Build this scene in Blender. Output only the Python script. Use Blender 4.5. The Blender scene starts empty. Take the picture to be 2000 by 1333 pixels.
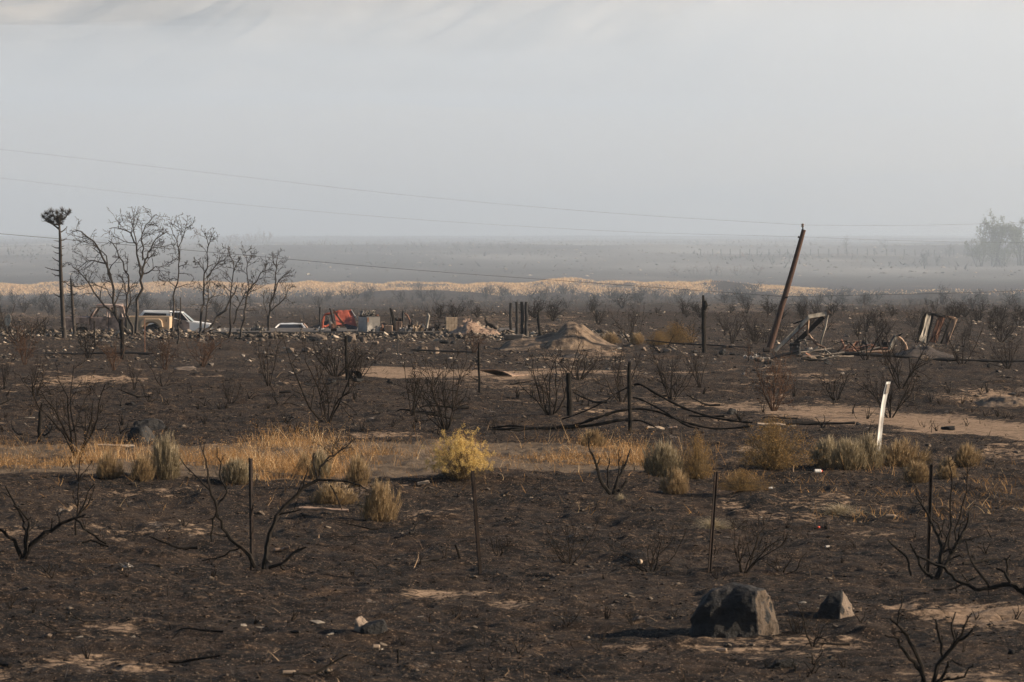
import bpy, bmesh, math, random
import numpy as np
from mathutils import Vector, Matrix, noise as mnoise

S = bpy.context.scene
COL = S.collection
rad = math.radians

# ------------------------------------------------------------------ camera
LENS = 150.0
F = 2000 * LENS / 36.0            # focal length in photo pixels
ZC = 4.1
HROW = 440.0                      # row of eye level in the photograph
PITCH = math.atan((666.5 - HROW) / F)
cam = bpy.data.cameras.new("camera"); camo = bpy.data.objects.new("camera", cam); COL.objects.link(camo)
camo.location = (0, 0, ZC); camo.rotation_euler = (rad(90) - PITCH, 0, 0)
cam.lens = LENS; cam.sensor_width = 36; cam.clip_start = 1; cam.clip_end = 30000
cam.dof.use_dof = True; cam.dof.focus_distance = 130; cam.dof.aperture_fstop = 9
S.camera = camo

# ------------------------------------------------------------------ sky, sun, exposure
SUN_AZ = 92.0      # degrees to the right of the view direction
SUN_EL = 21.0
w = bpy.data.worlds.new("World"); S.world = w; w.use_nodes = True
nt = w.node_tree; nt.nodes.clear()
sky = nt.nodes.new('ShaderNodeTexSky'); sky.sky_type = 'NISHITA'; sky.sun_disc = False
sky.sun_elevation = rad(SUN_EL); sky.sun_rotation = rad(SUN_AZ)
sky.dust_density = 1.2; sky.air_density = 1.0; sky.ozone_density = 1.0
bg = nt.nodes.new('ShaderNodeBackground'); bg.inputs['Strength'].default_value = 0.052
wo = nt.nodes.new('ShaderNodeOutputWorld')
nt.links.new(sky.outputs[0], bg.inputs[0]); nt.links.new(bg.outputs[0], wo.inputs[0])
sl = bpy.data.lights.new("sun", 'SUN'); sl.energy = 5.0; sl.angle = rad(0.9); sl.color = (1.0, 0.82, 0.62)
so = bpy.data.objects.new("sun", sl); COL.objects.link(so)
sd = Vector((math.sin(rad(SUN_AZ)) * math.cos(rad(SUN_EL)), math.cos(rad(SUN_AZ)) * math.cos(rad(SUN_EL)), math.sin(rad(SUN_EL))))
so.rotation_euler = sd.to_track_quat('Z', 'Y').to_euler()
S.view_settings.view_transform = 'Standard'; S.view_settings.look = 'None'
S.view_settings.exposure = 1.05; S.view_settings.gamma = 1.0; S.view_settings.use_curve_mapping = False
S.cycles.use_denoising = True
S.cycles.volume_bounces = 3; S.cycles.max_bounces = 6; S.cycles.diffuse_bounces = 2
S.cycles.transparent_max_bounces = 16

HAZE_DENSITY = 0.00011
SMOKE_DENSITY = 0.0017
HAZE_ANISO = 0.35
HAZE_COLOR = (0.77, 0.875, 1.0)

# ------------------------------------------------------------------ numpy noise
_r = np.random.RandomState(7)
_tab = _r.rand(4096)
def vnoise(x, y, seed=0):
    x = np.asarray(x, float); y = np.asarray(y, float)
    xi = np.floor(x).astype(np.int64); yi = np.floor(y).astype(np.int64)
    fx = x - xi; fy = y - yi
    fx = fx * fx * (3 - 2 * fx); fy = fy * fy * (3 - 2 * fy)
    def h(a, b):
        return _tab[((a * 7919 + b * 104729 + seed * 3571) ^ ((a + 31 * b) >> 3)) & 4095]
    return ((h(xi, yi) * (1 - fx) + h(xi + 1, yi) * fx) * (1 - fy) + (h(xi, yi + 1) * (1 - fx) + h(xi + 1, yi + 1) * fx) * fy) * 2 - 1
def fbm(x, y, o=4, seed=0, g=0.5):
    s = 0; a = 1; t = 0
    c, sn = math.cos(0.6), math.sin(0.6)
    for i in range(o):
        s = s + a * vnoise(x, y, seed + i * 13); t += a; a *= g
        x, y = (x * c - y * sn) * 2.03 + 5.1, (x * sn + y * c) * 2.03 - 3.7
    return s / t
def sstep(a, b, x):
    t = np.clip((x - a) / (b - a), 0, 1); return t * t * (3 - 2 * t)

# ------------------------------------------------------------------ the lie of the land
PROF = [(1700,30),(1333,39.5),(1200,46),(1115,51.5),(1040,57),(990,62),(938,66),(925,68),(870,77),(840,86),(800,97),(760,113),(720,138),
        (700,160),(676,198),(650,238),(630,272),(600,345),(583,415),(579,440)]
_pY = [8, 20] ; _pZ = [-0.1, -0.05]
for r_, Y_ in PROF:
    _pY.append(Y_); _pZ.append(ZC - Y_ * (r_ - HROW) / F if r_ < 1650 else -0.15)
for Y_, b_ in [(500,7.3),(560,7.0),(640,5.9),(700,5.1),(800,4.05),(900,4.15),(1100,4.0),(1700,4.3),(2000,8.5),(2250,8.5),(2500,0),(2800,-38),(3200,-105),(3600,-190),(4000,-236),(4600,-246),(9000,-246)]:
    _pY.append(Y_); _pZ.append(ZC - b_)
_fy = np.exp(np.linspace(math.log(8), math.log(9000), 3000)); _fz = np.interp(_fy, _pY, _pZ)
_k = np.exp(-np.linspace(-2, 2, 31) ** 2); _k /= _k.sum()
_fz = np.convolve(np.pad(_fz, 15, mode='edge'), _k, mode='valid')

def X_at(px, Y): return (px - 1000) / F * Y
TRACK = [(600,136,9,1),(860,132,7.5,1),(935,124,3.0,.55),(1080,113,1.8,.25),(1330,104,2.2,.42),(1500,99,2.3,.72),(1750,92.5,2.4,.95),(2050,86.5,2.8,1),(2600,78,2.8,1)]
TRW = [(X_at(p, Y), Y, wd, st) for p, Y, wd, st in TRACK]
def track_mask(x, Y):
    m = np.zeros_like(x)
    for (x0, y0, w0, s0), (x1, y1, w1, s1) in zip(TRW[:-1], TRW[1:]):
        dx, dy = x1 - x0, y1 - y0
        t = np.clip(((x - x0) * dx + (Y - y0) * dy) / (dx * dx + dy * dy), 0, 1)
        d = np.hypot(x - x0 - t * dx, (Y - y0 - t * dy) * 0.8)
        wd = w0 + (w1 - w0) * t
        m = np.maximum(m, (1 - sstep(wd * 0.6, wd * 1.25, d + 0.35 * wd * vnoise(x * .9, Y * .5, 78))) * (s0 + (s1 - s0) * t))
    return m * sstep(X_at(660,138), X_at(720, 138), x + 0.4 * vnoise(x * 1.3, Y * 1.3, 77))

def H(x, Y, fine=True):
    x = np.asarray(x, float); Y = np.asarray(Y, float)
    z = np.interp(Y, _fy, _fz)
    px = 1000 + F * x / np.maximum(Y, 1)
    near = 1 - sstep(380, 520, Y)
    mid = 1 - sstep(150, 260, Y)
    z = z + near * 0.16 * vnoise(x / 14, Y / 18, 3) * sstep(20, 60, Y)
    # the weedy shoulder and its little bank
    z = z + 0.10 * vnoise(x / 2.6, 1.0, 21) * np.exp(-((Y - 67) / 4.0) ** 2)
    # bank of yellow grass
    amp = (1 - 0.85 * sstep(1420, 1720, px)) * (0.80 + 0.45 * vnoise(x / 5.5, Y / 40, 31) + 0.18 * vnoise(x / 1.8, Y / 12, 32))
    z = z + 1.3 * np.clip(amp, 0.1, 2) * np.exp(-((Y - 462) / 14.0) ** 2)
    # dark hummocks in front of it
    z = z + 0.75 * np.clip(vnoise(x / 4.2, Y / 22, 41), 0, 1) * np.exp(-((Y - 428) / 14.0) ** 2)
    # sunken yard behind the stone bank where the vehicles stand
    z = z - 0.52 * sstep(240, 244.5, Y) * (1 - sstep(272, 296, Y)) * (1 - sstep(610, 650, px)) * sstep(40, 100, px)
    # rises and gullies far off
    far = sstep(540, 700, Y) * (1 - sstep(1500, 1800, Y))
    z = z + far * (0.5 * fbm(x / 60, Y / 90, 3, 51) + 0.25 * vnoise(x / 14, Y / 30, 52))
    mt = sstep(2250, 3200, Y)
    z = z + mt * (34 * fbm(x / 420 + Y / 900, Y / 520, 4, 61) + 50 * (0.30 - np.abs(fbm((x - Y * 0.45) / 120, (Y + x * 0.25) / 700, 4, 67))))
    z = z + mt * 0.016 * np.clip(x, -700, 700)
    if fine:
        tm = track_mask(x, Y)
        k = near * (1 - 0.85 * tm)
        z = z + k * 0.07 * fbm(x / 1.7, Y / 1.9, 3, 5) + k * 0.085 * np.clip(vnoise(x / 0.9, Y / 1.1, 8), 0.1, 1) * mid
        z = z + k * 0.034 * vnoise(x / 0.33, Y / 0.4, 9) * mid + k * 0.022 * vnoise(x / 0.14, Y / 0.2, 10) * mid
        z = z - 0.04 * tm
        rub = sstep(140, 170, Y) * near
        z = z + rub * 0.12 * np.clip(vnoise(x / 1.1, Y / 1.6, 12), 0, 1)
    return z

_my = np.exp(np.linspace(math.log(33), math.log(4500), 7000))
def ray(px, py):
    a = (px - 1000) / F; b = (666.5 - py) / F
    fy = math.cos(PITCH) + b * math.sin(PITCH); fz = -math.sin(PITCH) + b * math.cos(PITCH)
    return a / fy, fz / fy
def at(px, py):
    """the spot on the ground seen at a photo pixel"""
    u, t = ray(px, py)
    g = H(u * _my, _my); d = ZC + t * _my - g
    i = np.argmax(d < 0)
    if d[i] >= 0: i = len(_my) - 1
    if i > 0:
        s = d[i - 1] / (d[i - 1] - d[i] + 1e-9); Y = _my[i - 1] + s * (_my[i] - _my[i - 1])
    else: Y = _my[0]
    return Vector((u * Y, Y, float(H(u * Y, Y))))
def onY(px, py, Y):
    u, t = ray(px, py); return Vector((u * Y, Y, ZC + t * Y))
def ground(x, Y): return Vector((x, Y, float(H(x, Y))))

# ------------------------------------------------------------------ object helpers
def tag(o, label=None, cat=None, group=None, kind=None):
    if label: o['label'] = label
    if cat: o['category'] = cat
    if group: o['group'] = group
    if kind: o['kind'] = kind
    return o
def empty(name, loc, label=None, cat=None, group=None, rz=0):
    o = bpy.data.objects.new(name, None); COL.objects.link(o); o.location = loc; o.rotation_euler.z = rz
    return tag(o, label, cat, group)
def link(name, me, loc=(0, 0, 0), parent=None, rot=None, scale=None):
    o = bpy.data.objects.new(name, me); COL.objects.link(o); o.location = loc
    if rot is not None: o.rotation_euler = rot
    if scale is not None: o.scale = scale
    if parent: o.parent = parent
    return o
def copy_tree(o, loc=None, parent=None):
    c = o.copy(); COL.objects.link(c); c.parent = parent
    if loc is not None: c.location = loc
    for ch in o.children: copy_tree(ch, None, c)
    return c
def npmesh(name, V, Fq, mat, attr=None, smooth=False, k=None):
    """mesh from arrays; Fq has 3 or 4 columns (or a list of such arrays)"""
    me = bpy.data.meshes.new(name)
    fl = Fq if isinstance(Fq, list) else [Fq]
    nl = sum(f.size for f in fl); nf = sum(len(f) for f in fl)
    me.vertices.add(len(V)); me.vertices.foreach_set('co', np.ascontiguousarray(V, dtype=np.float32).ravel())
    me.loops.add(nl); me.loops.foreach_set('vertex_index', np.concatenate([f.ravel() for f in fl]).astype(np.int32))
    tot = np.concatenate([np.full(len(f), f.shape[1]) for f in fl]).astype(np.int32)
    me.polygons.add(nf); me.polygons.foreach_set('loop_start', np.concatenate([[0], np.cumsum(tot)[:-1]]).astype(np.int32))
    me.update(calc_edges=True)
    if smooth: me.polygons.foreach_set('use_smooth', np.ones(nf, dtype=bool))
    for nme, arr in (attr or {}).items():
        if arr.ndim == 1:
            a = me.attributes.new(nme, 'FLOAT', 'POINT'); a.data.foreach_set('value', arr.astype(np.float32))
        else:
            a = me.attributes.new(nme, 'FLOAT_COLOR', 'POINT'); a.data.foreach_set('color', arr.astype(np.float32).ravel())
    me.materials.append(mat); me.validate()
    return me

class MB:
    """collects shapes into one mesh"""
    def __init__(s): s.v = []; s.f = []
    def tube(s, pts, rs, n=4, caps=True):
        pts = [Vector(p) for p in pts]
        if not hasattr(rs, '__len__'): rs = [rs] * len(pts)
        base = len(s.v); up = Vector((0.13, 0.31, 0.94))
        d0 = (pts[-1] - pts[0])
        if d0.length < 1e-6: d0 = Vector((0, 0, 1))
        if abs(d0.normalized().dot(up)) > 0.9: up = Vector((0.9, 0.3, 0.1))
        for i, p in enumerate(pts):
            d = pts[min(i + 1, len(pts) - 1)] - pts[max(i - 1, 0)]
            if d.length < 1e-7: d = Vector((0, 0, 1))
            d.normalize(); a = d.cross(up)
            if a.length < 1e-4: a = d.orthogonal()
            a.normalize(); b = d.cross(a)
            for k in range(n):
                th = 2 * math.pi * k / n
                s.v.append(p + (a * math.cos(th) + b * math.sin(th)) * rs[i])
        for i in range(len(pts) - 1):
            for k in range(n):
                k2 = (k + 1) % n
                s.f.append((base + i * n + k, base + i * n + k2, base + (i + 1) * n + k2, base + (i + 1) * n + k))
        if caps and n > 2:
            s.f.append(tuple(base + k for k in range(n)))
            e = base + (len(pts) - 1) * n
            s.f.append(tuple(e + k for k in reversed(range(n))))
        return s
    def prism(s, poly, y0, y1):
        """poly in x,z; extruded along y"""
        b = len(s.v); n = len(poly)
        for yy in (y0, y1):
            for p in poly: s.v.append(Vector((p[0], yy, p[1])))
        s.f.append(tuple(b + i for i in range(n))); s.f.append(tuple(b + n + i for i in reversed(range(n))))
        for i in range(n):
            j = (i + 1) % n; s.f.append((b + i, b + n + i, b + n + j, b + j))
        return s
    def box(s, c, size, rot=None):
        M = rot.to_matrix() if rot is not None and hasattr(rot, 'to_matrix') else Matrix.Identity(3)
        b = len(s.v); hx, hy, hz = [q / 2 for q in size]
        for x, y, z in ((-1,-1,-1),(1,-1,-1),(1,1,-1),(-1,1,-1),(-1,-1,1),(1,-1,1),(1,1,1),(-1,1,1)):
            s.v.append(Vector(c) + M @ Vector((x * hx, y * hy, z * hz)))
        for f in ((0,3,2,1),(4,5,6,7),(0,1,5,4),(1,2,6,5),(2,3,7,6),(3,0,4,7)): s.f.append(tuple(b + i for i in f))
        return s
    def sheet(s, corners, t=0.01, nx=6, ny=6, crumple=0.0, seed=0, ragged=0.0):
        """a bent sheet with thickness between four corners"""
        a, b_, c, d = [Vector(q) for q in corners]
        n = (b_ - a).cross(d - a).normalized(); base = len(s.v)
        for side in (0, 1):
            for j in range(ny + 1):
                for i in range(nx + 1):
                    u, v = i / nx, j / ny
                    if ragged and j == ny: v += ragged * mnoise.noise(Vector((u * 9, seed, 3)))
                    if ragged and i in (0, nx): u += ragged * .6 * mnoise.noise(Vector((v * 9, seed + i, 7)))
                    p = a * (1 - u) * (1 - v) + b_ * u * (1 - v) + c * u * v + d * (1 - u) * v
                    p = p + n * (crumple * mnoise.noise(Vector((u * 3 + seed, v * 3, seed * 1.7))) + (t if side else 0))
                    s.v.append(p)
        W = nx + 1; off = W * (ny + 1)
        for j in range(ny):
            for i in range(nx):
                q = base + j * W + i
                s.f.append((q, q + W, q + W + 1, q + 1)); q += off; s.f.append((q, q + 1, q + W + 1, q + W))
        rim = [i for i in range(nx)] + [nx + j * W for j in range(ny)] + [ny * W + i for i in range(nx, 0, -1)] + [j * W for j in range(ny, 0, -1)]
        for i in range(len(rim)):
            p, q = base + rim[i], base + rim[(i + 1) % len(rim)]
            s.f.append((p, q, q + off, p + off))
        return s
    def build(s, name, mat, parent=None, loc=(0, 0, 0), smooth=False, label=None):
        o = link(name, s.mesh(name, mat, smooth), loc, parent)
        if label: o['label'] = label
        return o
    def mesh(s, name, mat, smooth=False):
        me = bpy.data.meshes.new(name); me.from_pydata([tuple(v) for v in s.v], [], s.f)
        me.materials.append(mat)
        if smooth:
            for p in me.polygons: p.use_smooth = True
        return me

# ------------------------------------------------------------------ materials
def mk(name, c1, c2=None, scale=4.0, rough=0.85, bump=0.3, c3=None, t3=0.62, metal=0.0, detail=6, rnd=0.0, spec=0.25, s3=None, stretch=None, bd=0.03):
    m = bpy.data.materials.new(name); m.use_nodes = True; n = m.node_tree; b = n.nodes['Principled BSDF']
    b.inputs['Roughness'].default_value = rough; b.inputs['Metallic'].default_value = metal
    b.inputs['Specular IOR Level'].default_value = spec
    tc = n.nodes.new('ShaderNodeTexCoord'); src = tc.outputs['Object']
    if stretch:
        mp = n.nodes.new('ShaderNodeMapping'); mp.inputs['Scale'].default_value = stretch; n.links.new(src, mp.inputs[0]); src = mp.outputs[0]
    ns = n.nodes.new('ShaderNodeTexNoise'); ns.inputs['Scale'].default_value = scale; ns.inputs['Detail'].default_value = detail
    ns.inputs['Roughness'].default_value = 0.62
    n.links.new(src, ns.inputs['Vector'])
    cr = n.nodes.new('ShaderNodeValToRGB'); cr.color_ramp.elements[0].position = 0.36; cr.color_ramp.elements[1].position = 0.64
    cr.color_ramp.elements[0].color = (*c1, 1); cr.color_ramp.elements[1].color = (*(c2 or c1), 1)
    n.links.new(ns.outputs['Fac'], cr.inputs[0]); out = cr.outputs[0]
    if c3:
        n3 = n.nodes.new('ShaderNodeTexNoise'); n3.inputs['Scale'].default_value = s3 or scale * 0.45; n3.inputs['Detail'].default_value = 5
        n3.noise_dimensions = '4D'; n3.inputs['W'].default_value = 3.3
        n.links.new(src, n3.inputs['Vector'])
        r3 = n.nodes.new('ShaderNodeMapRange'); r3.inputs[1].default_value = t3 - 0.05; r3.inputs[2].default_value = t3 + 0.05
        n.links.new(n3.outputs['Fac'], r3.inputs[0])
        mx = n.nodes.new('ShaderNodeMix'); mx.data_type = 'RGBA'; n.links.new(r3.outputs[0], mx.inputs[0])
        n.links.new(out, mx.inputs[6]); mx.inputs[7].default_value = (*c3, 1); out = mx.outputs[2]
    if rnd:
        oi = n.nodes.new('ShaderNodeObjectInfo'); mr = n.nodes.new('ShaderNodeMapRange')
        mr.inputs[3].default_value = 1 - rnd; mr.inputs[4].default_value = 1 + rnd; n.links.new(oi.outputs['Random'], mr.inputs[0])
        hs = n.nodes.new('ShaderNodeHueSaturation'); n.links.new(mr.outputs[0], hs.inputs['Value']); n.links.new(out, hs.inputs['Color']); out = hs.outputs[0]
    n.links.new(out, b.inputs['Base Color'])
    if bump:
        bp = n.nodes.new('ShaderNodeBump'); bp.inputs['Strength'].default_value = bump; bp.inputs['Distance'].default_value = bd
        n.links.new(ns.outputs['Fac'], bp.inputs['Height']); n.links.new(bp.outputs[0], b.inputs['Normal'])
    return m
def mk_attr(name, ca, cb, cc=None, rough=0.9, trans=0.0):
    """colour picked per blade or stone by the stored random value"""
    m = bpy.data.materials.new(name); m.use_nodes = True; n = m.node_tree; b = n.nodes['Principled BSDF']
    b.inputs['Roughness'].default_value = rough; b.inputs['Specular IOR Level'].default_value = 0.2
    a = n.nodes.new('ShaderNodeAttribute'); a.attribute_name = 'rnd'
    cr = n.nodes.new('ShaderNodeValToRGB'); cr.color_ramp.elements[0].color = (*ca, 1); cr.color_ramp.elements[1].color = (*cb, 1)
    if cc:
        e = cr.color_ramp.elements.new(0.85); e.color = (*cb, 1); cr.color_ramp.elements[2].color = (*cc, 1)
    n.links.new(a.outputs['Fac'], cr.inputs[0]); n.links.new(cr.outputs[0], b.inputs['Base Color'])
    if trans:
        o = [x for x in n.nodes if x.type == 'OUTPUT_MATERIAL'][0]
        tl = n.nodes.new('ShaderNodeBsdfTranslucent'); n.links.new(cr.outputs[0], tl.inputs[0])
        ms = n.nodes.new('ShaderNodeMixShader'); ms.inputs[0].default_value = trans
        n.links.new(b.outputs[0], ms.inputs[1]); n.links.new(tl.outputs[0], ms.inputs[2]); n.links.new(ms.outputs[0], o.inputs[0])
    return m

M = {}
M['char'] = mk('charred_wood', (0.008,0.007,0.006), (0.020,0.016,0.013), 9, 0.9, 0.4, c3=(0.05,0.04,0.034), t3=0.70, rnd=0.2, spec=0.12)
M['twig'] = mk('burnt_twig', (0.010,0.008,0.007), (0.026,0.019,0.014), 7, 0.9, 0.0, rnd=0.3, spec=0.1)
M['twig_brown'] = mk('scorched_brown_twig', (0.035,0.018,0.010), (0.08,0.042,0.024), 5, 0.9, 0.0, rnd=0.25)
M['bark'] = mk('scorched_bark', (0.018,0.015,0.013), (0.05,0.040,0.033), 3, 0.85, 0.5, c3=(0.11,0.09,0.075), t3=0.66, rnd=0.15)
M['pole'] = mk('pole_wood', (0.045,0.024,0.017), (0.085,0.046,0.032), 3, 0.8, 0.3, c3=(0.03,0.02,0.017), t3=0.62, stretch=(6,6,0.8))
M['rust'] = mk('rusted_steel', (0.010,0.007,0.006), (0.028,0.016,0.011), 8, 0.8, 0.2, rnd=0.2)
M['steel_dark'] = mk('sooty_steel', (0.009,0.0085,0.009), (0.026,0.023,0.022), 5, 0.75, 0.2)
M['steel_pale'] = mk('ash_grey_sheet_metal', (0.20,0.18,0.165), (0.40,0.37,0.34), 3, 0.6, 0.3, c3=(0.10,0.055,0.035), t3=0.6)
M['steel_brown'] = mk('rusty_sheet_metal', (0.12,0.055,0.032), (0.23,0.12,0.08), 4, 0.7, 0.3, c3=(0.03,0.02,0.018), t3=0.6, stretch=(5,5,.8))
M['panel_pale'] = mk('pale_heat_stained_panel', (0.18,0.158,0.13), (0.34,0.305,0.26), 2.5, 0.65, 0.2, c3=(0.05,0.045,0.04), t3=0.60, stretch=(4,4,0.7))
M['panel_tan'] = mk('tan_scorched_panel', (0.17,0.11,0.075), (0.30,0.21,0.15), 3, 0.7, 0.2, c3=(0.07,0.04,0.03), t3=0.6, stretch=(4,4,0.7))
M['ash_wood'] = mk('pale_ash_board', (0.19,0.145,0.105), (0.36,0.285,0.21), 5, 0.85, 0.3, rnd=0.25)
M['red'] = mk('faded_orange_red_paint', (0.27,0.058,0.035), (0.38,0.095,0.055), 2.2, 0.6, 0.2, c3=(0.22,0.05,0.03), t3=0.62)
M['white_post'] = mk('white_plastic', (0.50,0.49,0.47), (0.62,0.61,0.58), 3, 0.6, 0.1, c3=(0.36,0.33,0.3), t3=0.62)
M['pad'] = mk('grey_reflector_pad', (0.20,0.17,0.15), (0.28,0.25,0.22), 20, 0.4, 0.1)
M['tan_paint'] = mk('tan_truck_paint', (0.38,0.28,0.185), (0.45,0.335,0.225), 1.5, 0.45, 0.05, c3=(0.24,0.16,0.1), t3=0.7)
M['burnt_paint'] = mk('burnt_off_paint', (0.09,0.066,0.057), (0.32,0.24,0.20), 2.0, 0.85, 0.3, c3=(0.36,0.27,0.23), t3=0.60, s3=3)
M['burnt_roof'] = mk('heat_bleached_pink_metal', (0.24,0.175,0.15), (0.42,0.33,0.28), 3.5, 0.8, 0.3, c3=(0.09,0.05,0.04), t3=0.58)
M['white_paint'] = mk('white_car_paint', (0.66,0.66,0.66), (0.74,0.73,0.72), 2, 0.35, 0.02)
M['black'] = mk('black_rubber', (0.012,0.012,0.012), (0.022,0.02,0.02), 8, 0.8, 0.1)
M['glass_dark'] = mk('dark_window_glass', (0.015,0.017,0.022), (0.03,0.032,0.04), 2, 0.12, 0.0, spec=0.6)
M['glass_pale'] = mk('dusty_windscreen', (0.16,0.18,0.18), (0.26,0.28,0.27), 2, 0.25, 0.0, spec=0.6)
M['rim'] = mk('dull_wheel_rim', (0.16,0.15,0.14), (0.26,0.25,0.24), 6, 0.5, 0.1)
M['concrete'] = mk('concrete', (0.055,0.048,0.043), (0.115,0.098,0.085), 2, 0.9, 0.3, c3=(0.06,0.05,0.045), t3=0.6)
M['block'] = mk('concrete_block', (0.30,0.225,0.155), (0.42,0.33,0.24), 5, 0.9, 0.3, rnd=0.15)
M['appliance'] = mk('scorched_shaded_enamel', (0.040,0.037,0.035), (0.075,0.07,0.066), 1.6, 0.6, 0.1, c3=(0.27,0.25,0.23), t3=0.6)  # scorched enamel, darkened so the cabinet's right side looks shaded
M['enamel_lit'] = mk('lit_side_enamel', (0.34,0.32,0.29), (0.50,0.47,0.43), 2.5, 0.6, 0.1, c3=(0.12,0.08,0.06), t3=0.64)  # paler enamel so the cabinet's left side looks lit
M['navy'] = mk('dark_blue_ribbed_plastic', (0.02,0.022,0.035), (0.04,0.042,0.06), 4, 0.5, 0.1)
M['dirt'] = mk('bare_dirt', (0.105,0.073,0.050), (0.20,0.145,0.10), 3.5, 0.95, 1.0, c3=(0.06,0.043,0.032), t3=0.56, detail=11, bd=.12)
M['black_dirt'] = mk('sooty_dirt', (0.022,0.018,0.016), (0.06,0.047,0.04), 5, 0.95, 0.8, detail=9)
M['rock'] = mk('charred_boulder', (0.007,0.007,0.0075), (0.028,0.026,0.025), 4.5, 0.75, 1.0, c3=(0.055,0.046,0.040), t3=0.66, detail=12, bd=.12)
M['rock_bare_sunlit'] = mk('sunlit_bare_brown_rock_face', (0.040,0.030,0.022), (0.11,0.082,0.060), 6, 0.9, 1.0, c3=(0.05,0.04,0.035), t3=0.62, detail=11, bd=.1)  # bare brown rock with a sunlit tone put into its colour
M['clod'] = mk_attr('burnt_clods', (0.006,0.005,0.004), (0.040,0.027,0.019), (0.17,0.12,0.08), 0.95)
M['rock_brown'] = mk('brown_scorched_rock', (0.11,0.082,0.062), (0.20,0.155,0.12), 4.5, 0.9, 0.8, c3=(0.04,0.034,0.03), t3=0.60, detail=11, rnd=0.25, bd=.1)
M['stone'] = mk('field_stone', (0.10,0.085,0.072), (0.26,0.22,0.185), 5, 0.9, 0.5, c3=(0.035,0.03,0.027), t3=0.55, rnd=0.45)
M['stone_pale'] = mk('pale_field_stone', (0.15,0.125,0.10), (0.30,0.26,0.215), 6, 0.9, 0.4, rnd=0.3)
M['can'] = mk('tan_tin_can', (0.20,0.145,0.10), (0.32,0.245,0.18), 8, 0.5, 0.1)
M['plastic_red'] = mk('red_plastic', (0.5,0.06,0.03), (0.6,0.08,0.04), 8, 0.5, 0.1)
M['dish'] = mk('tan_satellite_dish', (0.38,0.33,0.27), (0.48,0.42,0.35), 4, 0.6, 0.1)
M['wire'] = mk('wire', (0.03,0.03,0.032), (0.05,0.05,0.05), 9, 0.6, 0.0)
M['stones_attr'] = mk_attr('strewn_stones', (0.030,0.025,0.021), (0.15,0.12,0.093), (0.38,0.315,0.25), 0.9)
M['grass'] = mk_attr('dry_orange_grass', (0.11,0.058,0.022), (0.47,0.27,0.11), (0.72,0.54,0.32), 0.8, 0.35)
M['grass_far'] = mk_attr('yellow_grass', (0.52,0.33,0.16), (0.76,0.52,0.29), (0.82,0.64,0.42), 0.8, 0.3)
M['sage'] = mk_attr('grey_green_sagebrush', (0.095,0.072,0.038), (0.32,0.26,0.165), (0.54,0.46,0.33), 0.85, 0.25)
M['sage_tan'] = mk_attr('tan_dry_brush', (0.12,0.08,0.04), (0.32,0.225,0.12), (0.50,0.39,0.25), 0.85, 0.25)
M['straw'] = mk_attr('pale_straw', (0.24,0.19,0.12), (0.45,0.38,0.26), (0.56,0.48,0.36), 0.85, 0.25)
M['rabbit'] = mk_attr('rabbitbrush_stem', (0.07,0.050,0.024), (0.20,0.14,0.07), (0.30,0.22,0.11), 0.85, 0.2)
M['blossom'] = mk_attr('yellow_blossom', (0.38,0.255,0.075), (0.68,0.49,0.18), (0.80,0.62,0.32), 0.85, 0.3)
M['blossom_dull'] = mk_attr('dull_gold_blossom', (0.12,0.070,0.024), (0.28,0.165,0.055), (0.38,0.25,0.10), 0.85, 0.2)
M['needles'] = mk_attr('scorched_needles', (0.012,0.010,0.009), (0.035,0.028,0.024), None, 0.9)
M['leaf_green'] = mk_attr('pale_green_leaves', (0.08,0.095,0.05), (0.16,0.17,0.09), None, 0.9, 0.2)
M['leaf_orange'] = mk_attr('rusty_orange_leaves', (0.16,0.075,0.035), (0.30,0.15,0.07), None, 0.9, 0.2)
M['brush_stuff'] = mk_attr('burnt_brush', (0.022,0.019,0.017), (0.07,0.05,0.04), (0.11,0.07,0.05), 0.9)

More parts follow.
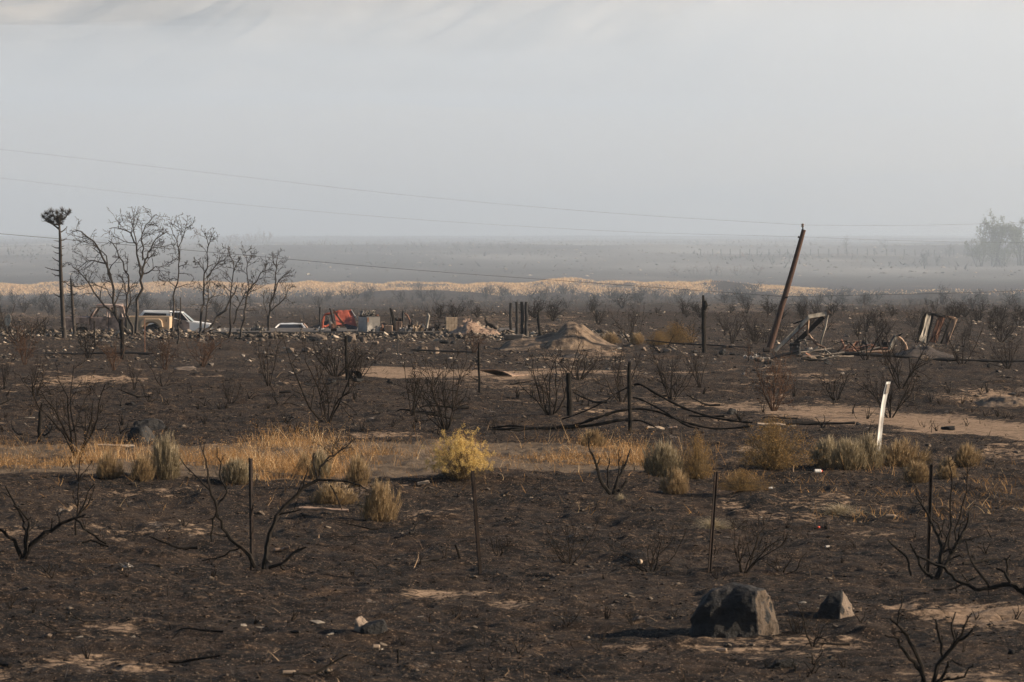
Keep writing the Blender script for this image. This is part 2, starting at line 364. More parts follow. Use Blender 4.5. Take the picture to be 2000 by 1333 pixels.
def ground_material():
    m = bpy.data.materials.new('burnt_ground'); m.use_nodes = True; n = m.node_tree; L = n.links; b = n.nodes['Principled BSDF']
    b.inputs['Roughness'].default_value = 0.95; b.inputs['Specular IOR Level'].default_value = 0.15
    geo = n.nodes.new('ShaderNodeNewGeometry'); P = geo.outputs['Position']
    def N(scale, det=6, rough=0.6, st=None, w=0.0):
        s = P
        if st:
            mp = n.nodes.new('ShaderNodeMapping'); mp.inputs['Scale'].default_value = st; L.new(P, mp.inputs[0]); s = mp.outputs[0]
        t = n.nodes.new('ShaderNodeTexNoise'); t.noise_dimensions = '4D'; t.inputs['W'].default_value = w
        t.inputs['Scale'].default_value = scale; t.inputs['Detail'].default_value = det; t.inputs['Roughness'].default_value = rough
        L.new(s, t.inputs['Vector']); return t.outputs['Fac']
    def rng(v, a, c, lo=0.0, hi=1.0):
        r = n.nodes.new('ShaderNodeMapRange'); r.inputs[1].default_value = a; r.inputs[2].default_value = c
        r.inputs[3].default_value = lo; r.inputs[4].default_value = hi; L.new(v, r.inputs[0]); return r.outputs[0]
    def math_(op, a, c):
        q = n.nodes.new('ShaderNodeMath'); q.operation = op
        for i, v in enumerate((a, c)):
            if isinstance(v, (int, float)): q.inputs[i].default_value = v
            else: L.new(v, q.inputs[i])
        return q.outputs[0]
    def mix(f, a, c):
        q = n.nodes.new('ShaderNodeMix'); q.data_type = 'RGBA'
        if isinstance(f, (int, float)): q.inputs[0].default_value = f
        else: L.new(f, q.inputs[0])
        for i, v in ((6, a), (7, c)):
            if isinstance(v, tuple): q.inputs[i].default_value = (*v, 1)
            else: L.new(v, q.inputs[i])
        return q.outputs[2]
    at_ = n.nodes.new('ShaderNodeAttribute'); at_.attribute_name = 'msk'
    sp = n.nodes.new('ShaderNodeSeparateColor'); L.new(at_.outputs['Color'], sp.inputs[0])
    tan, grs, hil = sp.outputs[0], sp.outputs[1], sp.outputs[2]
    n1 = N(0.9, 8, 0.7, (1, 0.7, 1)); n2 = N(7, 7, 0.72, None, 2.1); n3 = N(34, 4, 0.7, None, 4.4); n4 = N(0.16, 5, 0.6, None, 7.7)
    char = mix(rng(n1, 0.42, 0.62), (0.0040,0.0028,0.0020), (0.030,0.0185,0.0115))
    char = mix(rng(n2, 0.55, 0.68, 0, .9), char, (0.13,0.086,0.055))
    char = mix(rng(n2, 0.48, 0.40, 0, 0.95), char, (0.004,0.0034,0.003))
    char = mix(rng(n4, 0.52, 0.68, 0, 0.35), char, (0.06,0.043,0.032))
    # specks of ash, litter and grit
    char = mix(rng(n3, 0.59, 0.65, 0, 1.0), char, (0.30,0.21,0.145))
    ash = math_('MULTIPLY', rng(N(1.7, 7, 0.7, (1, 0.6, 1), 9.0), 0.63, 0.70), rng(n2, 0.42, 0.60))
    char = mix(math_('MULTIPLY', ash, 0.85), char, (0.30,0.26,0.235))
    dirt = mix(rng(n2, 0.35, 0.66), (0.16,0.105,0.068), (0.33,0.235,0.16))
    dirt = mix(rng(n3, 0.58, 0.68, 0, 0.7), dirt, (0.10,0.07,0.05))
    tf = math_('ADD', tan, math_('MULTIPLY', math_('SUBTRACT', n2, 0.5), 3.0))
    tf = math_('ADD', tf, math_('MULTIPLY', math_('SUBTRACT', n1, 0.5), 2.0))
    tf = math_('MULTIPLY', rng(tf, 0.50, 0.85), rng(tan, 0.02, 0.2))
    c = mix(tf, char, dirt)
    gcol = mix(rng(n2, 0.35, 0.65), (0.07,0.052,0.038), (0.17,0.125,0.085))
    gf = math_('ADD', grs, math_('MULTIPLY', math_('SUBTRACT', n1, 0.5), 1.2))
    gf = math_('MULTIPLY', rng(gf, 0.40, 0.62), rng(grs, 0.02, 0.2))
    c = mix(gf, c, gcol)
    # the mountainside: burnt slopes with pale unburnt streaks
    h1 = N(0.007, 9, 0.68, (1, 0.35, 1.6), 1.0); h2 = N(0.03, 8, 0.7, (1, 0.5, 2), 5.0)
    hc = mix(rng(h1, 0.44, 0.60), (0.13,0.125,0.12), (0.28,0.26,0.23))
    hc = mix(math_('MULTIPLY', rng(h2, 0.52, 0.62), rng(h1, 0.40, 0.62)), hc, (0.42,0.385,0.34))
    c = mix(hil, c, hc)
    L.new(c, b.inputs['Base Color'])
    hsum = math_('ADD', math_('MULTIPLY', n2, 0.7), math_('MULTIPLY', n3, 0.35))
    bp = n.nodes.new('ShaderNodeBump'); bp.inputs['Strength'].default_value = 0.9; bp.inputs['Distance'].default_value = 0.12
    L.new(hsum, bp.inputs['Height']); L.new(bp.outputs[0], b.inputs['Normal'])
    return m
M['ground'] = ground_material()

# ------------------------------------------------------------------ ground sheet
def gaussians(x, Y, lst):
    m = np.zeros_like(x)
    for (px, py, wpx, dY, a) in lst:
        p = at(px, py); wx = wpx / F * p.y
        m = np.maximum(m, a * np.exp(-((x - p.x) / wx) ** 2 - ((Y - p.y) / dY) ** 2))
    return m
def grass_mask(x, Y):
    px = 1000 + F * x / Y
    edge = 66.8 + 0.9 * fbm(x / 3.0, np.zeros_like(x), 3, 71)
    far = 75.0 + 1.6 * fbm(x / 4.0, np.ones_like(x), 3, 72) + 1.5 * sstep(300, 0, px)
    dens = np.where(px < 1260, 1.0, 0.36) * (1 - 0.5 * sstep(1900, 2050, px))
    return sstep(edge - 0.5, edge + 0.6, Y) * (1 - sstep(far - 1.6, far + 1.0, Y)) * dens
def build_ground():
    u1 = np.linspace(-0.150, 0.150, 640)
    u0 = -0.150 - np.geomspace(0.004, 1.1, 26)[::-1]; u2 = 0.150 + np.geomspace(0.004, 1.1, 26)
    U = np.concatenate([u0, u1, u2])
    ys = [np.geomspace(10, 37, 30)[:-1]]
    rows = np.linspace(37, 1, 10)
    # row spacing follows what the eye resolves: finer steps close by
    ys.append(np.geomspace(37, 120, 620)[:-1]); ys.append(np.geomspace(120, 480, 330)[:-1])
    ys.append(np.geomspace(480, 1750, 110)[:-1]); ys.append(np.geomspace(1750, 2250, 14)[:-1]); ys.append(np.geomspace(2250, 4600, 210))
    Yv = np.concatenate(ys)
    UU, YY = np.meshgrid(U, Yv); x = (UU * YY).ravel(); y = YY.ravel()
    z = H(x, y)
    nx, ny = len(U), len(Yv)
    i = np.arange(ny - 1)[:, None] * nx + np.arange(nx - 1)[None, :]; i = i.ravel()
    Fq = np.stack([i, i + 1, i + nx + 1, i + nx], 1)
    px = 1000 + F * x / y
    tan = track_mask(x, y) * 1.0
    tan = np.maximum(tan, gaussians(x, y, TANS))
    nn = fbm(x / 2.2, y / 3.2, 4, 81)
    tan = np.maximum(tan, 0.55 * sstep(0.28, 0.5, nn) * (1 - sstep(120, 200, y)))
    tan = np.maximum(tan, 0.45 * sstep(0.15, 0.5, fbm(x / 9, y / 24, 3, 83)) * sstep(150, 260, y) * (1 - sstep(430, 500, y)))
    # pale tracks across the far plain
    for (Yt, wd, a, p0, p1) in [(880, 22, 0.7, -400, 700), (705, 12, 0.62, 1350, 2500), (745, 10, 0.55, 600, 1500), (1150, 30, .4, -400, 900)]:
        tan = np.maximum(tan, a * np.exp(-((y - Yt - 10 * vnoise(x / 60, x * 0, 5)) / wd) ** 2) * sstep(p0 - 60, p0 + 60, px) * (1 - sstep(p1 - 80, p1 + 80, px)))
    grs = grass_mask(x, y)
    far = np.exp(-((y - 458) / 11.0) ** 2) * (1 - 0.9 * sstep(1480, 1640, px)) * sstep(0.15, 0.5, 0.8 + 0.6 * vnoise(x / 8, y * 0, 91))
    grs = np.maximum(grs, far)
    grs = np.maximum(grs, 0.5 * sstep(0.25, 0.6, vnoise(x / 7, y / 5, 92)) * np.exp(-((y - 500) / 30) ** 2))
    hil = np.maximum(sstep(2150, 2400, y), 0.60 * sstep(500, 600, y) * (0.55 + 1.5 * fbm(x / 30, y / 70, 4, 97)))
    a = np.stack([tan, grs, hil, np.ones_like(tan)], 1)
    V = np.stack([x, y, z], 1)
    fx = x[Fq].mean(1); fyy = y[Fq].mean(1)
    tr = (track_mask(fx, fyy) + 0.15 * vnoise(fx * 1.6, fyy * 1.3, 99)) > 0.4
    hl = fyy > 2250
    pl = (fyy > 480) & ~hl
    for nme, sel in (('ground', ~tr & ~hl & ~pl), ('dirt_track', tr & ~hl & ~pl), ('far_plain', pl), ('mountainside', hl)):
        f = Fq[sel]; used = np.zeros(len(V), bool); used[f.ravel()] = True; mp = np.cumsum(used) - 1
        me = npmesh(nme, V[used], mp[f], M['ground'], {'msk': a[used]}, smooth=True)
        tag(link(nme, me), kind='structure')
TANS = [(1900,1205,120,1.6,1.0),(1760,1190,60,0.8,.8),(1990,1190,90,1.2,1.0),(240,1228,90,.9,.75),(90,1300,80,.7,.6),(860,1165,120,0.8,.8),
        (1000,1178,70,.8,.75),(1560,1010,120,1.5,.6),(1440,985,60,1.4,.55),(820,1000,90,1.2,.5),(1150,985,60,.8,.45),(150,985,80,.8,.5),(300,1300,60,.5,.6),
        (1900,1320,120,.8,.75),(1240,1260,60,.5,.5),(400,1150,120,.8,.5),(1700,1040,60,1,.5),(1940,770,60,5,.95),(1880,780,60,3,.7),
        (180,742,110,5,.9),(1100,700,70,8,.75),(1180,690,50,8,.8),(820,668,140,6,.4),(1430,820,60,2,.6),(260,1310,60,.5,.8),(1600,990,160,2.2,.5)]
build_ground()

# ------------------------------------------------------------------ haze
def build_haze():
    b = MB(); b.box((0, 2450, 146), (12600, 5100, 332))
    m = bpy.data.materials.new('smoky_air'); m.use_nodes = True; n = m.node_tree
    for x in list(n.nodes):
        if x.type == 'BSDF_PRINCIPLED': n.nodes.remove(x)
    v = n.nodes.new('ShaderNodeVolumePrincipled'); v.inputs['Density'].default_value = HAZE_DENSITY
    v.inputs['Color'].default_value = (*HAZE_COLOR, 1); v.inputs['Anisotropy'].default_value = HAZE_ANISO
    n.links.new(v.outputs[0], [x for x in n.nodes if x.type == 'OUTPUT_MATERIAL'][0].inputs['Volume'])
    o = b.build('haze', m); tag(o, kind='stuff')
build_haze()
def smoke_mat(name, dens, col=None, an=None):
    m = bpy.data.materials.new(name); m.use_nodes = True; n = m.node_tree
    for x in list(n.nodes):
        if x.type == 'BSDF_PRINCIPLED': n.nodes.remove(x)
    v = n.nodes.new('ShaderNodeVolumePrincipled'); v.inputs['Density'].default_value = dens
    v.inputs['Color'].default_value = (*(col or HAZE_COLOR), 1); v.inputs['Anisotropy'].default_value = HAZE_ANISO if an is None else an
    n.links.new(v.outputs[0], [x for x in n.nodes if x.type == 'OUTPUT_MATERIAL'][0].inputs['Volume']); return m
def smoke_bank():
    # one closed body of smoke lying over the valley beyond the yard; its front edge is uneven
    nx, ny, nz = 60, 24, 8
    bm = bmesh.new(); bmesh.ops.create_cube(bm, size=1); bmesh.ops.subdivide_edges(bm, edges=bm.edges[:], cuts=23, use_grid_fill=True)
    for v in bm.verts:
        u, t, k = v.co.x + .5, v.co.y + .5, v.co.z + .5
        x = (u - .5) * 12000; x = math.copysign(abs(x / 6000) ** 2.2 * 6000, x)
        y = 240 + 4722 * t ** 2; z = -11 + k * (11 + min(300, float(np.interp(y, [240, 450, 800, 1200, 1700, 2300, 3200, 4200], [30, 40, 50, 60, 71, 82, 96, 104])) * (1 + .24 * mnoise.noise(Vector((x / 230.0, y / 650.0, 3.0))))))
        if t == 0: y += 20 * math.sin(x / 31.0) + 12 * math.sin(x / 13 + 1) * (1 if abs(x) < 500 else 0) + k * 260
        v.co = Vector((x, min(y, 4970), z))
    me = bpy.data.meshes.new('smoke'); bm.to_mesh(me); bm.free(); me.materials.append(smoke_mat('valley_smoke', SMOKE_DENSITY))
    tag(link('smoke', me), 'pale smoke lying over the valley and mountainside', 'smoke', kind='stuff')
smoke_bank()
def plume(c, r, dens, seed):
    bm = bmesh.new(); bmesh.ops.create_icosphere(bm, subdivisions=4, radius=1)
    for v in bm.verts:
        f = 1 + .38 * mnoise.noise(v.co * 1.6 + Vector((seed, 0, 0))) + .16 * mnoise.noise(v.co * 4 + Vector((0, seed, 0)))
        v.co = Vector((v.co.x * r[0] * f, v.co.y * r[1] * f, v.co.z * r[2] * f))
    me = bpy.data.meshes.new('smoke_plume'); bm.to_mesh(me); bm.free(); me.materials.append(smoke_mat('plume_smoke', dens, (0.93, 0.95, 0.97), .45))
    for p in me.polygons: p.use_smooth = True
    o = link('smoke_plume', me, c); tag(o, kind='stuff'); o['category'] = 'smoke'; return o
for c_, r_, d_, s_, lb in [((230, 1500, 60), (190, 420, 62), .0024, 1, 'bright smoke plume drifting over the right half of the mountainside'),
    ((40, 1750, 95), (150, 300, 40), .0012, 2, 'thin smoke plume rising across the upper middle of the mountainside'),
    ((-190, 1900, 128), (170, 260, 30), .0010, 3, 'wisp of smoke along the upper left of the mountainside'),
    ((-60, 900, 20), (170, 120, 9), .0016, 4, 'low drift of smoke hanging over the far plain left of the middle')]:
    plume(c_, r_, d_, s_)['label'] = lb

# ------------------------------------------------------------------ growing things
def wander(rng, p, d, length, n, wob, trop, r0, r1):
    pts = [p]; rs = [r0]; d = d.normalized()
    for i in range(n):
        d = (d + Vector((rng.gauss(0, wob), rng.gauss(0, wob), rng.gauss(0, wob) + trop))).normalized()
        p = p + d * (length / n); pts.append(p); rs.append(r0 + (r1 - r0) * (i + 1) / n)
    return pts, rs, d
KF = 0.75
def sprout(rng, mbs, pts, rs, level, maxlevel, length, nkids, wob=0.22, trop=0.06, spread=0.8, start=0.25, thin=0.55, rmin=0.003):
    """side branches along a limb"""
    for k in range(nkids):
        t = start + (1 - start) * (k + rng.random() * 0.8) / nkids
        i = min(int(t * (len(pts) - 1)), len(pts) - 2); f = t * (len(pts) - 1) - i
        p = pts[i].lerp(pts[i + 1], min(f, 1)); r = max((rs[i] * (1 - f) + rs[i + 1] * f) * thin, rmin)
        d = (pts[i + 1] - pts[i]).normalized()
        a = d.orthogonal().normalized(); a.rotate(Matrix.Rotation(rng.random() * 6.283, 3, d))
        nd = d * (1 - spread * 0.45) + a * spread * rng.uniform(0.6, 1.1)
        ln = length * rng.uniform(0.55, 1.15) * (1.15 - 0.55 * t)
        n = 4 if level < maxlevel else 3
        P, R, _ = wander(rng, p, nd, ln, n, wob, trop, r, max(r * 0.35, rmin * 0.7))
        mbs[min(level, len(mbs) - 1)].tube(P, R, 4 if level < 2 else 3, caps=False)
        if level < maxlevel:
            sprout(rng, mbs, P, R, level + 1, maxlevel, ln * 0.6, max(2, int(nkids * KF)), wob, trop, spread, 0.2, thin, rmin)
def shrub_mesh(name, seed, mat, stems=7, levels=3, kids=4, lean=0.75, r=0.022, wob=0.16, trop=0.05, hgt=1.0, rmin=0.0035, leafy=0, leafmat=None):
    """returns (stem mesh, twig mesh) of unit height"""
    rng = random.Random(seed); A, B = MB(), MB()
    for s_ in range(stems):
        az = 6.283 * (s_ + rng.random() * .8) / stems; ln = rng.uniform(0.65, 1.1) * hgt
        tilt = lean * rng.uniform(0.3, 1.1)
        d = Vector((math.cos(az) * tilt, math.sin(az) * tilt, 1))
        P, R, _ = wander(rng, Vector((math.cos(az) * .03, math.sin(az) * .03, -0.03)), d, ln * math.sqrt(1 + tilt * tilt) * 0.9, 7, wob, trop, r * rng.uniform(.7, 1.3), r * 0.28)
        A.tube(P, R, 5, caps=False)
        sprout(rng, [A, B, B], P, R, 1, levels, ln * 0.55, kids, wob * 1.15, trop, 0.8, 0.22, 0.6, rmin)
    if leafy:
        vs = [v for v in B.v[::3]]
        for k in range(leafy):
            v = rng.choice(vs); q = v + Vector((rng.gauss(0, .02), rng.gauss(0, .02), rng.gauss(0, .02)))
            t = Vector((rng.gauss(0, .018), rng.gauss(0, .018), rng.uniform(.0, .035)))
            B.v += [q, q + t, q + t * .4 + Vector((rng.gauss(0, .012), rng.gauss(0, .012), 0))]; b0 = len(B.v) - 3; B.f.append((b0, b0 + 1, b0 + 2))
    return A.mesh(name + '_stems', mat), B.mesh(name + '_twigs', leafmat or mat)
def make_shrub(name, meshes, loc, w, h, rz, label, group=None, cat='burnt shrub'):
    """w, h in metres"""
    q_ = random.Random(int(loc[0] * 77 + loc[1] * 13))
    o = link(name, meshes[0], loc, None, (q_.gauss(0, .10), q_.gauss(0, .10), rz), (w * q_.uniform(.8, 1.2), w, h)); tag(o, label, cat, group)
    link('twigs', meshes[1], (0, 0, 0), o)
    return o
def tag_part(o, label): o['label'] = label; return o

SH = {}
for i in range(4): SH['open%d' % i] = shrub_mesh('burnt_shrub', 100 + i, M['twig'], 7, 3, 5, 1.1, 0.017, 0.19)
for i in range(3): SH['dense%d' % i] = shrub_mesh('burnt_shrub', 200 + i, M['twig'], 12, 3, 5, 1.0, 0.014, 0.17)
for i in range(2): SH['brown%d' % i] = shrub_mesh('scorched_shrub', 300 + i, M['twig_brown'], 10, 3, 5, 0.7, 0.014, 0.15, leafy=1200)
for i in range(2): SH['sparse%d' % i] = shrub_mesh('burnt_shrub', 400 + i, M['twig'], 4, 2, 3, 0.95, 0.024, 0.2)
for i in range(3): SH['far%d' % i] = shrub_mesh('far_shrub', 500 + i, M['twig'], 9, 2, 4, 0.75, 0.020, 0.16, rmin=0.008)
SH['upright'] = shrub_mesh('burnt_shrub', 600, M['twig'], 6, 3, 4, 0.35, 0.02, 0.14)

def put_shrub(kind, px, py, wpx, hpx, label, group=None, name='burnt_shrub'):
    p = at(px, py); s_ = p.y / F
    rng = random.Random(int(px * 7 + py))
    return make_shrub(name, SH[kind], p - Vector((0, 0, .02)), wpx * s_ / 1.35, hpx * s_ / 1.0, rng.random() * 6.28, label, group)

# hand-placed burnt shrubs: kind, foot x, foot y, width, height, label
for k, px, py, wp, hp, lb in [
 ('open0',152,890,185,175,'large burnt shrub fanning wide behind the orange grass, right of the pointed charred post'),
 ('open1',640,826,130,150,'black V shaped burnt shrub in front of the left end of the pale dirt patch'),
 ('upright',806,812,85,130,'upright burnt shrub whose branches cross the right end of the pale dirt patch'),
 ('dense0',870,840,120,150,'dense burnt shrub with thick black stump above the yellow blossoming bush'),
 ('open2',1076,810,150,135,'wide crooked burnt shrub beside the short thick charred post'),
 ('open3',1213,786,120,110,'burnt shrub standing behind the post draped with melted pipes'),
 ('dense1',1312,782,90,100,'burnt shrub just right of the melted pipe strands, beyond the pale track'),
 ('upright',1367,757,55,85,'narrow burnt shrub at the back of the rubble right of the pipe post'),
 ('brown0',1512,803,90,120,'rust brown scorched shrub on the near side of the dirt track'),
 ('open0',1632,782,75,65,'small black burnt shrub by the dirt track, left of the white marker'),
 ('dense2',1738,816,110,100,'round dense burnt shrub right behind the white marker post'),
 ('open1',1760,759,110,115,'large burnt shrub beyond the white marker with branches reaching right'),
 ('dense0',1968,720,75,62,'dense burnt shrub at the right margin beyond the fallen pipes'),
 ('open2',1878,712,75,72,'burnt shrub at the right foot of the black soil heap'),
 ('sparse0',1690,704,80,80,'thin burnt shrub rising out of the plank debris heap'),
 ('open3',1727,712,50,40,'low burnt shrub in front of the fallen pipe'),
 ('brown1',48,712,70,75,'rusty brown scorched shrub near the left margin below the satellite dish'),
 ('dense1',172,700,80,75,'black burnt shrub in front of the burnt pickup hood'),
 ('brown0',222,722,70,60,'reddish scorched shrub at the foot of the thick charred stump post'),
 ('brown1',322,722,70,72,'reddish brown burnt shrub on the rubble below the tan truck bed'),
 ('brown0',396,716,85,70,'reddish brown burnt shrub right of the tan truck bed on the rubble bank'),
 ('open0',525,754,60,110,'slim burnt shrub with a long bare stem below the concrete slab'),
 ('open2',66,774,70,80,'leaning burnt shrub on the open black ground in the far left'),
 ('upright',262,762,40,70,'slender burnt sticks in the open black ground above the split boulder'),
 ('sparse1',318,755,70,55,'low forked burnt stump with branch reaching right'),
 ('sparse0',372,768,45,25,'very short burnt stump with two curled sticks'),
 ('open1',450,788,50,50,'small open burnt shrub alone on dark ground above the grass strip'),
 ('sparse1',292,786,50,50,'small burnt snag with a flat crown of black stubs'),
 ('upright',8,760,45,80,'burnt stems cut by the left margin on the black ground'),
 ('dense2',655,735,130,75,'dense brownish burnt thicket around the thin charred fence stake'),
 ('brown1',925,690,45,50,'reddish burnt shrub under the edge of the concrete slab'),
 ('dense0',700,742,90,70,'burnt shrub left of the pale dirt patch beside the iron stake'),
 ('sparse0',845,752,60,45,'knotted burnt root stump at the right end of the pale dirt patch'),
 ('sparse1',545,790,60,45,'small forked burnt twigs beside a dark plank, left of the V shaped shrub'),
 ('open3',1232,668,50,85,'bare forked burnt shrub between the dirt mound and the tan bush'),
 ('open0',1350,672,70,60,'burnt shrub left of the tall charred pole'),
 ('upright',1430,672,60,75,'burnt shrub behind the boulders right of the tall charred pole'),
 ('dense1',1475,668,50,60,'bushy burnt shrub at the left foot of the leaning utility pole'),
 ('upright',1462,705,20,60,'single curved burnt stem left of the collapsed white frame'),
 ('open1',35,668,90,60,'wide burnt shrub behind the satellite dish'),
 ('sparse0',1290,690,70,35,'low burnt sticks on the earth in front of the dirt mound'),
 ('dense2',1130,742,110,60,'fine dense burnt shrub in front of the dirt mound'),
 ('open3',960,838,40,30,'small twiggy burnt stump by the left ends of the melted pipes'),
 ('dense0',655,890,90,40,'low brown weeds of burnt stems at the rear edge of the grass strip'),
 ('open2',1112,1100,110,85,'low burnt shrub in the foreground between second and third fence stakes'),
 ('open3',1270,1115,110,85,'low burnt shrub left of the third fence stake with the tan can beside it'),
 ('open0',1452,1118,150,120,'tangled low burnt shrub right of the third fence stake'),
 ('open1',1530,1118,120,40,'flat burnt twigs above the smaller foreground boulder'),
 ('sparse0',975,1085,70,50,'small burnt stubs right of the second fence stake'),
 ('sparse1',1105,1222,80,50,'two curved burnt stems on bare ground left of the large boulder'),
 ('upright',1235,1222,50,45,'upright burnt stubs close by the left end of the large boulder'),
 ('sparse1',1590,1262,110,90,'thin burnt stems in front of the gap between the two boulders'),
 ('upright',690,1125,30,30,'tiny black stump with two prongs left of the second fence stake'),
 ('upright',20,1190,45,45,'small group of burnt sticks at the left margin in the foreground'),
 ('sparse0',1170,1270,70,55,'slanting burnt stick rising from ashy ground left of the large boulder'),
 ('upright',1365,1240,40,40,'burnt stubble tuft touching the large boulder'),
 ('open2',1560,1235,110,55,'scrubby burnt stubble between the two boulders'),
 ('sparse1',950,1262,60,40,'thin stubble of burnt sticks right of the short round stake'),
]: put_shrub(k, px, py, wp, hp, lb)

# hand-drawn burnt shrubs and trees: limbs follow the photograph, with real spread in depth
def drawn(name, label, cat, base, limbs, seed, mat, kids=5, levels=3, length=0.5, rmin=0.004, group=None, trunk_name='trunk', twig_name='branches', spread=0.8, depth=0.35, trop=0.05, wob=0.2, Y=None, start=0.25, n=6, rscale=0.78):
    """limbs: lists of (px,py,radius px)"""
    b0 = at(*base) if Y is None else onY(*base, Y)
    Yd = b0.y; rng = random.Random(seed); A, B = MB(), MB()
    root = empty(name, b0 - Vector((0, 0, .03)), label, cat, group)
    memo = {}
    for li, lb in enumerate(limbs):
        k = rng.uniform(-depth, depth); raw = []
        for (x, y, r) in lb:
            q = onY(x, y, Yd) - b0; raw.append((q, r * rscale * Yd / F))
        if lb[0][:2] in memo: y0 = memo[lb[0][:2]]
        else: y0 = 0.0
        z0 = raw[0][0].z
        pts, rs = [], []
        for j, (q, r) in enumerate(raw):
            yy = y0 + k * (q.z - z0 + 0.4 * abs(q.x - raw[0][0].x))
            memo.setdefault(lb[j][:2], yy); q = Vector((q.x * (Yd + yy) / Yd, yy, q.z + .03)); pts.append(q); rs.append(r)
        # subdivide with a little crookedness
        P, R = [pts[0]], [rs[0]]
        for j in range(len(pts) - 1):
            L_ = (pts[j + 1] - pts[j]).length
            for t in (0.33, 0.66, 1.0):
                q = pts[j].lerp(pts[j + 1], t)
                if t < 1: q += Vector([rng.gauss(0, L_ * 0.045) for _ in range(3)])
                P.append(q); R.append(rs[j] * (1 - t) + rs[j + 1] * t)
        A.tube(P, R, n)
        h = (max(p.z for p in P) - min(p.z for p in P))
        total = sum((P[i + 1] - P[i]).length for i in range(len(P) - 1))
        nk = max(2, int(kids * (0.5 + total / (total + 1.0))))
        if kids: sprout(rng, [B], P, R, 1, levels, length * min(total, 1.6) * 0.6, nk, wob, trop, spread, start, 0.6, rmin)
    A.build(trunk_name, mat, root)
    if kids: B.build(twig_name, mat, root)
    return root

drawn('burnt_shrub','big black burnt shrub at the left margin, thick branch sweeping up right','burnt shrub',(45,1092),[
 [(50,1092,7),(58,1068,6),(75,1052,5),(110,1030,4.5),(145,1012,3.5),(168,1005,2)],
 [(42,1090,6),(30,1055,5),(10,1038,4),(-25,1010,3)],
 [(48,1085,5),(52,1040,3.5),(40,1005,3),(10,950,2)],
 [(48,1085,4),(56,1045,3.5),(58,1015,3),(30,985,2)],
 [(150,1010,2.5),(162,990,2),(185,945,1.4)],
 [(145,1012,3),(175,1040,3),(208,1062,3)],
 [(160,1060,2.5),(185,1058,3),(212,1068,2.5)]], 11, M['char'], 4, 2, 0.45, trunk_name='stems', twig_name='twigs')
drawn('burnt_shrub','tall thin burnt shrub rising through the orange grass at the left with one straight stem','burnt shrub',(148,1045),[
 [(148,1045,2.5),(152,990,2.2),(154,950,2),(156,900,1.2)],[(152,1010,2.2),(172,985,1.8),(184,950,1.2)],[(154,945,1.5),(140,915,1.2),(135,895,.8)],[(155,935,1.5),(172,912,1),(180,900,.8)]],
 12, M['twig'], 6, 3, 0.35, trunk_name='stems', twig_name='twigs')
drawn('burnt_shrub','large forked burnt shrub beside the leftmost fence stake, long arm arching right','burnt shrub',(512,1112),[
 [(498,1108,6),(488,1085,6),(462,1062,5),(435,1030,4),(425,990,3.5),(412,950,3),(405,905,2),(400,872,1.2)],
 [(425,990,3),(445,960,2.5),(430,925,2),(425,870,1.2)],
 [(412,960,2.5),(388,935,2),(365,915,1.5),(350,895,1)],
 [(425,995,2.5),(415,1015,2.4),(412,1060,2)],
 [(515,1112,6),(520,1080,6.5),(525,1045,6),(538,1010,5.5),(560,985,5),(590,955,4.5),(618,940,4)],
 [(618,940,4),(622,915,3.5),(640,895,2.5),(668,880,2),(690,862,1.2)],
 [(618,940,3.5),(650,942,2.8),(690,948,2.4),(715,960,1.5)],
 [(620,935,3),(612,905,2.5),(615,885,2)],
 [(645,948,2.2),(655,965,2),(668,995,1.5)],
 [(524,1110,4.5),(550,1102,4),(590,1072,3.5),(598,1068,2)],
 [(548,1105,3),(560,1120,2.5),(572,1140,1.5)],
 [(470,1070,2.5),(440,1085,2),(395,1095,1.5)]], 13, M['char'], 4, 2, 0.42, trunk_name='stems', twig_name='twigs')
drawn('burnt_shrub','burnt shrub with two thick black stems in a V at the grass edge','burnt shrub',(1195,966),[
 [(1192,965,5),(1178,948,4.5),(1168,920,4),(1160,895,3),(1150,875,2),(1146,850,1.4)],
 [(1198,964,5),(1206,940,4.5),(1216,918,3.5),(1225,900,2.5),(1232,878,1.5)],[(1200,962,4),(1214,955,3.5),(1224,935,3)],
 [(1190,955,2.5),(1187,925,2),(1190,895,1)],[(1206,938,2),(1208,905,1.6),(1210,878,1)]], 14, M['char'], 4, 2, 0.4, trunk_name='stems', twig_name='twigs')
drawn('burnt_shrub','spreading burnt shrub at the foot of the rightmost fence stake','burnt shrub',(1832,1132),[
 [(1828,1130,6),(1838,1100,6),(1842,1070,5),(1830,1040,4),(1815,1005,2.5),(1795,975,1.5)],
 [(1832,1130,6),(1850,1100,5),(1872,1060,5),(1888,1035,3.5),(1895,1000,1.5)],
 [(1870,1062,3.5),(1895,1055,2.5),(1925,1045,1.5)],
 [(1822,1130,5),(1800,1110,3.5),(1790,1085,3),(1778,1062,2)],
 [(1842,1075,3),(1855,1040,2.5),(1860,1005,1.5)],
 [(1852,1095,3),(1875,1085,2.4),(1880,1090,1.5)],
 [(1780,1125,3),(1772,1090,3),(1755,1075,2.5),(1735,1055,1.5)]], 15, M['char'], 4, 3, 0.42, trunk_name='stems', twig_name='twigs')
drawn('burnt_shrub','thin tall burnt stems with tufty tips right of the rightmost fence stake','burnt shrub',(1858,1085),[
 [(1856,1085,2.2),(1855,1000,2),(1856,920,1.6),(1850,890,1)],[(1860,1080,2.2),(1875,1010,2),(1888,960,1.6),(1890,905,1)],[(1840,1050,2),(1800,990,1.8),(1785,950,1.2),(1762,920,.8)]],
 16, M['twig'], 5, 3, 0.3, trunk_name='stems', twig_name='twigs')
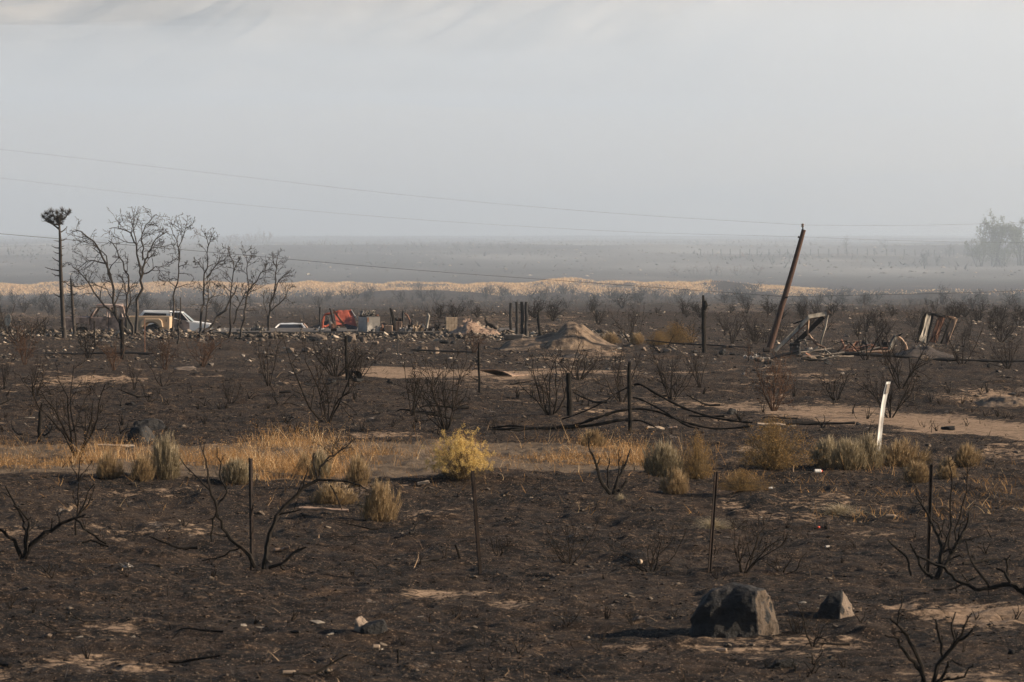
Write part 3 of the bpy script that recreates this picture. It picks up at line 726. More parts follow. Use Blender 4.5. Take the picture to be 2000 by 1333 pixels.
drawn('fallen_branch','long charred branch lying at the right margin with upright side shoots','burnt branch',(1985,1165),[
 [(2040,1190,9),(1998,1155,8),(1975,1142,7),(1930,1150,5.5),(1905,1152,5),(1865,1132,4.5),(1845,1108,4),(1820,1100,3.5),(1790,1085,2)],
 [(1932,1148,3.5),(1905,1110,3),(1885,1055,2)],[(1975,1142,4),(1962,1118,3.5),(1945,1110,2.5)],[(1968,1125,3),(1965,1095,2.5),(1972,1083,1.5)],
 [(1998,1150,5),(2030,1140,5),(2060,1150,4)]], 17, M['char'], 2, 2, 0.3, trunk_name='limb', twig_name='shoots')
drawn('burnt_shrub','burnt shrub rising from the bottom margin at the right, in front of everything','burnt shrub',(1815,1345),[
 [(1806,1345,6),(1798,1310,6),(1775,1285,5),(1756,1260,4),(1752,1245,3),(1725,1238,2)],
 [(1806,1340,5.5),(1790,1280,5),(1770,1240,4.5),(1750,1218,3.5),(1735,1205,2)],
 [(1818,1345,6.5),(1830,1300,6),(1862,1262,5),(1890,1240,3.5),(1905,1220,2)],
 [(1862,1262,3.5),(1880,1225,3),(1895,1195,1.6)],
 [(1842,1285,4),(1835,1245,3.5),(1828,1210,2.5)],
 [(1866,1256,3),(1858,1225,2.6),(1866,1195,1.5)],
 [(1752,1218,2.5),(1762,1185,2),(1764,1160,1)],
 [(1835,1330,4),(1870,1325,3),(1900,1300,2)],
 [(1826,1345,5),(1846,1310,4),(1850,1290,3)]], 18, M['char'], 4, 3, 0.35, trunk_name='stems', twig_name='twigs')

def Z(pts, r0, r1, x0=0.0, y0=380.0, k=3.3333):
    n = len(pts) - 1
    return [(x0 + p[0] / k, y0 + p[1] / k, r0 + (r1 - r0) * i / n) for i, p in enumerate(pts)]
TR = dict(rscale=.85, rmin=0.011, trunk_name='trunk', depth=0.3)
trees = [
 ('burnt_tree','wide leafless burnt tree leaning left, its limbs arching over the burnt pickup cab',(252,655),[
   Z([(850,915),(780,830),(740,700),(700,450),(640,330),(540,240),(500,230)],4.2,.7), Z([(780,830),(745,770),(660,690),(600,600),(540,520),(480,470)],3.2,.6),
   Z([(700,450),(600,430),(510,490)],2,.5), Z([(720,560),(690,400),(600,320),(520,310)],1.8,.5), Z([(735,690),(700,620),(620,590),(480,600)],1.3,.5)], 21, 7, 1.15, 0.5),
 ('burnt_tree','tall leafless burnt tree with curling crown rising in front of the tan truck bed',(264,655),[
   Z([(885,905),(890,750),(905,560),(930,450),(950,380),(1000,290),(1080,240)],4.2,.7), Z([(905,560),(905,480),(880,330),(840,250),(760,220),(700,225)],2.8,.6),
   Z([(930,430),(920,300),(950,200),(1020,130)],2,.5), Z([(930,520),(1010,470),(1100,470)],1.8,.5), Z([(950,380),(1000,330),(1060,340)],1.2,.5), Z([(880,330),(860,220),(850,160)],1.5,.5)], 22, 8, 1.15, 0.5),
 ('burnt_tree','middle leafless burnt tree with a thin upright stem between the two wide crowned trees',(259,655),[
   Z([(865,912),(820,780),(820,660),(830,560),(790,440),(720,320),(690,300)],3.6,.6), Z([(820,780),(850,700),(845,600)],2,1.2), Z([(822,640),(800,560),(795,520)],1.6,.6)], 23, 6, 1.0, 0.4),
 ('burnt_tree','slim leafless burnt tree behind the canopy of the white pickup',(340,662),[
   Z([(1120,915),(1130,740),(1135,620),(1160,500),(1165,380),(1120,260),(1100,200)],2.4,.6), Z([(1165,400),(1195,260),(1205,200)],1.4,.5), Z([(1160,480),(1190,460),(1220,455)],1,.4), Z([(1140,600),(1090,560),(1060,570)],1.1,.4)], 24, 8, 0.95, 0.45),
 ('burnt_snag','broken charred snag without crown just right of the truck tailgate',(346,672),[
   Z([(1155,975),(1160,860),(1175,670)],2.4,1.2), Z([(1160,860),(1150,760),(1140,690)],1.1,.5)], 25, 2, 0.4, 0.3),
 ('burnt_tree','leafless burnt tree with two parallel stems beside the white pickup bonnet',(391,657),[
   Z([(1300,925),(1310,750),(1325,600),(1345,480),(1350,330),(1330,250)],3,.6), Z([(1330,880),(1345,720),(1362,570)],2,1), Z([(1350,350),(1390,260)],1.2,.4), Z([(1330,500),(1300,460),(1285,440)],1.2,.4), Z([(1345,540),(1400,470),(1490,400)],1.8,.5)], 26, 8, 1.05, 0.45),
 ('burnt_tree','charred tree trunk leaning far to the right beside the white pickup',(394,653),[
   Z([(1310,910),(1390,840),(1480,720),(1540,590)],3.2,1.4), Z([(1330,900),(1400,880),(1450,850)],2.4,1)], 27, 3, 0.5, 0.35),
 ('burnt_tree','leafless burnt tree with fine upright twigs right of the leaning trunk',(447,660),[
   Z([(1490,935),(1500,750),(1510,620),(1530,480),(1500,350)],2.4,.5), Z([(1510,640),(1450,590),(1420,590)],1,.4), Z([(1525,500),(1560,420)],1,.4)], 28, 8, 0.8, 0.4),
 ('burnt_tree','leafless burnt tree forking widely, second from the right in the row of trees',(471,660),[
   Z([(1570,935),(1590,760),(1610,650),(1620,600),(1610,450),(1590,360)],2.6,.5), Z([(1612,640),(1700,510),(1770,490)],1.8,.5), Z([(1615,450),(1660,380)],1,.4), Z([(1520,845),(1560,720),(1610,630)],1.8,1)], 29, 8, 0.9, 0.45),
 ('burnt_tree','rightmost burnt tree of the row, bare limbs above the white roofed car wreck',(523,652),[
   Z([(1745,902),(1760,750),(1790,600),(1800,480),(1810,360)],2.8,.5), Z([(1780,660),(1840,540),(1870,510)],1.4,.4), Z([(1765,760),(1850,680),(1885,590)],1.6,.5), Z([(1740,860),(1725,740),(1712,640)],1.3,.5), Z([(1800,480),(1770,390)],1,.4)], 30, 7, 0.85, 0.45),
]
KF = 0.45
for nm, lb, base, limbs, sd_, kids, ln, spd in trees:
    drawn(nm, lb, 'burnt tree' if 'tree' in nm else 'snag', base, limbs, sd_, M['bark'], kids, 3 if kids > 3 else 2, ln * 1.25, spread=0.85, trop=0.03, wob=0.24, start=0.3, **TR)

KF = 0.75
# the pine with a tuft of scorched needles left at its top
def pine(base, label, trunkpts, sides, seed, tufts=None):
    b0 = at(*base); Yd = b0.y; rng = random.Random(seed)
    root = empty('pine_tree' if tufts else 'pine_snag', b0, label, 'pine tree' if tufts else 'snag')
    q = lambda p: onY(p[0], p[1], Yd) - b0
    A = MB(); A.tube([q(p) for p in trunkpts], [p[2] * Yd / F for p in trunkpts], 8); A.build('trunk', M['bark'], root, smooth=True)
    B = MB()
    for (x0, y0, x1, y1) in sides:
        a, c = q((x0, y0)), q((x1, y1)); yo = rng.uniform(-1, 1) * abs(c.x - a.x) * 0.9; c.y += yo
        m_ = a.lerp(c, .5) + Vector((0, 0, -0.04)); P = [a, m_, c]; R = [0.035, 0.025, 0.010]
        B.tube(P, R, 4); sprout(rng, [B], P, R, 1, 1, 0.18, 2, 0.2, 0.0, 0.7, 0.4, 0.5, 0.007)
    for k in range(34):
        t = rng.uniform(0.12, 0.93); L_ = len(trunkpts) - 1; i = min(int(t * L_), L_ - 1)
        p = q(trunkpts[i]).lerp(q(trunkpts[i + 1]), t * L_ - i); az = rng.random() * 6.283; ln = rng.uniform(.15, .5) * (1.1 - t * .5) * (1.0 if tufts else 0.7)
        d = Vector((math.cos(az), math.sin(az), rng.uniform(-.25, .2))); B.tube([p, p + d * ln * .5, p + d * ln + Vector((0, 0, .03))], [0.026, 0.018, 0.008], 4)
    if tufts:
        for (x0, y0, x1, y1, x2, y2) in tufts['limbs']:
            a, m_, c = q((x0, y0)), q((x1, y1)), q((x2, y2)); yo = rng.uniform(-.35, .35); c.y += yo; m_.y += yo * .5
            B.tube([a, m_, c], [0.05, 0.035, 0.015], 5); sprout(rng, [B], [a, m_, c], [.05, .035, .015], 1, 2, 0.45, 4, 0.2, 0.08, 0.7, 0.3, 0.5, 0.008)
    B.build('branches', M['bark'], root)
    if tufts:
        V, Fc, R = [], [], []
        for (x, y, rp) in tufts['clumps']:
            c = q((x, y)); rr = rp * .7 * Yd / F; yo = rng.uniform(-.5, .5)
            for k in range(60):
                d = Vector((rng.gauss(0, 1), rng.gauss(0, 1), rng.gauss(0.25, .8))).normalized()
                o_ = c + Vector((0, yo, 0)) + d * rr * rng.random() ** .5 * .65; e = o_ + d * 0.17 + Vector((0, 0, .08)); s_ = d.orthogonal().normalized() * .014
                i = len(V); V += [o_ - s_, o_ + s_, e]; Fc.append((i, i + 1, i + 2)); r_ = rng.random(); R += [r_] * 3
        me = npmesh('needles', np.array([tuple(v) for v in V]), np.array(Fc), M['needles'], {'rnd': np.array(R)}); link('needles', me, (0, 0, 0), root)
    return root
zz = lambda X, Y_: (X / 3.3333, 380 + Y_ / 3.3333)
pine((125,660),'tall bare pine with a dark tuft of needles only at its top',
 [(126,661,5.6),(124,640,4.8),(121.5,590,4.2),(118.5,530,3.7),(117.6,470,2.8),(115.5,431,1.6),(118,418,1)],
 [(117,529,88,522),(118,512,101,503),(117,485,101,481),(118,540,102,534),(120,580,104,573),(121,520,127,516),(119,500,123,498),(117,455,131,443),(117,470,130,466),(121,552,133,549),(118,495,104,492),(117,445,104,441)], 41,
 dict(limbs=[(115.5,448,100,436,84,430),(115.5,438,118,425,121,414),(115,436,106,426,101,416),(115.5,432,128,425,133,417),(115.5,440,98,436,92,425),(115,434,110,424,112,414)],
      clumps=[(84,425,4.5),(90,419,5),(96,427,5),(101,415,6),(104,424,6),(109,430,6),(113,418,4.5),(121,413,6),(119,424,6),(129,419,6),(113,437,6.5),(126,430,4.5),(103,437,4.5),(97,434,4.5),(134,416,4),(115,428,5),(89,430,3.5),(121,438,4)]))
pine((146,655),'short thin pine snag with stubby side branches just right of the tufted pine',
 [(146,656,3.4),(142,600,3.0),(139.5,560,2.2),(138,543,1)],[(140,560,128,553),(141,575,153,572),(141,575,129,577),(140,558,165,560),(143,600,130,597)], 42)

ZN = [(330, 'behind the tufted pine and wide burnt trees'), (600, 'behind the slim burnt trees'), (1000, 'behind the wreckage on the slab'), (1200, 'behind the columns and brown dirt mound'), (1375, 'between the dirt mound and tall charred pole'),
      (1540, 'between tall charred pole and leaning utility pole'), (1780, 'behind the collapsed pale frame'), (1890, 'behind the upright ragged panels'), (9999, 'right of the upright ragged panels')]
def zone(px): return [z for x, z in ZN if px < x][0]
# burnt brush far down the flat: single shrubs, seen only as hazy outlines
rng = random.Random(5)
n_far = 0; LB_FAR = 'small leafless burnt shrub fading into the haze between the wreckage and the yellow grass bank'
while n_far < 235:
    Y_ = 262 * (440 / 262) ** (rng.random() ** 0.8); px = rng.uniform(-90, 2090)
    if 470 < px < 1010 and Y_ < 285: continue
    if px < 620 and Y_ < 300: continue
    x_ = X_at(px, Y_); cl = vnoise(x_ / 9, Y_ / 30, 401)
    if rng.random() > 0.5 + 0.6 * cl: continue
    g = ground(x_, Y_); h = rng.uniform(0.5, 1.2)
    make_shrub('far_shrub', SH['far%d' % rng.randrange(3)], g, h * rng.uniform(.9, 1.3), h, rng.random() * 6.28, 'small ' + ('hazy ' if Y_ > 370 else '') + 'burnt shrub ' + zone(px) + (', near the yellow bank' if Y_ > 370 else ', nearer flat'), 'burnt shrubs on the flat ' + zone(px))
    n_far += 1
# brush nearer, between the wreckage and the frame's right side
n2 = 0
while n2 < 42:
    px = rng.choice([rng.uniform(1210, 2080), rng.uniform(1400, 2080), rng.uniform(-60, 90)]); Y_ = rng.uniform(188, 262)
    if px < 100 and Y_ > 240: continue
    g = ground(X_at(px, Y_), Y_); h = rng.uniform(0.6, 1.35)
    make_shrub('burnt_shrub', SH[rng.choice(['open0', 'open2', 'dense0', 'dense2', 'far1'])], g, h * .8, h, rng.random() * 6.28,
       'dark burnt shrub ' + zone(px) + ', near scrub', 'near scrub ' + zone(px)); n2 += 1
# many low burnt stubs in the near ground
SH['stub0'] = shrub_mesh('burnt_stub', 701, M['twig'], 4, 1, 2, 0.6, 0.05, 0.2, rmin=0.012)
SH['stub1'] = shrub_mesh('burnt_stub', 702, M['twig'], 3, 2, 2, 0.9, 0.045, 0.25, rmin=0.012)
SH['stub2'] = shrub_mesh('burnt_stub', 703, M['twig'], 6, 1, 1, 0.4, 0.03, 0.12, rmin=0.01)
for i in range(220):
    px = rng.uniform(-40, 2040); py = rng.uniform(1010, 1345) if i < 80 else rng.uniform(760, 850)
    p = at(px, py); h = rng.uniform(0.06, 0.20) * (1 if i < 80 else 1.7)
    o = link('burnt_stub', SH['stub%d' % rng.randrange(3)][0], p - Vector((0, 0, .01)), None, (rng.gauss(0, .2), rng.gauss(0, .2), rng.random() * 6.28), (h, h, h))
    sl_ = ('left of the leftmost foreground stake' if px < 490 else 'between the first and second foreground stakes' if px < 935 else 'between the second and third foreground stakes' if px < 1387 else 'right of the third foreground stake')
    sf_ = ('left of the V shaped shrub' if px < 600 else 'left of the pipe draped post' if px < 1231 else 'right of the pipe draped post')
    tag(o, 'short black burnt stem stub in the ' + ('near ground ' + sl_ if i < 80 else 'middle ground ' + sf_), 'burnt stub', 'burnt stem stubs, ' + ('near ' + sl_ if i < 80 else 'middle ' + sf_))

# charred branches lying about
FB = []
for i in range(4):
    rr = random.Random(900 + i); mb = MB(); P, Rr, _ = wander(rr, Vector((-.5, 0, .03)), Vector((1, 0, 0)), 1.0, 8, .16, 0.0, .03, .012)
    for q in P: q.z = abs(q.z) * .6 + .02
    mb.tube(P, Rr, 6); sprout(rr, [mb], P, Rr, 1, 1, .28, 4, .2, .05, .9, .2, .5, .006); FB.append(mb.mesh('fallen_branch', M['char']))
for i in range(44):
    px = rng.uniform(-20, 2020); near = i < 22; py = rng.uniform(1000, 1325) if near else rng.uniform(745, 858); p = at(px, py); s_ = rng.uniform(.25, .7) * (1 if near else 1.7)
    o = link('fallen_branch', FB[i % 4], p, None, (0, 0, rng.random() * 6.28), (s_, s_, s_))
    sl_ = 'left half' if px < 1000 else 'right half'
    tag(o, 'charred branch lying flat on the %s ground, %s of the view' % ('near' if near else 'middle', sl_), 'branch', 'charred branches on the %s ground, %s' % ('near' if near else 'middle', sl_))

# ------------------------------------------------------------------ grass and living brush (blades as one mesh each)
def blades(base, length, width, lean, rs, curve=0.35, dirs=None, n=3, rnd=None, droop=0.0):
    """base (N,3), tapering curved strips"""
    N = len(base); az = rs.rand(N) * 6.283
    if dirs is None: d = np.stack([np.cos(az) * lean, np.sin(az) * lean, np.ones(N)], 1)
    else: d = dirs
    d = d / np.linalg.norm(d, axis=1, keepdims=True)
    fa = rs.rand(N) * 3.1416; side = np.stack([np.cos(fa), np.sin(fa), np.zeros(N)], 1)
    bend = rs.randn(N, 3) * curve; bend[:, 2] = -np.abs(bend[:, 2]) * 0.4 - droop
    V = []
    for k in range(n + 1):
        t = k / n
        c = base + (d * t + bend * t * t) * length[:, None]
        wv = (width * (1 - 0.8 * t))[:, None]
        if k < n: V += [c - side * wv * .5, c + side * wv * .5]
        else: V += [c]
    m = 2 * n + 1
    V = np.stack(V, 1).reshape(-1, 3); b0 = np.arange(N) * m
    q = [np.stack([b0 + 2 * k, b0 + 2 * k + 1, b0 + 2 * k + 3, b0 + 2 * k + 2], 1) for k in range(n - 1)]
    t3 = np.stack([b0 + 2 * n - 2, b0 + 2 * n - 1, b0 + 2 * n], 1)
    R = np.repeat(rs.rand(N) if rnd is None else rnd, m)
    tips = base + (d + bend) * length[:, None]
    return V, np.concatenate(q), t3, R, tips
def specks(c, size, rs, rnd=None):
    """small leaf-like triangles"""
    N = len(c); a = rs.randn(N, 3); b = rs.randn(N, 3)
    a = a / np.linalg.norm(a, axis=1, keepdims=True) * size[:, None]; b = b / np.linalg.norm(b, axis=1, keepdims=True) * size[:, None]
    V = np.stack([c, c + a, c + b], 1).reshape(-1, 3); f = np.arange(3 * N).reshape(-1, 3)
    return V, f, np.repeat(rs.rand(N) if rnd is None else rnd, 3)
def grass_obj(name, parts, mat, kind='stuff'):
    V, Q, T, R, off = [], [], [], [], 0
    for (v, q, t, r) in parts:
        V.append(v); R.append(r)
        if q is not None: Q.append(q + off)
        T.append(t + off); off += len(v)
    F_ = ([np.concatenate(Q)] if Q else []) + [np.concatenate(T)]
    return npmesh(name, np.concatenate(V), F_, mat, {'rnd': np.concatenate(R)})
rs = np.random.RandomState(3)
def strip_grass():
    N = 170000; px = rs.uniform(-160, 2160, N); Y = rs.uniform(65.5, 78.5, N); x = (px - 1000) / F * Y
    dens = grass_mask(x, Y) * np.clip(0.16 + 2.0 * fbm(x / 1.9, Y / 1.5, 4, 301), 0.01, 1)
    front = 1 - sstep(69.0, 73.5, Y) * 0.62
    keep = rs.rand(N) < dens * front * np.where(px < 1260, 1, 0.45); x, Y = x[keep], Y[keep]; N = len(x)
    z = H(x, Y); patch = fbm(x / 1.1, Y / 1.4, 3, 302)
    L = (0.08 + 0.34 * rs.rand(N) ** 2.2) * (0.8 + 1.5 * patch); L = np.clip(L, 0.04, 0.6)
    r = np.clip(0.45 + 0.5 * patch + 0.28 * rs.randn(N), 0, 1)
    v, q, t, R, tips = blades(np.stack([x, Y, z - .01], 1), L, 0.005 + 0.004 * rs.rand(N), 0.4, rs, 0.3, rnd=r)
    hs = rs.rand(N) < 0.25; c = np.repeat(tips[hs], 5, 0); c = c + rs.randn(*c.shape) * 0.018
    v2, f2, R2 = specks(c, 0.008 + 0.014 * rs.rand(len(c)), rs)
    me = grass_obj('dry_grass', [(v, q, t, R), (v2, None, f2, R2)], M['grass'])
    tag(link('dry_grass', me), 'strip of dry orange grass left unburnt along the shoulder', 'grass', kind='stuff')
    # thin scattered survivors further right and in front
    N = 2600; px = np.concatenate([rs.uniform(1250, 2100, 2000), rs.uniform(-50, 1300, 600)]); Y = rs.uniform(60, 68, N); x = (px - 1000) / F * Y
    k = fbm(x / 1.2, Y / 1.0, 3, 305) > 0.12; x, Y = x[k], Y[k]; N = len(x); z = H(x, Y)
    v, q, t, R, tips = blades(np.stack([x, Y, z - .01], 1), 0.08 + 0.16 * rs.rand(N), 0.008 + 0.004 * rs.rand(N), 0.7, rs, 0.4)
    tag(link('sparse_grass', grass_obj('sparse_grass', [(v, q, t, R)], M['grass'])), 'sparse dry grass surviving on the near bank', 'grass', kind='stuff')
strip_grass()
def far_grass():
    N = 110000; px = rs.uniform(-200, 2200, N); Y = 456 + rs.randn(N) * 8; x = (px - 1000) / F * Y
    m = (1 - 0.97 * sstep(1520, 1640, px)) * sstep(0.1, 0.45, 0.75 + 0.6 * vnoise(x / 8, Y * 0, 91)) * (0.55 + 0.6 * vnoise(x / 2.5, Y / 8, 92))
    k = rs.rand(N) < m; x, Y = x[k], Y[k]; N = len(x)
    v, q, t, R, tips = blades(np.stack([x, Y, H(x, Y) - .03], 1), 0.15 + 0.25 * rs.rand(N), 0.08 + 0.08 * rs.rand(N), 0.9, rs, 0.3, n=2)
    tag(link('yellow_grass', grass_obj('yellow_grass', [(v, q, t, R)], M['grass_far'])), 'sunlit yellow grass on the low bank across the hazy flat', 'grass', kind='stuff')
    # fine burnt brush covering the flat below it, too dense to count
    N = 26000; px = rs.uniform(-200, 2200, N); Y = 285 * (452 / 285.) ** rs.rand(N); x = (px - 1000) / F * Y
    k = rs.rand(N) < np.clip(0.25 + 1.0 * vnoise(x / 6, Y / 16, 93) + 0.5 * sstep(380, 430, Y), 0.03, 1); x, Y = x[k], Y[k]; N = len(x)
    v, q, t, R, tips = blades(np.stack([x, Y, H(x, Y)], 1), 0.3 + 0.8 * rs.rand(N) ** 2, 0.02 + 0.02 * rs.rand(N), 0.7, rs, 0.25, n=2)
    tag(link('burnt_brush', grass_obj('burnt_brush', [(v, q, t, R)], M['brush_stuff'])), 'fine burnt brush carpeting the flat below the yellow grass', 'brush', kind='stuff')
    N = 9000; px = rs.uniform(-200, 2200, N); Y = rs.uniform(600, 1700, N); x = (px - 1000) / F * Y
    k = rs.rand(N) < np.clip(0.2 + 1.0 * vnoise(x / 20, Y / 60, 94), 0.02, 1); x, Y = x[k], Y[k]; N = len(x)
    v, q, t, R, tips = blades(np.stack([x, Y, H(x, Y)], 1), 0.4 + 0.9 * rs.rand(N) ** 2, 0.15 + 0.25 * rs.rand(N), 0.6, rs, 0.25, n=2)
    tag(link('far_brush', grass_obj('far_brush', [(v, q, t, R)], M['brush_stuff'])), 'dark brush dotted over the hazy far plain', 'brush', kind='stuff')
far_grass()
# burnt stubble and litter close by
def near_litter():
    N = 30000; u = rs.uniform(-0.135, 0.135, N); Y = 38 * (150 / 38.) ** rs.rand(N); x = u * Y
    k = rs.rand(N) < np.clip(0.3 + 0.9 * fbm(x / 1.5, Y / 2, 3, 310), 0.02, 1); x, Y = x[k], Y[k]; N = len(x)
    d = rs.randn(N, 3); d[:, 2] = np.abs(d[:, 2]) * 0.35
    v, q, t, R, tips = blades(np.stack([x, Y, H(x, Y) + .004], 1), (0.05 + 0.16 * rs.rand(N) ** 2) * (1 + Y / 120), 0.006 + 0.006 * rs.rand(N) + 0.00008 * Y, 0.7, rs, 0.3, dirs=d, n=2)
    tag(link('burnt_litter', grass_obj('burnt_litter', [(v, q, t, R)], mk_attr('litter', (0.012,0.010,0.008), (0.085,0.056,0.036), (0.34,0.24,0.155)))), 'burnt twigs and straw strewn over the ground', 'litter', kind='stuff')
near_litter()

def brush_mesh(name, seed, kind):
    """a living desert bush of unit height and about unit width; returns the mesh list [(part name, mesh)]"""
    r = np.random.RandomState(seed)
    def stems(N, lean, L0, L1, wd, base_r=0.06, curve=0.12, up=0.0, droop=0.0):
        az = r.rand(N) * 6.283; el = rad(14) + (rad(90) - rad(14)) * r.rand(N) ** (0.95 if lean < .8 else 1.25)
        az2 = az + r.randn(N) * .25; d = np.stack([np.cos(az) * np.cos(el), np.sin(az) * np.cos(el), np.sin(el)], 1)
        b = np.stack([np.cos(az2), np.sin(az2), np.zeros(N)], 1) * (base_r * 1.8 * np.cos(el) * r.rand(N))[:, None]; b[:, 2] = -.02
        lob = 1 + .16 * np.sin(az * 3 + seed) + .10 * np.sin(az * 7 + el * 5)
        L = r.uniform(L0, L1, N) * (0.66 + .40 * np.sin(el)) * lob
        return blades(b, L, wd * (0.7 + .6 * r.rand(N)), 0, r, curve, dirs=d, n=4, droop=droop), d, L
    out = []
    if kind in ('sage', 'sage_tan'):
        (v, q, t, R, tips), d, L = stems(420, 0.75, 0.55, 0.8, 0.012)
        # feathery upright tips, many per stem
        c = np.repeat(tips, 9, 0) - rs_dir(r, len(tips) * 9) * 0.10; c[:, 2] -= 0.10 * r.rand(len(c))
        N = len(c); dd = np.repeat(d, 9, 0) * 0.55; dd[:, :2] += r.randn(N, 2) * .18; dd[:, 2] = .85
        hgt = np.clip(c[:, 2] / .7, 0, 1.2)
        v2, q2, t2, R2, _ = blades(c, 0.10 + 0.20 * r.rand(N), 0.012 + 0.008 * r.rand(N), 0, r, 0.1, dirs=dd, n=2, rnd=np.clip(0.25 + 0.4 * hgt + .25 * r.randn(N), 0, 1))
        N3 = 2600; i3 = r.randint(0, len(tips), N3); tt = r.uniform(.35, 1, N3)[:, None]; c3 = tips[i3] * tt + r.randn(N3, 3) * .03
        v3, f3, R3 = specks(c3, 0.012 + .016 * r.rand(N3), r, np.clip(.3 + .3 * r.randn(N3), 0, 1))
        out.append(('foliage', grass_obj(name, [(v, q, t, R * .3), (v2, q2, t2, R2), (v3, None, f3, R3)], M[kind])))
    elif kind == 'rabbit':
        (v, q, t, R, tips), d, L = stems(620, 0.95, 0.6, 0.95, 0.010, curve=0.08)
        N3 = 5200; i3 = r.randint(0, len(tips), N3); tt = r.uniform(.4, 1, N3)[:, None]; c3 = tips[i3] * tt + r.randn(N3, 3) * .03
        v3, f3, R3 = specks(c3, 0.012 + .018 * r.rand(N3), r)
        out.append(('foliage', grass_obj(name, [(v, q, t, R), (v3, None, f3, R3)], M['rabbit'])))
        k = (r.rand(len(tips)) < 0.75) & (tips[:, 2] > .2); cc = tips[k]; cc = np.repeat(cc, 48, 0); n_ = len(cc); off = r.randn(n_, 3); off /= np.linalg.norm(off, axis=1, keepdims=True)
        v4, f4, R4 = specks(cc + off * (0.055 * r.rand(n_)[:, None] ** .33), 0.012 + .012 * r.rand(n_), r)
        out.append(('blossoms', grass_obj(name + '_blossoms', [(v4, None, f4, R4)], M['blossom'])))
    elif kind == 'gold':
        (v, q, t, R, tips), d, L = stems(900, 1.0, 0.7, 0.95, 0.009, curve=0.07)
        N3 = 9000; i3 = r.randint(0, len(tips), N3); tt = r.uniform(.45, 1, N3)[:, None]; c3 = tips[i3] * tt + r.randn(N3, 3) * .025
        v3, f3, R3 = specks(c3, 0.010 + .014 * r.rand(N3), r)
        out.append(('foliage', grass_obj(name, [(v, q, t, R), (v3, None, f3, R3)], M['rabbit'])))
        cc = np.repeat(tips, 12, 0); n_ = len(cc)
        v4, f4, R4 = specks(cc + r.randn(n_, 3) * .022, 0.010 + .012 * r.rand(n_), r)
        out.append(('blossoms', grass_obj(name + '_blossoms', [(v4, None, f4, R4)], M['blossom_dull'])))
    elif kind == 'straw':
        (v, q, t, R, tips), d, L = stems(900, 1.5, 0.6, 1.15, 0.012, base_r=0.2, curve=0.35, droop=0.5)
        out.append(('foliage', grass_obj(name, [(v, q, t, R)], M['straw'])))
    return out
def rs_dir(r, n):
    a = r.randn(n, 3); return a / np.linalg.norm(a, axis=1, keepdims=True) * r.rand(n, 1)
BR = {}
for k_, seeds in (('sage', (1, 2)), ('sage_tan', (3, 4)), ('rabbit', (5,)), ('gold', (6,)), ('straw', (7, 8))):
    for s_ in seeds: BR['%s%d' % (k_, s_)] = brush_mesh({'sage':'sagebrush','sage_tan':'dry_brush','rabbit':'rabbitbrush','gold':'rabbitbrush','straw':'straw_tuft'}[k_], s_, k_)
def put_brush(kind, px, py, wpx, hpx, label, cat='sagebrush', name='sagebrush', lean=0.0, group=None):
    p = at(px, py); s_ = p.y / F; parts = BR[kind]; rr = random.Random(int(px + py * 3))
    o = link(name, parts[0][1], p - Vector((0, 0, .02)), None, (0, lean, rr.random() * 6.28 if not lean else 0), (wpx * s_ / 1.25, wpx * s_ / 1.25, hpx * s_ / 0.95)); tag(o, label, cat, group)
    for nme, me in parts[1:]: link(nme, me, (0, 0, 0), o)
    return o
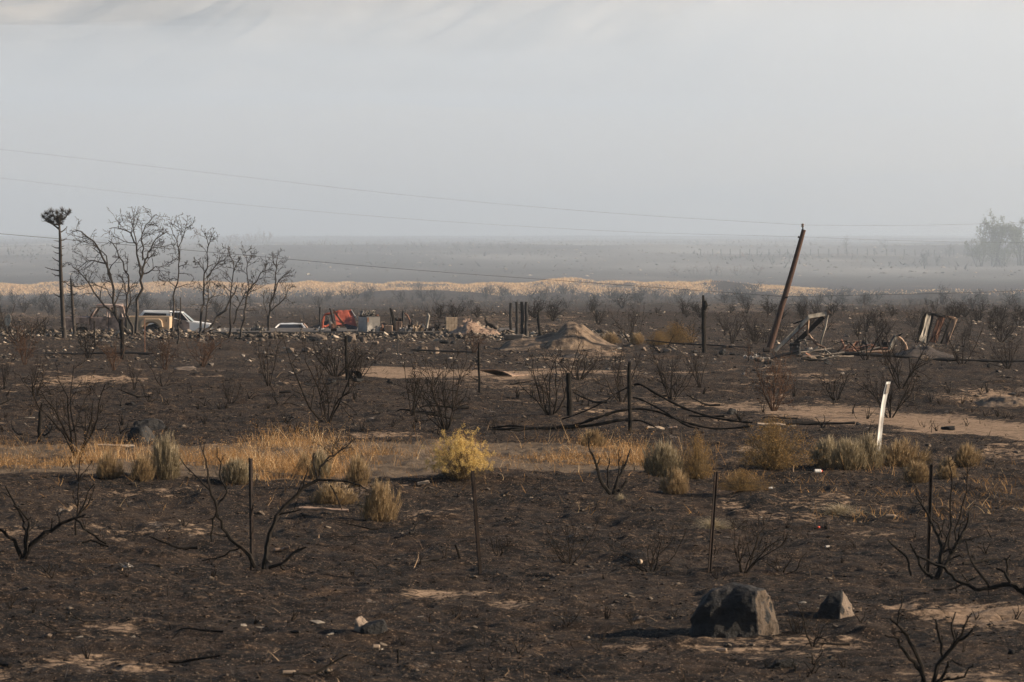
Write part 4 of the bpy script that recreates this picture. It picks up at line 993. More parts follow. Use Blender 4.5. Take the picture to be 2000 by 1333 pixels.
for k_, px, py, wp, hp, lb, cat_, nm_ in [
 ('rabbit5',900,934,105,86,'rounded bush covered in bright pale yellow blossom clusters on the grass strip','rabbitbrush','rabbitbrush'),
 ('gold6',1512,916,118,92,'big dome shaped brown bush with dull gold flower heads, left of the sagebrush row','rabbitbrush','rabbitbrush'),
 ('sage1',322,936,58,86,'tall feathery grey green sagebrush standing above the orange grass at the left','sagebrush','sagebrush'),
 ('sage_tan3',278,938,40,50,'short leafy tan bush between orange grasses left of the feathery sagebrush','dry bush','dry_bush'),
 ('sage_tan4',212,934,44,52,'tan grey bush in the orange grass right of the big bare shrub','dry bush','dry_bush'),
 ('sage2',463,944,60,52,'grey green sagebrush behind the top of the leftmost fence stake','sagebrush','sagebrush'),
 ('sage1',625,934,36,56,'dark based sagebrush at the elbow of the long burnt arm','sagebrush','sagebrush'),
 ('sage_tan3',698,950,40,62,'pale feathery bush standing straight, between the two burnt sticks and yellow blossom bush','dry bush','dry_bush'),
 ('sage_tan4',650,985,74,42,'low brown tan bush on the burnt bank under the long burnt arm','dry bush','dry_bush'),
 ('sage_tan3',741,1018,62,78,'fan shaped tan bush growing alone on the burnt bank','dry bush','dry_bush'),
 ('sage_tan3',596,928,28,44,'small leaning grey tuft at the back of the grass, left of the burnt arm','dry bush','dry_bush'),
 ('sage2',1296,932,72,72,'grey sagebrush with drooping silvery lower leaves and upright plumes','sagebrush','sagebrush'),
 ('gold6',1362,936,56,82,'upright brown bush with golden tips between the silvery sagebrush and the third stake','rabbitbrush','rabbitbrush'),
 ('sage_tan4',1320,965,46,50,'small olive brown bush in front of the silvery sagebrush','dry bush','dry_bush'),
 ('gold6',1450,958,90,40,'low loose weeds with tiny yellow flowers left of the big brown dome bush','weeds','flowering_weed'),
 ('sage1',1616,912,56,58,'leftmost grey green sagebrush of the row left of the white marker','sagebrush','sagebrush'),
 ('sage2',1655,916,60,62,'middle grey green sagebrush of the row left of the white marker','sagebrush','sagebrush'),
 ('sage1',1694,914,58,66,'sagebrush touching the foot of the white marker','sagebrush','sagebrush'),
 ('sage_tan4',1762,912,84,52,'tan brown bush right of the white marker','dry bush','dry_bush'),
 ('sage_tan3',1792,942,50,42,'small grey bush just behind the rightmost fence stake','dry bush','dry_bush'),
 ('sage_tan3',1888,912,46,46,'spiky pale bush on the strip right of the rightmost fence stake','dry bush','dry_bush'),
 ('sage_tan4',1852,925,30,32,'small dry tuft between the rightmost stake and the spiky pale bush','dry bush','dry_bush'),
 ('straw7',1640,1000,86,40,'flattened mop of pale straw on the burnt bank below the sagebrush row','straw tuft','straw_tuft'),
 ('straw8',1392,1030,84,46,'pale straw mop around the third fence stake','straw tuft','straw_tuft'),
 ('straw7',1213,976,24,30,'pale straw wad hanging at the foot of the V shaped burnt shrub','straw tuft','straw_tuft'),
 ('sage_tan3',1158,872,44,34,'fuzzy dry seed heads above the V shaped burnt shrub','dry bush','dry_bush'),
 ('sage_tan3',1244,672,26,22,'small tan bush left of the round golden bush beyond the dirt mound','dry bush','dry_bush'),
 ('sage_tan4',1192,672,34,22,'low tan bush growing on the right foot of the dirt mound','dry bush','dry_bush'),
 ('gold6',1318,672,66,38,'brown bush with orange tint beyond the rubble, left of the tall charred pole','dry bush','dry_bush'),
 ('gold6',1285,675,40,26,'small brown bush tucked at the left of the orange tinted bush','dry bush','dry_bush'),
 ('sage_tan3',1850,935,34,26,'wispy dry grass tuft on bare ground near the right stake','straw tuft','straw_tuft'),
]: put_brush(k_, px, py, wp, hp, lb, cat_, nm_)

# ------------------------------------------------------------------ posts, stakes and wires
def stake(base, top, wpx, label, name='steel_fence_stake', cat='fence stake', mat='rust', kind='T', group=None, jag=0.0):
    b0 = at(*base); Y_ = b0.y; t = onY(top[0], top[1], Y_) - b0; r = wpx * Y_ / F / 2; rng = random.Random(int(base[0]))
    mb = MB(); n = 7
    if kind == 'T':       # studded T section
        root = empty(name, b0, label, cat, group)
        d = t.normalized(); a = MB(); L_ = t.length + 0.1
        ax = Matrix.Rotation(rng.uniform(-.5, .5) + .6, 3, 'Z')
        q = d.to_track_quat('Z', 'Y').to_matrix() @ ax
        a.v = []; 
        for (cx, cy, sx, sy) in ((0, 0, r * 2.1, r * 0.45), (0, r * .8, r * 0.4, r * 1.5)):
            bb = MB(); bb.box((cx, cy, L_ / 2 - .1), (sx, sy, L_)); o_ = len(a.v); a.v += [q @ v for v in bb.v]; a.f += [tuple(i + o_ for i in f) for f in bb.f]
        a.build('post', M[mat], root)
        s_ = MB()
        for k in range(int(L_ / 0.055)):
            bb = MB(); bb.box((0, -r * .35, k * .055), (r * .6, r * .5, .018)); o_ = len(s_.v); s_.v += [q @ v for v in bb.v]; s_.f += [tuple(i + o_ for i in f) for f in bb.f]
        st = s_.build('studs', M[mat], root); st['kind'] = 'stuff'
        return root
    P, R = [], []
    for i in range(n + 1):
        f = i / n; p = t * f + Vector((rng.gauss(0, r * .14), rng.gauss(0, r * .14), -0.15 if i == 0 else 0))
        rr = r * (1 + rng.gauss(0, .09)) * (1 - 0.1 * f)
        if jag and i >= n - 1: rr *= 1 - jag * (i - n + 2) * .5; p += Vector((r * jag * .5 * (i - n + 2), 0, 0))
        P.append(p); R.append(max(rr, r * .12))
    mb.tube(P, R, 9 if wpx > 6 else 6)
    o = mb.build(name, M[mat], None, b0); tag(o, label, cat, group)
    return o
stake((491,1113),(488,896),7.5,'leftmost dark steel fence stake in the foreground, beside the large forked burnt shrub')
stake((936,1122),(921,920),7.5,'second foreground steel fence stake, leaning slightly left, in front of the yellow blossoming bush')
stake((1386,1117),(1399,922),7.5,'third foreground steel fence stake, leaning slightly right, beside the pale straw mop')
stake((1813,1127),(1820,907),7.0,'rightmost foreground steel fence stake among thin burnt stems')
stake((77,863),(78,788),8,'charred wooden post with pointed top at the left edge of the orange grass','charred_post','wooden post','char','W',jag=.8)
stake((1113,812),(1110,729),11.5,'short thick charred wooden post beside the wide crooked burnt shrub','charred_post','wooden post','char','W')
stake((1231,841),(1229,708),9,'charred wooden post draped with melted black pipes','charred_post','wooden post','char','W')
stake((937,767),(934,669),5,'thin twisted burnt stake right of the pale dirt patch','charred_post','wooden post','char','W',jag=.5)
stake((678,742),(675,656),6.5,'burnt crooked stake standing in the burnt thicket left of the pale dirt patch','charred_post','wooden post','char','W')
stake((680,756),(684,728),4,'short black stub at the foot of the crooked stake','charred_stub','wooden post','char','W',jag=.6)
stake((626,664),(625,600),3.6,'thin black stake standing left of the red wreck','steel_fence_stake','fence stake','steel_dark','W')
stake((776,692),(776,652),2.4,'hair thin iron stake below the slab, right of the big round boulders','steel_fence_stake','fence stake','steel_dark','W')
stake((283,690),(282,621),2.0,'thin rusty red stake in front of the tan truck bed','steel_fence_stake','fence stake','steel_brown','W')
stake((240,702),(238,624),9.5,'thick charred stump post below the burnt tree with its top cut flat','charred_post','wooden post','char','W')
stake((185,680),(184,628),3.5,'charred stick post in front of the burnt pickup door','charred_post','wooden post','char','W')
stake((1376,689),(1372,577),9,'tall charred pole with bulging broken top standing alone right of the brown bushes','charred_pole','pole','char','W',jag=.5)
for i, (b_, t_) in enumerate([((998,647),(997,592)),((1010,652),(1009,590)),((1020,656),(1019,590)),((1028,657),(1028,590))]):
    stake(b_, t_, 6.6, ['leftmost and shortest of four black steel columns standing together','second from the left of four black steel columns','third of four black steel columns standing together','rightmost of four black steel columns, nearest the dirt mound'][i], 'steel_column', 'column', 'steel_dark', 'W', 'black steel columns of the burnt building')
stake((1055,668),(1050,601),6,'burnt post tapering to a point between the four columns and the dirt mound','charred_post','wooden post','char','W',jag=1.0)
stake((899,1090),(889,1064),5.5,'short bent black stub left of the second fence stake','charred_stub','stub','char','W')
stake((778,1298),(777,1268),5.5,'short upright black round stub standing alone in the near foreground','charred_stub','stub','char','W')
# knotty swellings on the tall charred pole
pp = at(1376, 689); mb = MB(); mb.tube([onY(1376, 606, pp.y - .1), onY(1378, 597, pp.y - .12), onY(1377, 588, pp.y - .1)], [.05, .11, .05], 7)
o = mb.build('charred_knot', M['char']); po = [x for x in COL.objects if x.name.startswith('charred_pole')][0]; o.parent = po; o.location = -po.location; 

# white marker post with grey reflector pad
b0 = at(1716, 888); Y_ = b0.y; root = empty('marker_post', b0, 'leaning white flexible marker post with grey reflector pad near its top', 'marker post')
px_ = Y_ / F; pts = [(1714.5,890),(1717,860),(1720.5,825),(1725,790),(1730,765),(1735,746)]
mb = MB()
for j in range(len(pts)): pass
def ribbon(mb, pts, wpx, t, Yd, b0, off=0.0):
    base = len(mb.v)
    for (x, y) in pts:
        c = onY(x, y, Yd) - b0
        for sx, sy in ((-1, -1), (0, -0.2), (1, -1), (1, 0), (0, .8), (-1, 0)):
            mb.v.append(c + Vector((sx * wpx * Yd / F / 2 + (sy * t + off) * -.5, sy * t + off + sx * wpx * Yd / F / 2 * .6, 0)))
    for j in range(len(pts) - 1):
        for k in range(6):
            a = base + j * 6 + k; b_ = base + j * 6 + (k + 1) % 6; mb.f.append((a, b_, b_ + 6, a + 6))
    mb.f.append(tuple(base + k for k in reversed(range(6)))); mb.f.append(tuple(base + (len(pts) - 1) * 6 + k for k in range(6)))
ribbon(mb, pts, 8.6, 0.010, Y_, b0); mb.build('post', M['white_post'], root)
mb = MB(); ribbon(mb, [(1731.5,769),(1733.6,757),(1735,750)], 6.0, 0.003, Y_, b0, -0.012); mb.build('reflector', M['pad'], root)

# barbed wire on the foreground stakes
def wire(name, pxs, r, label, cat, mat='wire', barbs=0):
    mb = MB(); P = []
    for i in range(len(pxs) - 1):
        a, c = pxs[i], pxs[i + 1]
        for k in range(10):
            t = k / 10; P.append(a.lerp(c, t) + Vector((0, 0, -4 * t * (1 - t) * c_sag[i])))
    P.append(pxs[-1]); mb.tube(P, r, 4)
    if barbs:
        rng = random.Random(3)
        for i in range(0, barbs):
            t = rng.random() * (len(P) - 1); j = int(t); p = P[j].lerp(P[min(j + 1, len(P) - 1)], t - j)
            mb.tube([p + Vector((0, 0, -.02)), p + Vector((.008, .01, .02))], r * .8, 3)
    o = mb.build(name, M[mat]); tag(o, label, cat); return o
sx = [at(491,1113), at(936,1122), at(1386,1117), at(1813,1127)]
c_sag = [.03, .05, .05, .05, .03]
wire('barbed_wire', [onY(-160,908,sx[0].y), onY(488.5,918,sx[0].y-.03), onY(922.5,940,sx[1].y-.03), onY(1397.5,941,sx[2].y-.03), onY(1819,930,sx[3].y-.03), onY(2160,925,sx[3].y)], 0.0018,
     'thin barbed wire strung between the foreground steel fence stakes', 'barbed wire', 'rust', 160)

# leaning utility pole
b0 = at(1502, 681); Y_ = b0.y; root = empty('utility_pole', b0 - Vector((0, 0, .2)), 'brown wooden utility pole leaning to the right with no crossarm', 'utility pole')
dy = 0.3
mb = MB(); P = [onY(1500, 690, Y_) - b0 + Vector((0, 0, .2)), onY(1515,640,Y_) - b0 + Vector((0, 0, .2)), onY(1548,528,Y_) - b0 + Vector((0, 0, .2)), onY(1570,449,Y_) - b0 + Vector((0, 0, .2))]
k_ = Y_ / F; mb.tube(P, [6.6 * k_, 6.2 * k_, 5.2 * k_, 4.4 * k_], 14); mb.build('pole', M['pole'], root, smooth=False)
mb = MB(); c = P[-1]; mb.tube([c + Vector((-.02, 0, -.12)), c + Vector((-.05, 0, .12))], [.03, .025], 6); mb.build('pin_bracket', M['steel_dark'], root)
mb = MB(); c = P[-1] + Vector((-.05, 0, .10)); mb.tube([c, c + Vector((0, 0, .04)), c + Vector((0, 0, .07)), c + Vector((0, 0, .12)), c + Vector((0, 0, .15))], [.03, .065, .04, .06, .03], 10); mb.build('insulator', M['steel_pale'], root)
mb = MB(); c = onY(1562, 464, Y_) - b0 + Vector((-.02, -.1, .2)); mb.tube([c + Vector((0, .1, 0)), c, c + Vector((-.06, 0, .02))], [.03, .04, .05], 7); mb.build('insulator', M['steel_dark'], root)
mb = MB(); c = onY(1532, 581, Y_) - b0 + Vector((.05, -.12, .2)); mb.tube([c + Vector((0, .1, 0)), c, c + Vector((.08, 0, 0))], [.03, .035, .04], 7); mb.build('clamp', M['steel_dark'], root)
def power(name, pts, r, label):
    """pts: (px,row,Y); a smooth sagging line through them"""
    Q = [onY(*p) for p in pts]; c = []
    mb = MB(); P = []
    n = len(Q)
    for i in range(n - 1):
        p0 = Q[max(i - 1, 0)]; p1 = Q[i]; p2 = Q[i + 1]; p3 = Q[min(i + 2, n - 1)]
        if pts[i] in KINK: p0 = p1 * 2 - p2
        if pts[i + 1] in KINK: p3 = p2 * 2 - p1
        for k in range(8):
            t = k / 8; P.append(0.5 * ((2 * p1) + (p2 - p0) * t + (2 * p0 - 5 * p1 + 4 * p2 - p3) * t * t + (3 * p1 - p0 - 3 * p2 + p3) * t ** 3))
    P.append(Q[-1]); mb.tube(P, r, 5)
    o = mb.build(name, M['wire']); tag(o, label, 'power line')
K1, K2, K3 = (1569,440,Y_), (1562,463,Y_), (1533,580,Y_); KINK = (K1, K2, K3)
power('overhead_wire', [(-320,258,170),(0,292,176),(400,337,183),(800,382,189),(1200,417,195),K1,(1780,440.5,Y_+4),(2000,435,Y_+9),(2300,424,Y_+15)], 0.003, 'uppermost thin overhead wire, crossing the hazy mountainside to the top of the leaning pole')
power('overhead_wire', [(-320,312,170),(0,348,176),(400,393,183),(800,428,189),(1200,452,195),K2,(1780,471,Y_+4),(2000,474,Y_+9),(2300,472,Y_+15)], 0.0026, 'second overhead wire, meeting the leaning pole just below its top')
power('overhead_wire', [(-320,432,170),(0,457,176),(400,492,183),(800,527,189),(1200,556,195),K3,(1700,576.5,Y_+2),(1850,573,Y_+4),(2000,568,Y_+7),(2300,552,Y_+12)], 0.009, 'lowest and thickest overhead wire, fixed halfway up the leaning pole')

# melted black pipes hanging over the post
b0 = at(1231, 841); Yp = b0.y
def pipe(name, pts, r, label, cat='melted pipe', mat='char', Y0=None, n=6):
    P = [onY(x, y, (Y0 or Yp) + dy_) for (x, y, dy_) in pts]; Q = []; rng = random.Random(int(pts[0][1]))
    for i in range(len(P) - 1):
        p0 = P[max(i - 1, 0)]; p1 = P[i]; p2 = P[i + 1]; p3 = P[min(i + 2, len(P) - 1)]
        for k in range(5):
            t = k / 5; Q.append(0.5 * ((2 * p1) + (p2 - p0) * t + (2 * p0 - 5 * p1 + 4 * p2 - p3) * t * t + (3 * p1 - p0 - 3 * p2 + p3) * t ** 3))
    Q.append(P[-1]); mb = MB(); mb.tube(Q, [r * (1 + rng.gauss(0, .2)) for _ in Q], n); o = mb.build(name, M[mat], smooth=True); tag(o, label, cat)
    return o
pipe('melted_pipe', [(1238,752,-.06),(1249,751,-.1),(1262,757,-.15),(1290,774,-.2),(1320,790,-.3),(1350,803,-.4),(1390,815,-.5),(1430,822,-.6),(1470,826,-.7)], .022, 'topmost black melted pipe running right from the post down to the charred knob')
pipe('melted_pipe', [(1236,777,-.06),(1250,780,-.1),(1275,792,-.2),(1300,806,-.3),(1325,822,-.35),(1345,833,-.4),(1366,838,-.4)], .017, 'second melted pipe from the post, dropping steepest to the ground')
pipe('melted_pipe', [(1234,799,-.06),(1262,800,-.15),(1290,806,-.2),(1320,818,-.3),(1350,828,-.4),(1395,837.5,-.4),(1440,836,-.5),(1470,832,-.7)], .020, 'third melted pipe from the post, nearly level first and curving right to the knob')
pipe('melted_pipe', [(1234,822,-.06),(1250,822,-.1),(1266,828,-.2),(1282,836,-.3)], .018, 'lowest short melted pipe right of the post')
pipe('melted_pipe', [(1228,756,-.06),(1205,768,-.1),(1180,785,-.2),(1150,800,-.2),(1120,812,-.1),(1098,819,0)], .014, 'highest melted pipe left of the post, slanting down past the short thick post')
pipe('melted_pipe', [(1228,800,-.06),(1205,804,-.1),(1180,812,-.2),(1155,820,-.2),(1130,829,-.1),(1100,834,0),(1060,836.5,0),(1000,838,0),(960,840,.1)], .028, 'thick melted pipe left of the post, reaching far left along the ground')
pipe('melted_pipe', [(1228,820,-.06),(1200,823,-.1),(1170,829,-.15),(1140,833,-.1),(1100,836,-.1),(1040,837,-.1),(985,845,-.2)], .030, 'lowest melted pipe left of the post, lying almost flat')
pipe('burnt_stick', [(960,836,.9),(1000,832,.8),(1030,836,.7)], .02, 'thin burnt stick on the ground left of the melted pipes', 'burnt stick')
pipe('burnt_stick', [(1345,812,1.6),(1380,814,1.5),(1415,813,1.4)], .018, 'straight burnt stick on the ground between the melted pipes and the dark angular rock', 'burnt stick')

# ------------------------------------------------------------------ rocks
def rock_mesh(name, pts, mat, sub=2, rough=0.05, seed=0, bevel=0.0, sharp=True):
    bm = bmesh.new()
    for p in pts: bm.verts.new(p)
    r = bmesh.ops.convex_hull(bm, input=bm.verts[:])
    bmesh.ops.delete(bm, geom=[v for v in bm.verts if not v.link_faces], context='VERTS')
    if bevel: bmesh.ops.bevel(bm, geom=bm.edges[:], offset=bevel, segments=1, affect='EDGES', clamp_overlap=True)
    bmesh.ops.triangulate(bm, faces=bm.faces[:])
    for k in range(sub):
        bmesh.ops.subdivide_edges(bm, edges=bm.edges[:], cuts=1, use_grid_fill=True)
        bmesh.ops.triangulate(bm, faces=bm.faces[:])
    if sub:
        bm.normal_update(); sz = max((Vector(p).length for p in pts))
        for v in bm.verts:
            q = v.co / sz; n1 = mnoise.noise(q * 2.2 + Vector((seed, 0, 0))); n2 = mnoise.noise(q * 6 + Vector((seed, 3, 0))); n3 = abs(mnoise.noise(q * 3.5 + Vector((0, seed, 9)))) + .5 * abs(mnoise.noise(q * 8 + Vector((seed, 9, 0))))
            v.co += v.normal * sz * rough * (n1 * 1.0 + n2 * .45 - n3 * .9)
    me = bpy.data.meshes.new(name); bm.to_mesh(me); bm.free(); me.materials.append(mat); return me
def ell(seed, n, a, b, c, flat=0.0):
    r = random.Random(seed); out = []
    for i in range(n):
        v = Vector((r.gauss(0, 1), r.gauss(0, 1), r.gauss(0, 1))).normalized() * r.uniform(.8, 1)
        out.append((v.x * a, v.y * b, max(v.z * c, -c * .45) + c * .35))
    return out
RK = [rock_mesh('stone', ell(800 + i, 13, .5, .42, .34), M['stone'], 0) for i in range(7)]
RKP = [rock_mesh('stone', ell(830 + i, 11, .5, .40, .22), M['stone_pale'], 0) for i in range(5)]
RKB = [rock_mesh('boulder', ell(860 + i, 18, .5, .42, .40), M['rock_brown'], 2, .06, i) for i in range(5)]
RKD = [rock_mesh('boulder', ell(880 + i, 16, .5, .42, .42), M['rock'], 2, .06, i) for i in range(4)]
def put_rock(lst, k, px, py, wpx, hpx, label, name='rock', cat='rock', group=None, tilt=0.0, d=0.9):
    p = at(px, py); s_ = p.y / F; r = random.Random(int(px * 3 + py))
    o = link(name, lst[k % len(lst)], p - Vector((0, 0, hpx * s_ * .04)), None, (r.gauss(0, .1), tilt + r.gauss(0, .05), r.random() * 6.28), (wpx * s_ / .95, wpx * s_ * d / .95, hpx * s_ / .68)); tag(o, label, cat, group); return o
# the two hero boulders are built from their real corners
def hero(name, label, foot, prof, mat, seed, rough=.035, sub=3, bare=None):
    """prof: (px,row,depth m) corners; rows above the foot are height"""
    b0 = at(*foot); Yd = b0.y
    pts = [tuple((onY(x, y, Yd) - b0) * 1.0 + Vector((0, dy_, 0))) for (x, y, dy_) in prof]
    me = rock_mesh(name, pts, mat, sub, rough, seed, bevel=0.012)
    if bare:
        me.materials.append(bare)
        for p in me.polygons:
            if p.normal.x + .15 * mnoise.noise(p.center * 6) > .70 and p.normal.z < .6: p.material_index = 1  # faces toward the sun take the lighter material, lit tone in the colour
    o = link(name, me, b0 - Vector((0, 0, .03))); tag(o, label, 'boulder'); return o
hero('boulder','largest boulder, blackened by fire, with its bare brown right side coloured as sunlit',(1440,1243),[
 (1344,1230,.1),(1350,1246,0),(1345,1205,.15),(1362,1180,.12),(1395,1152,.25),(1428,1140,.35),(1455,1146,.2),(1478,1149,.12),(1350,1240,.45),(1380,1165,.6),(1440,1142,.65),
 (1478,1180,-.02),(1485,1243,-.05),(1440,1249,-.06),(1390,1248,-.05),(1500,1152,.38),(1512,1175,.42),(1530,1243,.42),(1528,1215,.5),(1490,1160,.75),(1520,1243,.8),(1400,1246,.8)], M['rock'], 4, .050, 4, M['rock_bare_sunlit'])
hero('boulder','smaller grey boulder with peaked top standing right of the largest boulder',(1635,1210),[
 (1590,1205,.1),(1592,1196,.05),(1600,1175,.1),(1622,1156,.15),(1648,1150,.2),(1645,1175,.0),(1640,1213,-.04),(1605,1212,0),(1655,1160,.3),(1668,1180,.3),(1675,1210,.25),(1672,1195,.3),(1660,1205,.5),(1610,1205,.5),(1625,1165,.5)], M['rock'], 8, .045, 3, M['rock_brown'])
hero('boulder','dark slanting slab rock, the right one of the low foreground pair',(728,1238),[
 (702,1222,.0),(712,1216,.1),(748,1206,.1),(753,1212,.05),(760,1237,.05),(740,1241,-.04),(705,1238,0),(712,1215,.25),(748,1208,.3),(758,1236,.3),(705,1236,.3)], M['rock'], 12, .02)
hero('boulder','rough grey rock with pale crest, the left one of the low foreground pair',(702,1236),[
 (692,1204,.15),(700,1200,.2),(716,1206,.2),(722,1214,.2),(690,1232,.1),(706,1238,.0),(720,1236,.2),(692,1230,.4),(718,1230,.45),(704,1203,.35)], M['rock_brown'], 13, .05)
hero('boulder','dark angular split boulder standing behind the orange grass',(271,866),[
 (247,845,.1),(252,864,0),(246,850,.2),(254,833,.2),(274,829,.1),(283,831,.2),(284,864,-.02),(268,868,-.05),(299,852,.5),(299,863,.5),(283,831,.5),(250,862,.7)], M['rock'], 15, .03, 3)
hero('boulder','long low fire streaked rock lying behind the split boulder',(292,840),[
 (257,826,.2),(262,820,.2),(300,817,.3),(315,820,.3),(322,828,.2),(320,836,.1),(262,838,0),(290,840,-.05),(320,832,.6),(265,828,.7),(300,818,.7)], M['rock'], 16, .05)
hero('boulder','dark angular rock beside the pale track, right of the melted pipes',(1427,809),[
 (1419,808,0),(1424,794,.1),(1430,793,.1),(1441,799,.15),(1440,809,.1),(1430,811,-.05),(1421,806,.4),(1438,806,.5),(1428,795,.3)], M['rock'], 17, .03)
for i, (lst, px, py, wp, hp, lb) in enumerate([
 (RKD,1852,840,36,13,'dark low rounded rock near the right end of the pale track'),
 (RKD,1678,830,18,8,'small grey rock beside the burnt plank left of the marker'),
 (RKB,1603,842,10,9,'small upright tan rock right of the large dome bush'),
 (RKB,1813,873,16,12,'grey rock behind the tan brown bush right of the marker'),
 (RKB,1985,885,20,8,'flat pale rock at the right margin above the strip'),
 (RKP,56,817,32,8,'flat pale slab rock on the black ground right above the orange grass'),
 (RKD,254,792,26,8,'low black mound shaped rock above the long streaked rock'),
 (RKD,598,753,17,7,'small smooth dark rock by the V shaped burnt shrub top'),
 (RKD,648,748,22,11,'dark rock left of the pipe mouth by the pale dirt patch'),
 (RKD,762,748,22,12,'dark triangular rock on the lower rim of the pale dirt patch'),
 (RKD,700,746,30,9,'dark rock ledge along the lower rim of the pale dirt patch'),
 (RKB,82,730,14,7,'small dark rock beside the leaning shrub on the far left'),
 (RKB,365,722,60,9,'low heap of grey stones right of the reddish shrub'),
 (RKB,578,728,24,12,'pale rock among the stones at the left of the burnt thicket'),
 (RKB,620,666,46,21,'long grey rounded boulder, leftmost under the slab by the black stake'),
 (RKB,688,668,40,24,'large smooth grey boulder just under the slab edge'),
 (RKB,708,668,26,17,'grey boulder tilted right next to the large smooth one'),
 (RKB,731,672,22,12,'small grey boulder right of the tilted one'),
 (RKB,566,690,26,17,'round boulder on the left end of the bank below the slab'),
 (RKB,600,688,30,14,'dark rounded boulder on the bank below the long grey one'),
 (RKB,825,688,26,19,'pale jagged rock on the bank beneath the slab, with dark base'),
 (RKB,851,690,22,17,'grey jagged rock right of the pale one on the bank'),
 (RKD,868,672,24,11,'dark rounded rock on the bank below the concrete block pillar'),
 (RKD,885,672,18,9,'dark rock touching the rounded rock below the block pillar'),
 (RKB,920,674,12,8,'small angular rock on the bank below the tan rubble heap'),
 (RKB,962,652,16,10,'grey rock at the foot of the tan rubble heap'),
 (RKB,1258,686,16,12,'pale pointed rock below the golden round bush'),
 (RKB,1283,686,14,9,'brown flat rock right of the pale pointed rock'),
 (RKB,1303,688,22,12,'round dark rock in the row right of the dirt mound'),
 (RKB,1196,706,14,9,'tan rock on the earth before the dirt mound'),
 (RKB,1280,712,18,12,'triangular brown rock beyond the charred post with pipes'),
 (RKD,1412,692,26,15,'dark angular rock just right of the tall charred pole'),
 (RKD,1430,694,16,8,'low dark rock right of the angular rock by the tall charred pole'),
 (RKD,1352,690,28,9,'flat grey rock left of the tall charred pole'),
 (RKB,1482,706,24,13,'grey rock left of the plank debris with white flecks'),
 (RKD,1499,712,20,11,'dark rock in front of the left end of the plank debris'),
 (RKB,1588,705,32,14,'large grey rock in front of the plank debris'),
 (RKD,1616,710,20,12,'black block rock in front of the plank debris, with upright edge'),
 (RKB,1803,703,26,14,'brown pyramid rock resting at the fallen pipe'),
 (RKD,1932,718,14,11,'round black rock at the right beyond the open burnt ground'),
 (RKD,1978,772,28,8,'dark rock shelf at the right margin above the track'),
 (RKB,1990,765,34,12,'brown rounded rock resting on the dark shelf at the right margin'),
 (RKB,1978,656,20,10,'pale rock far out at the right margin in the scrub'),
 (RKD,1530,1303,60,22,'low black rock half buried at the bottom, right of centre'),
 (RKD,1975,1278,20,17,'dark pointed rock near the right margin in the foreground'),
 (RKB,1520,1110,20,6,'small flat dark block lying above the smaller boulder'),
 (RKB,510,1006,22,12,'pale tan rounded stone right of the leftmost fence stake'),
 (RKP,351,1018,12,9,'small pale stone alone on the black bank at the left'),
 (RKP,1598,1188,22,6,'pale flat stone left of the smaller boulder'),
 (RKP,1570,1178,24,8,'whitish stone between the two foreground boulders'),
 (RKP,1608,1165,20,6,'pale stone tucked behind the smaller boulder'),
 (RKB,1250,1215,50,18,'low rough stone with ashy crust left of the largest boulder'),
 (RKP,475,1222,24,9,'pale flat stone, left of two lying in the near foreground'),
 (RKP,512,1226,34,10,'long pale curved stone, right of two lying in the near foreground'),
 (RKP,620,1216,44,9,'flat grey white stone left of the dark pair of rocks'),
 (RKP,642,1240,30,13,'grey stone with pale edge in front of the dark pair of rocks'),
 (RKP,260,1245,12,10,'small white wedge stone in the near left foreground'),
 (RKP,155,1245,20,8,'pale oblong stone in the near left foreground'),
 (RKP,820,1205,22,7,'pale slanted stone right of the dark pair of rocks'),
 (RKB,95,1243,18,9,'dull grey stone in the near left corner'),
 (RKP,740,1270,26,8,'broken pale stone with black hollow below the dark pair of rocks'),
]): put_rock(lst, i, px, py, wp, hp, lb)

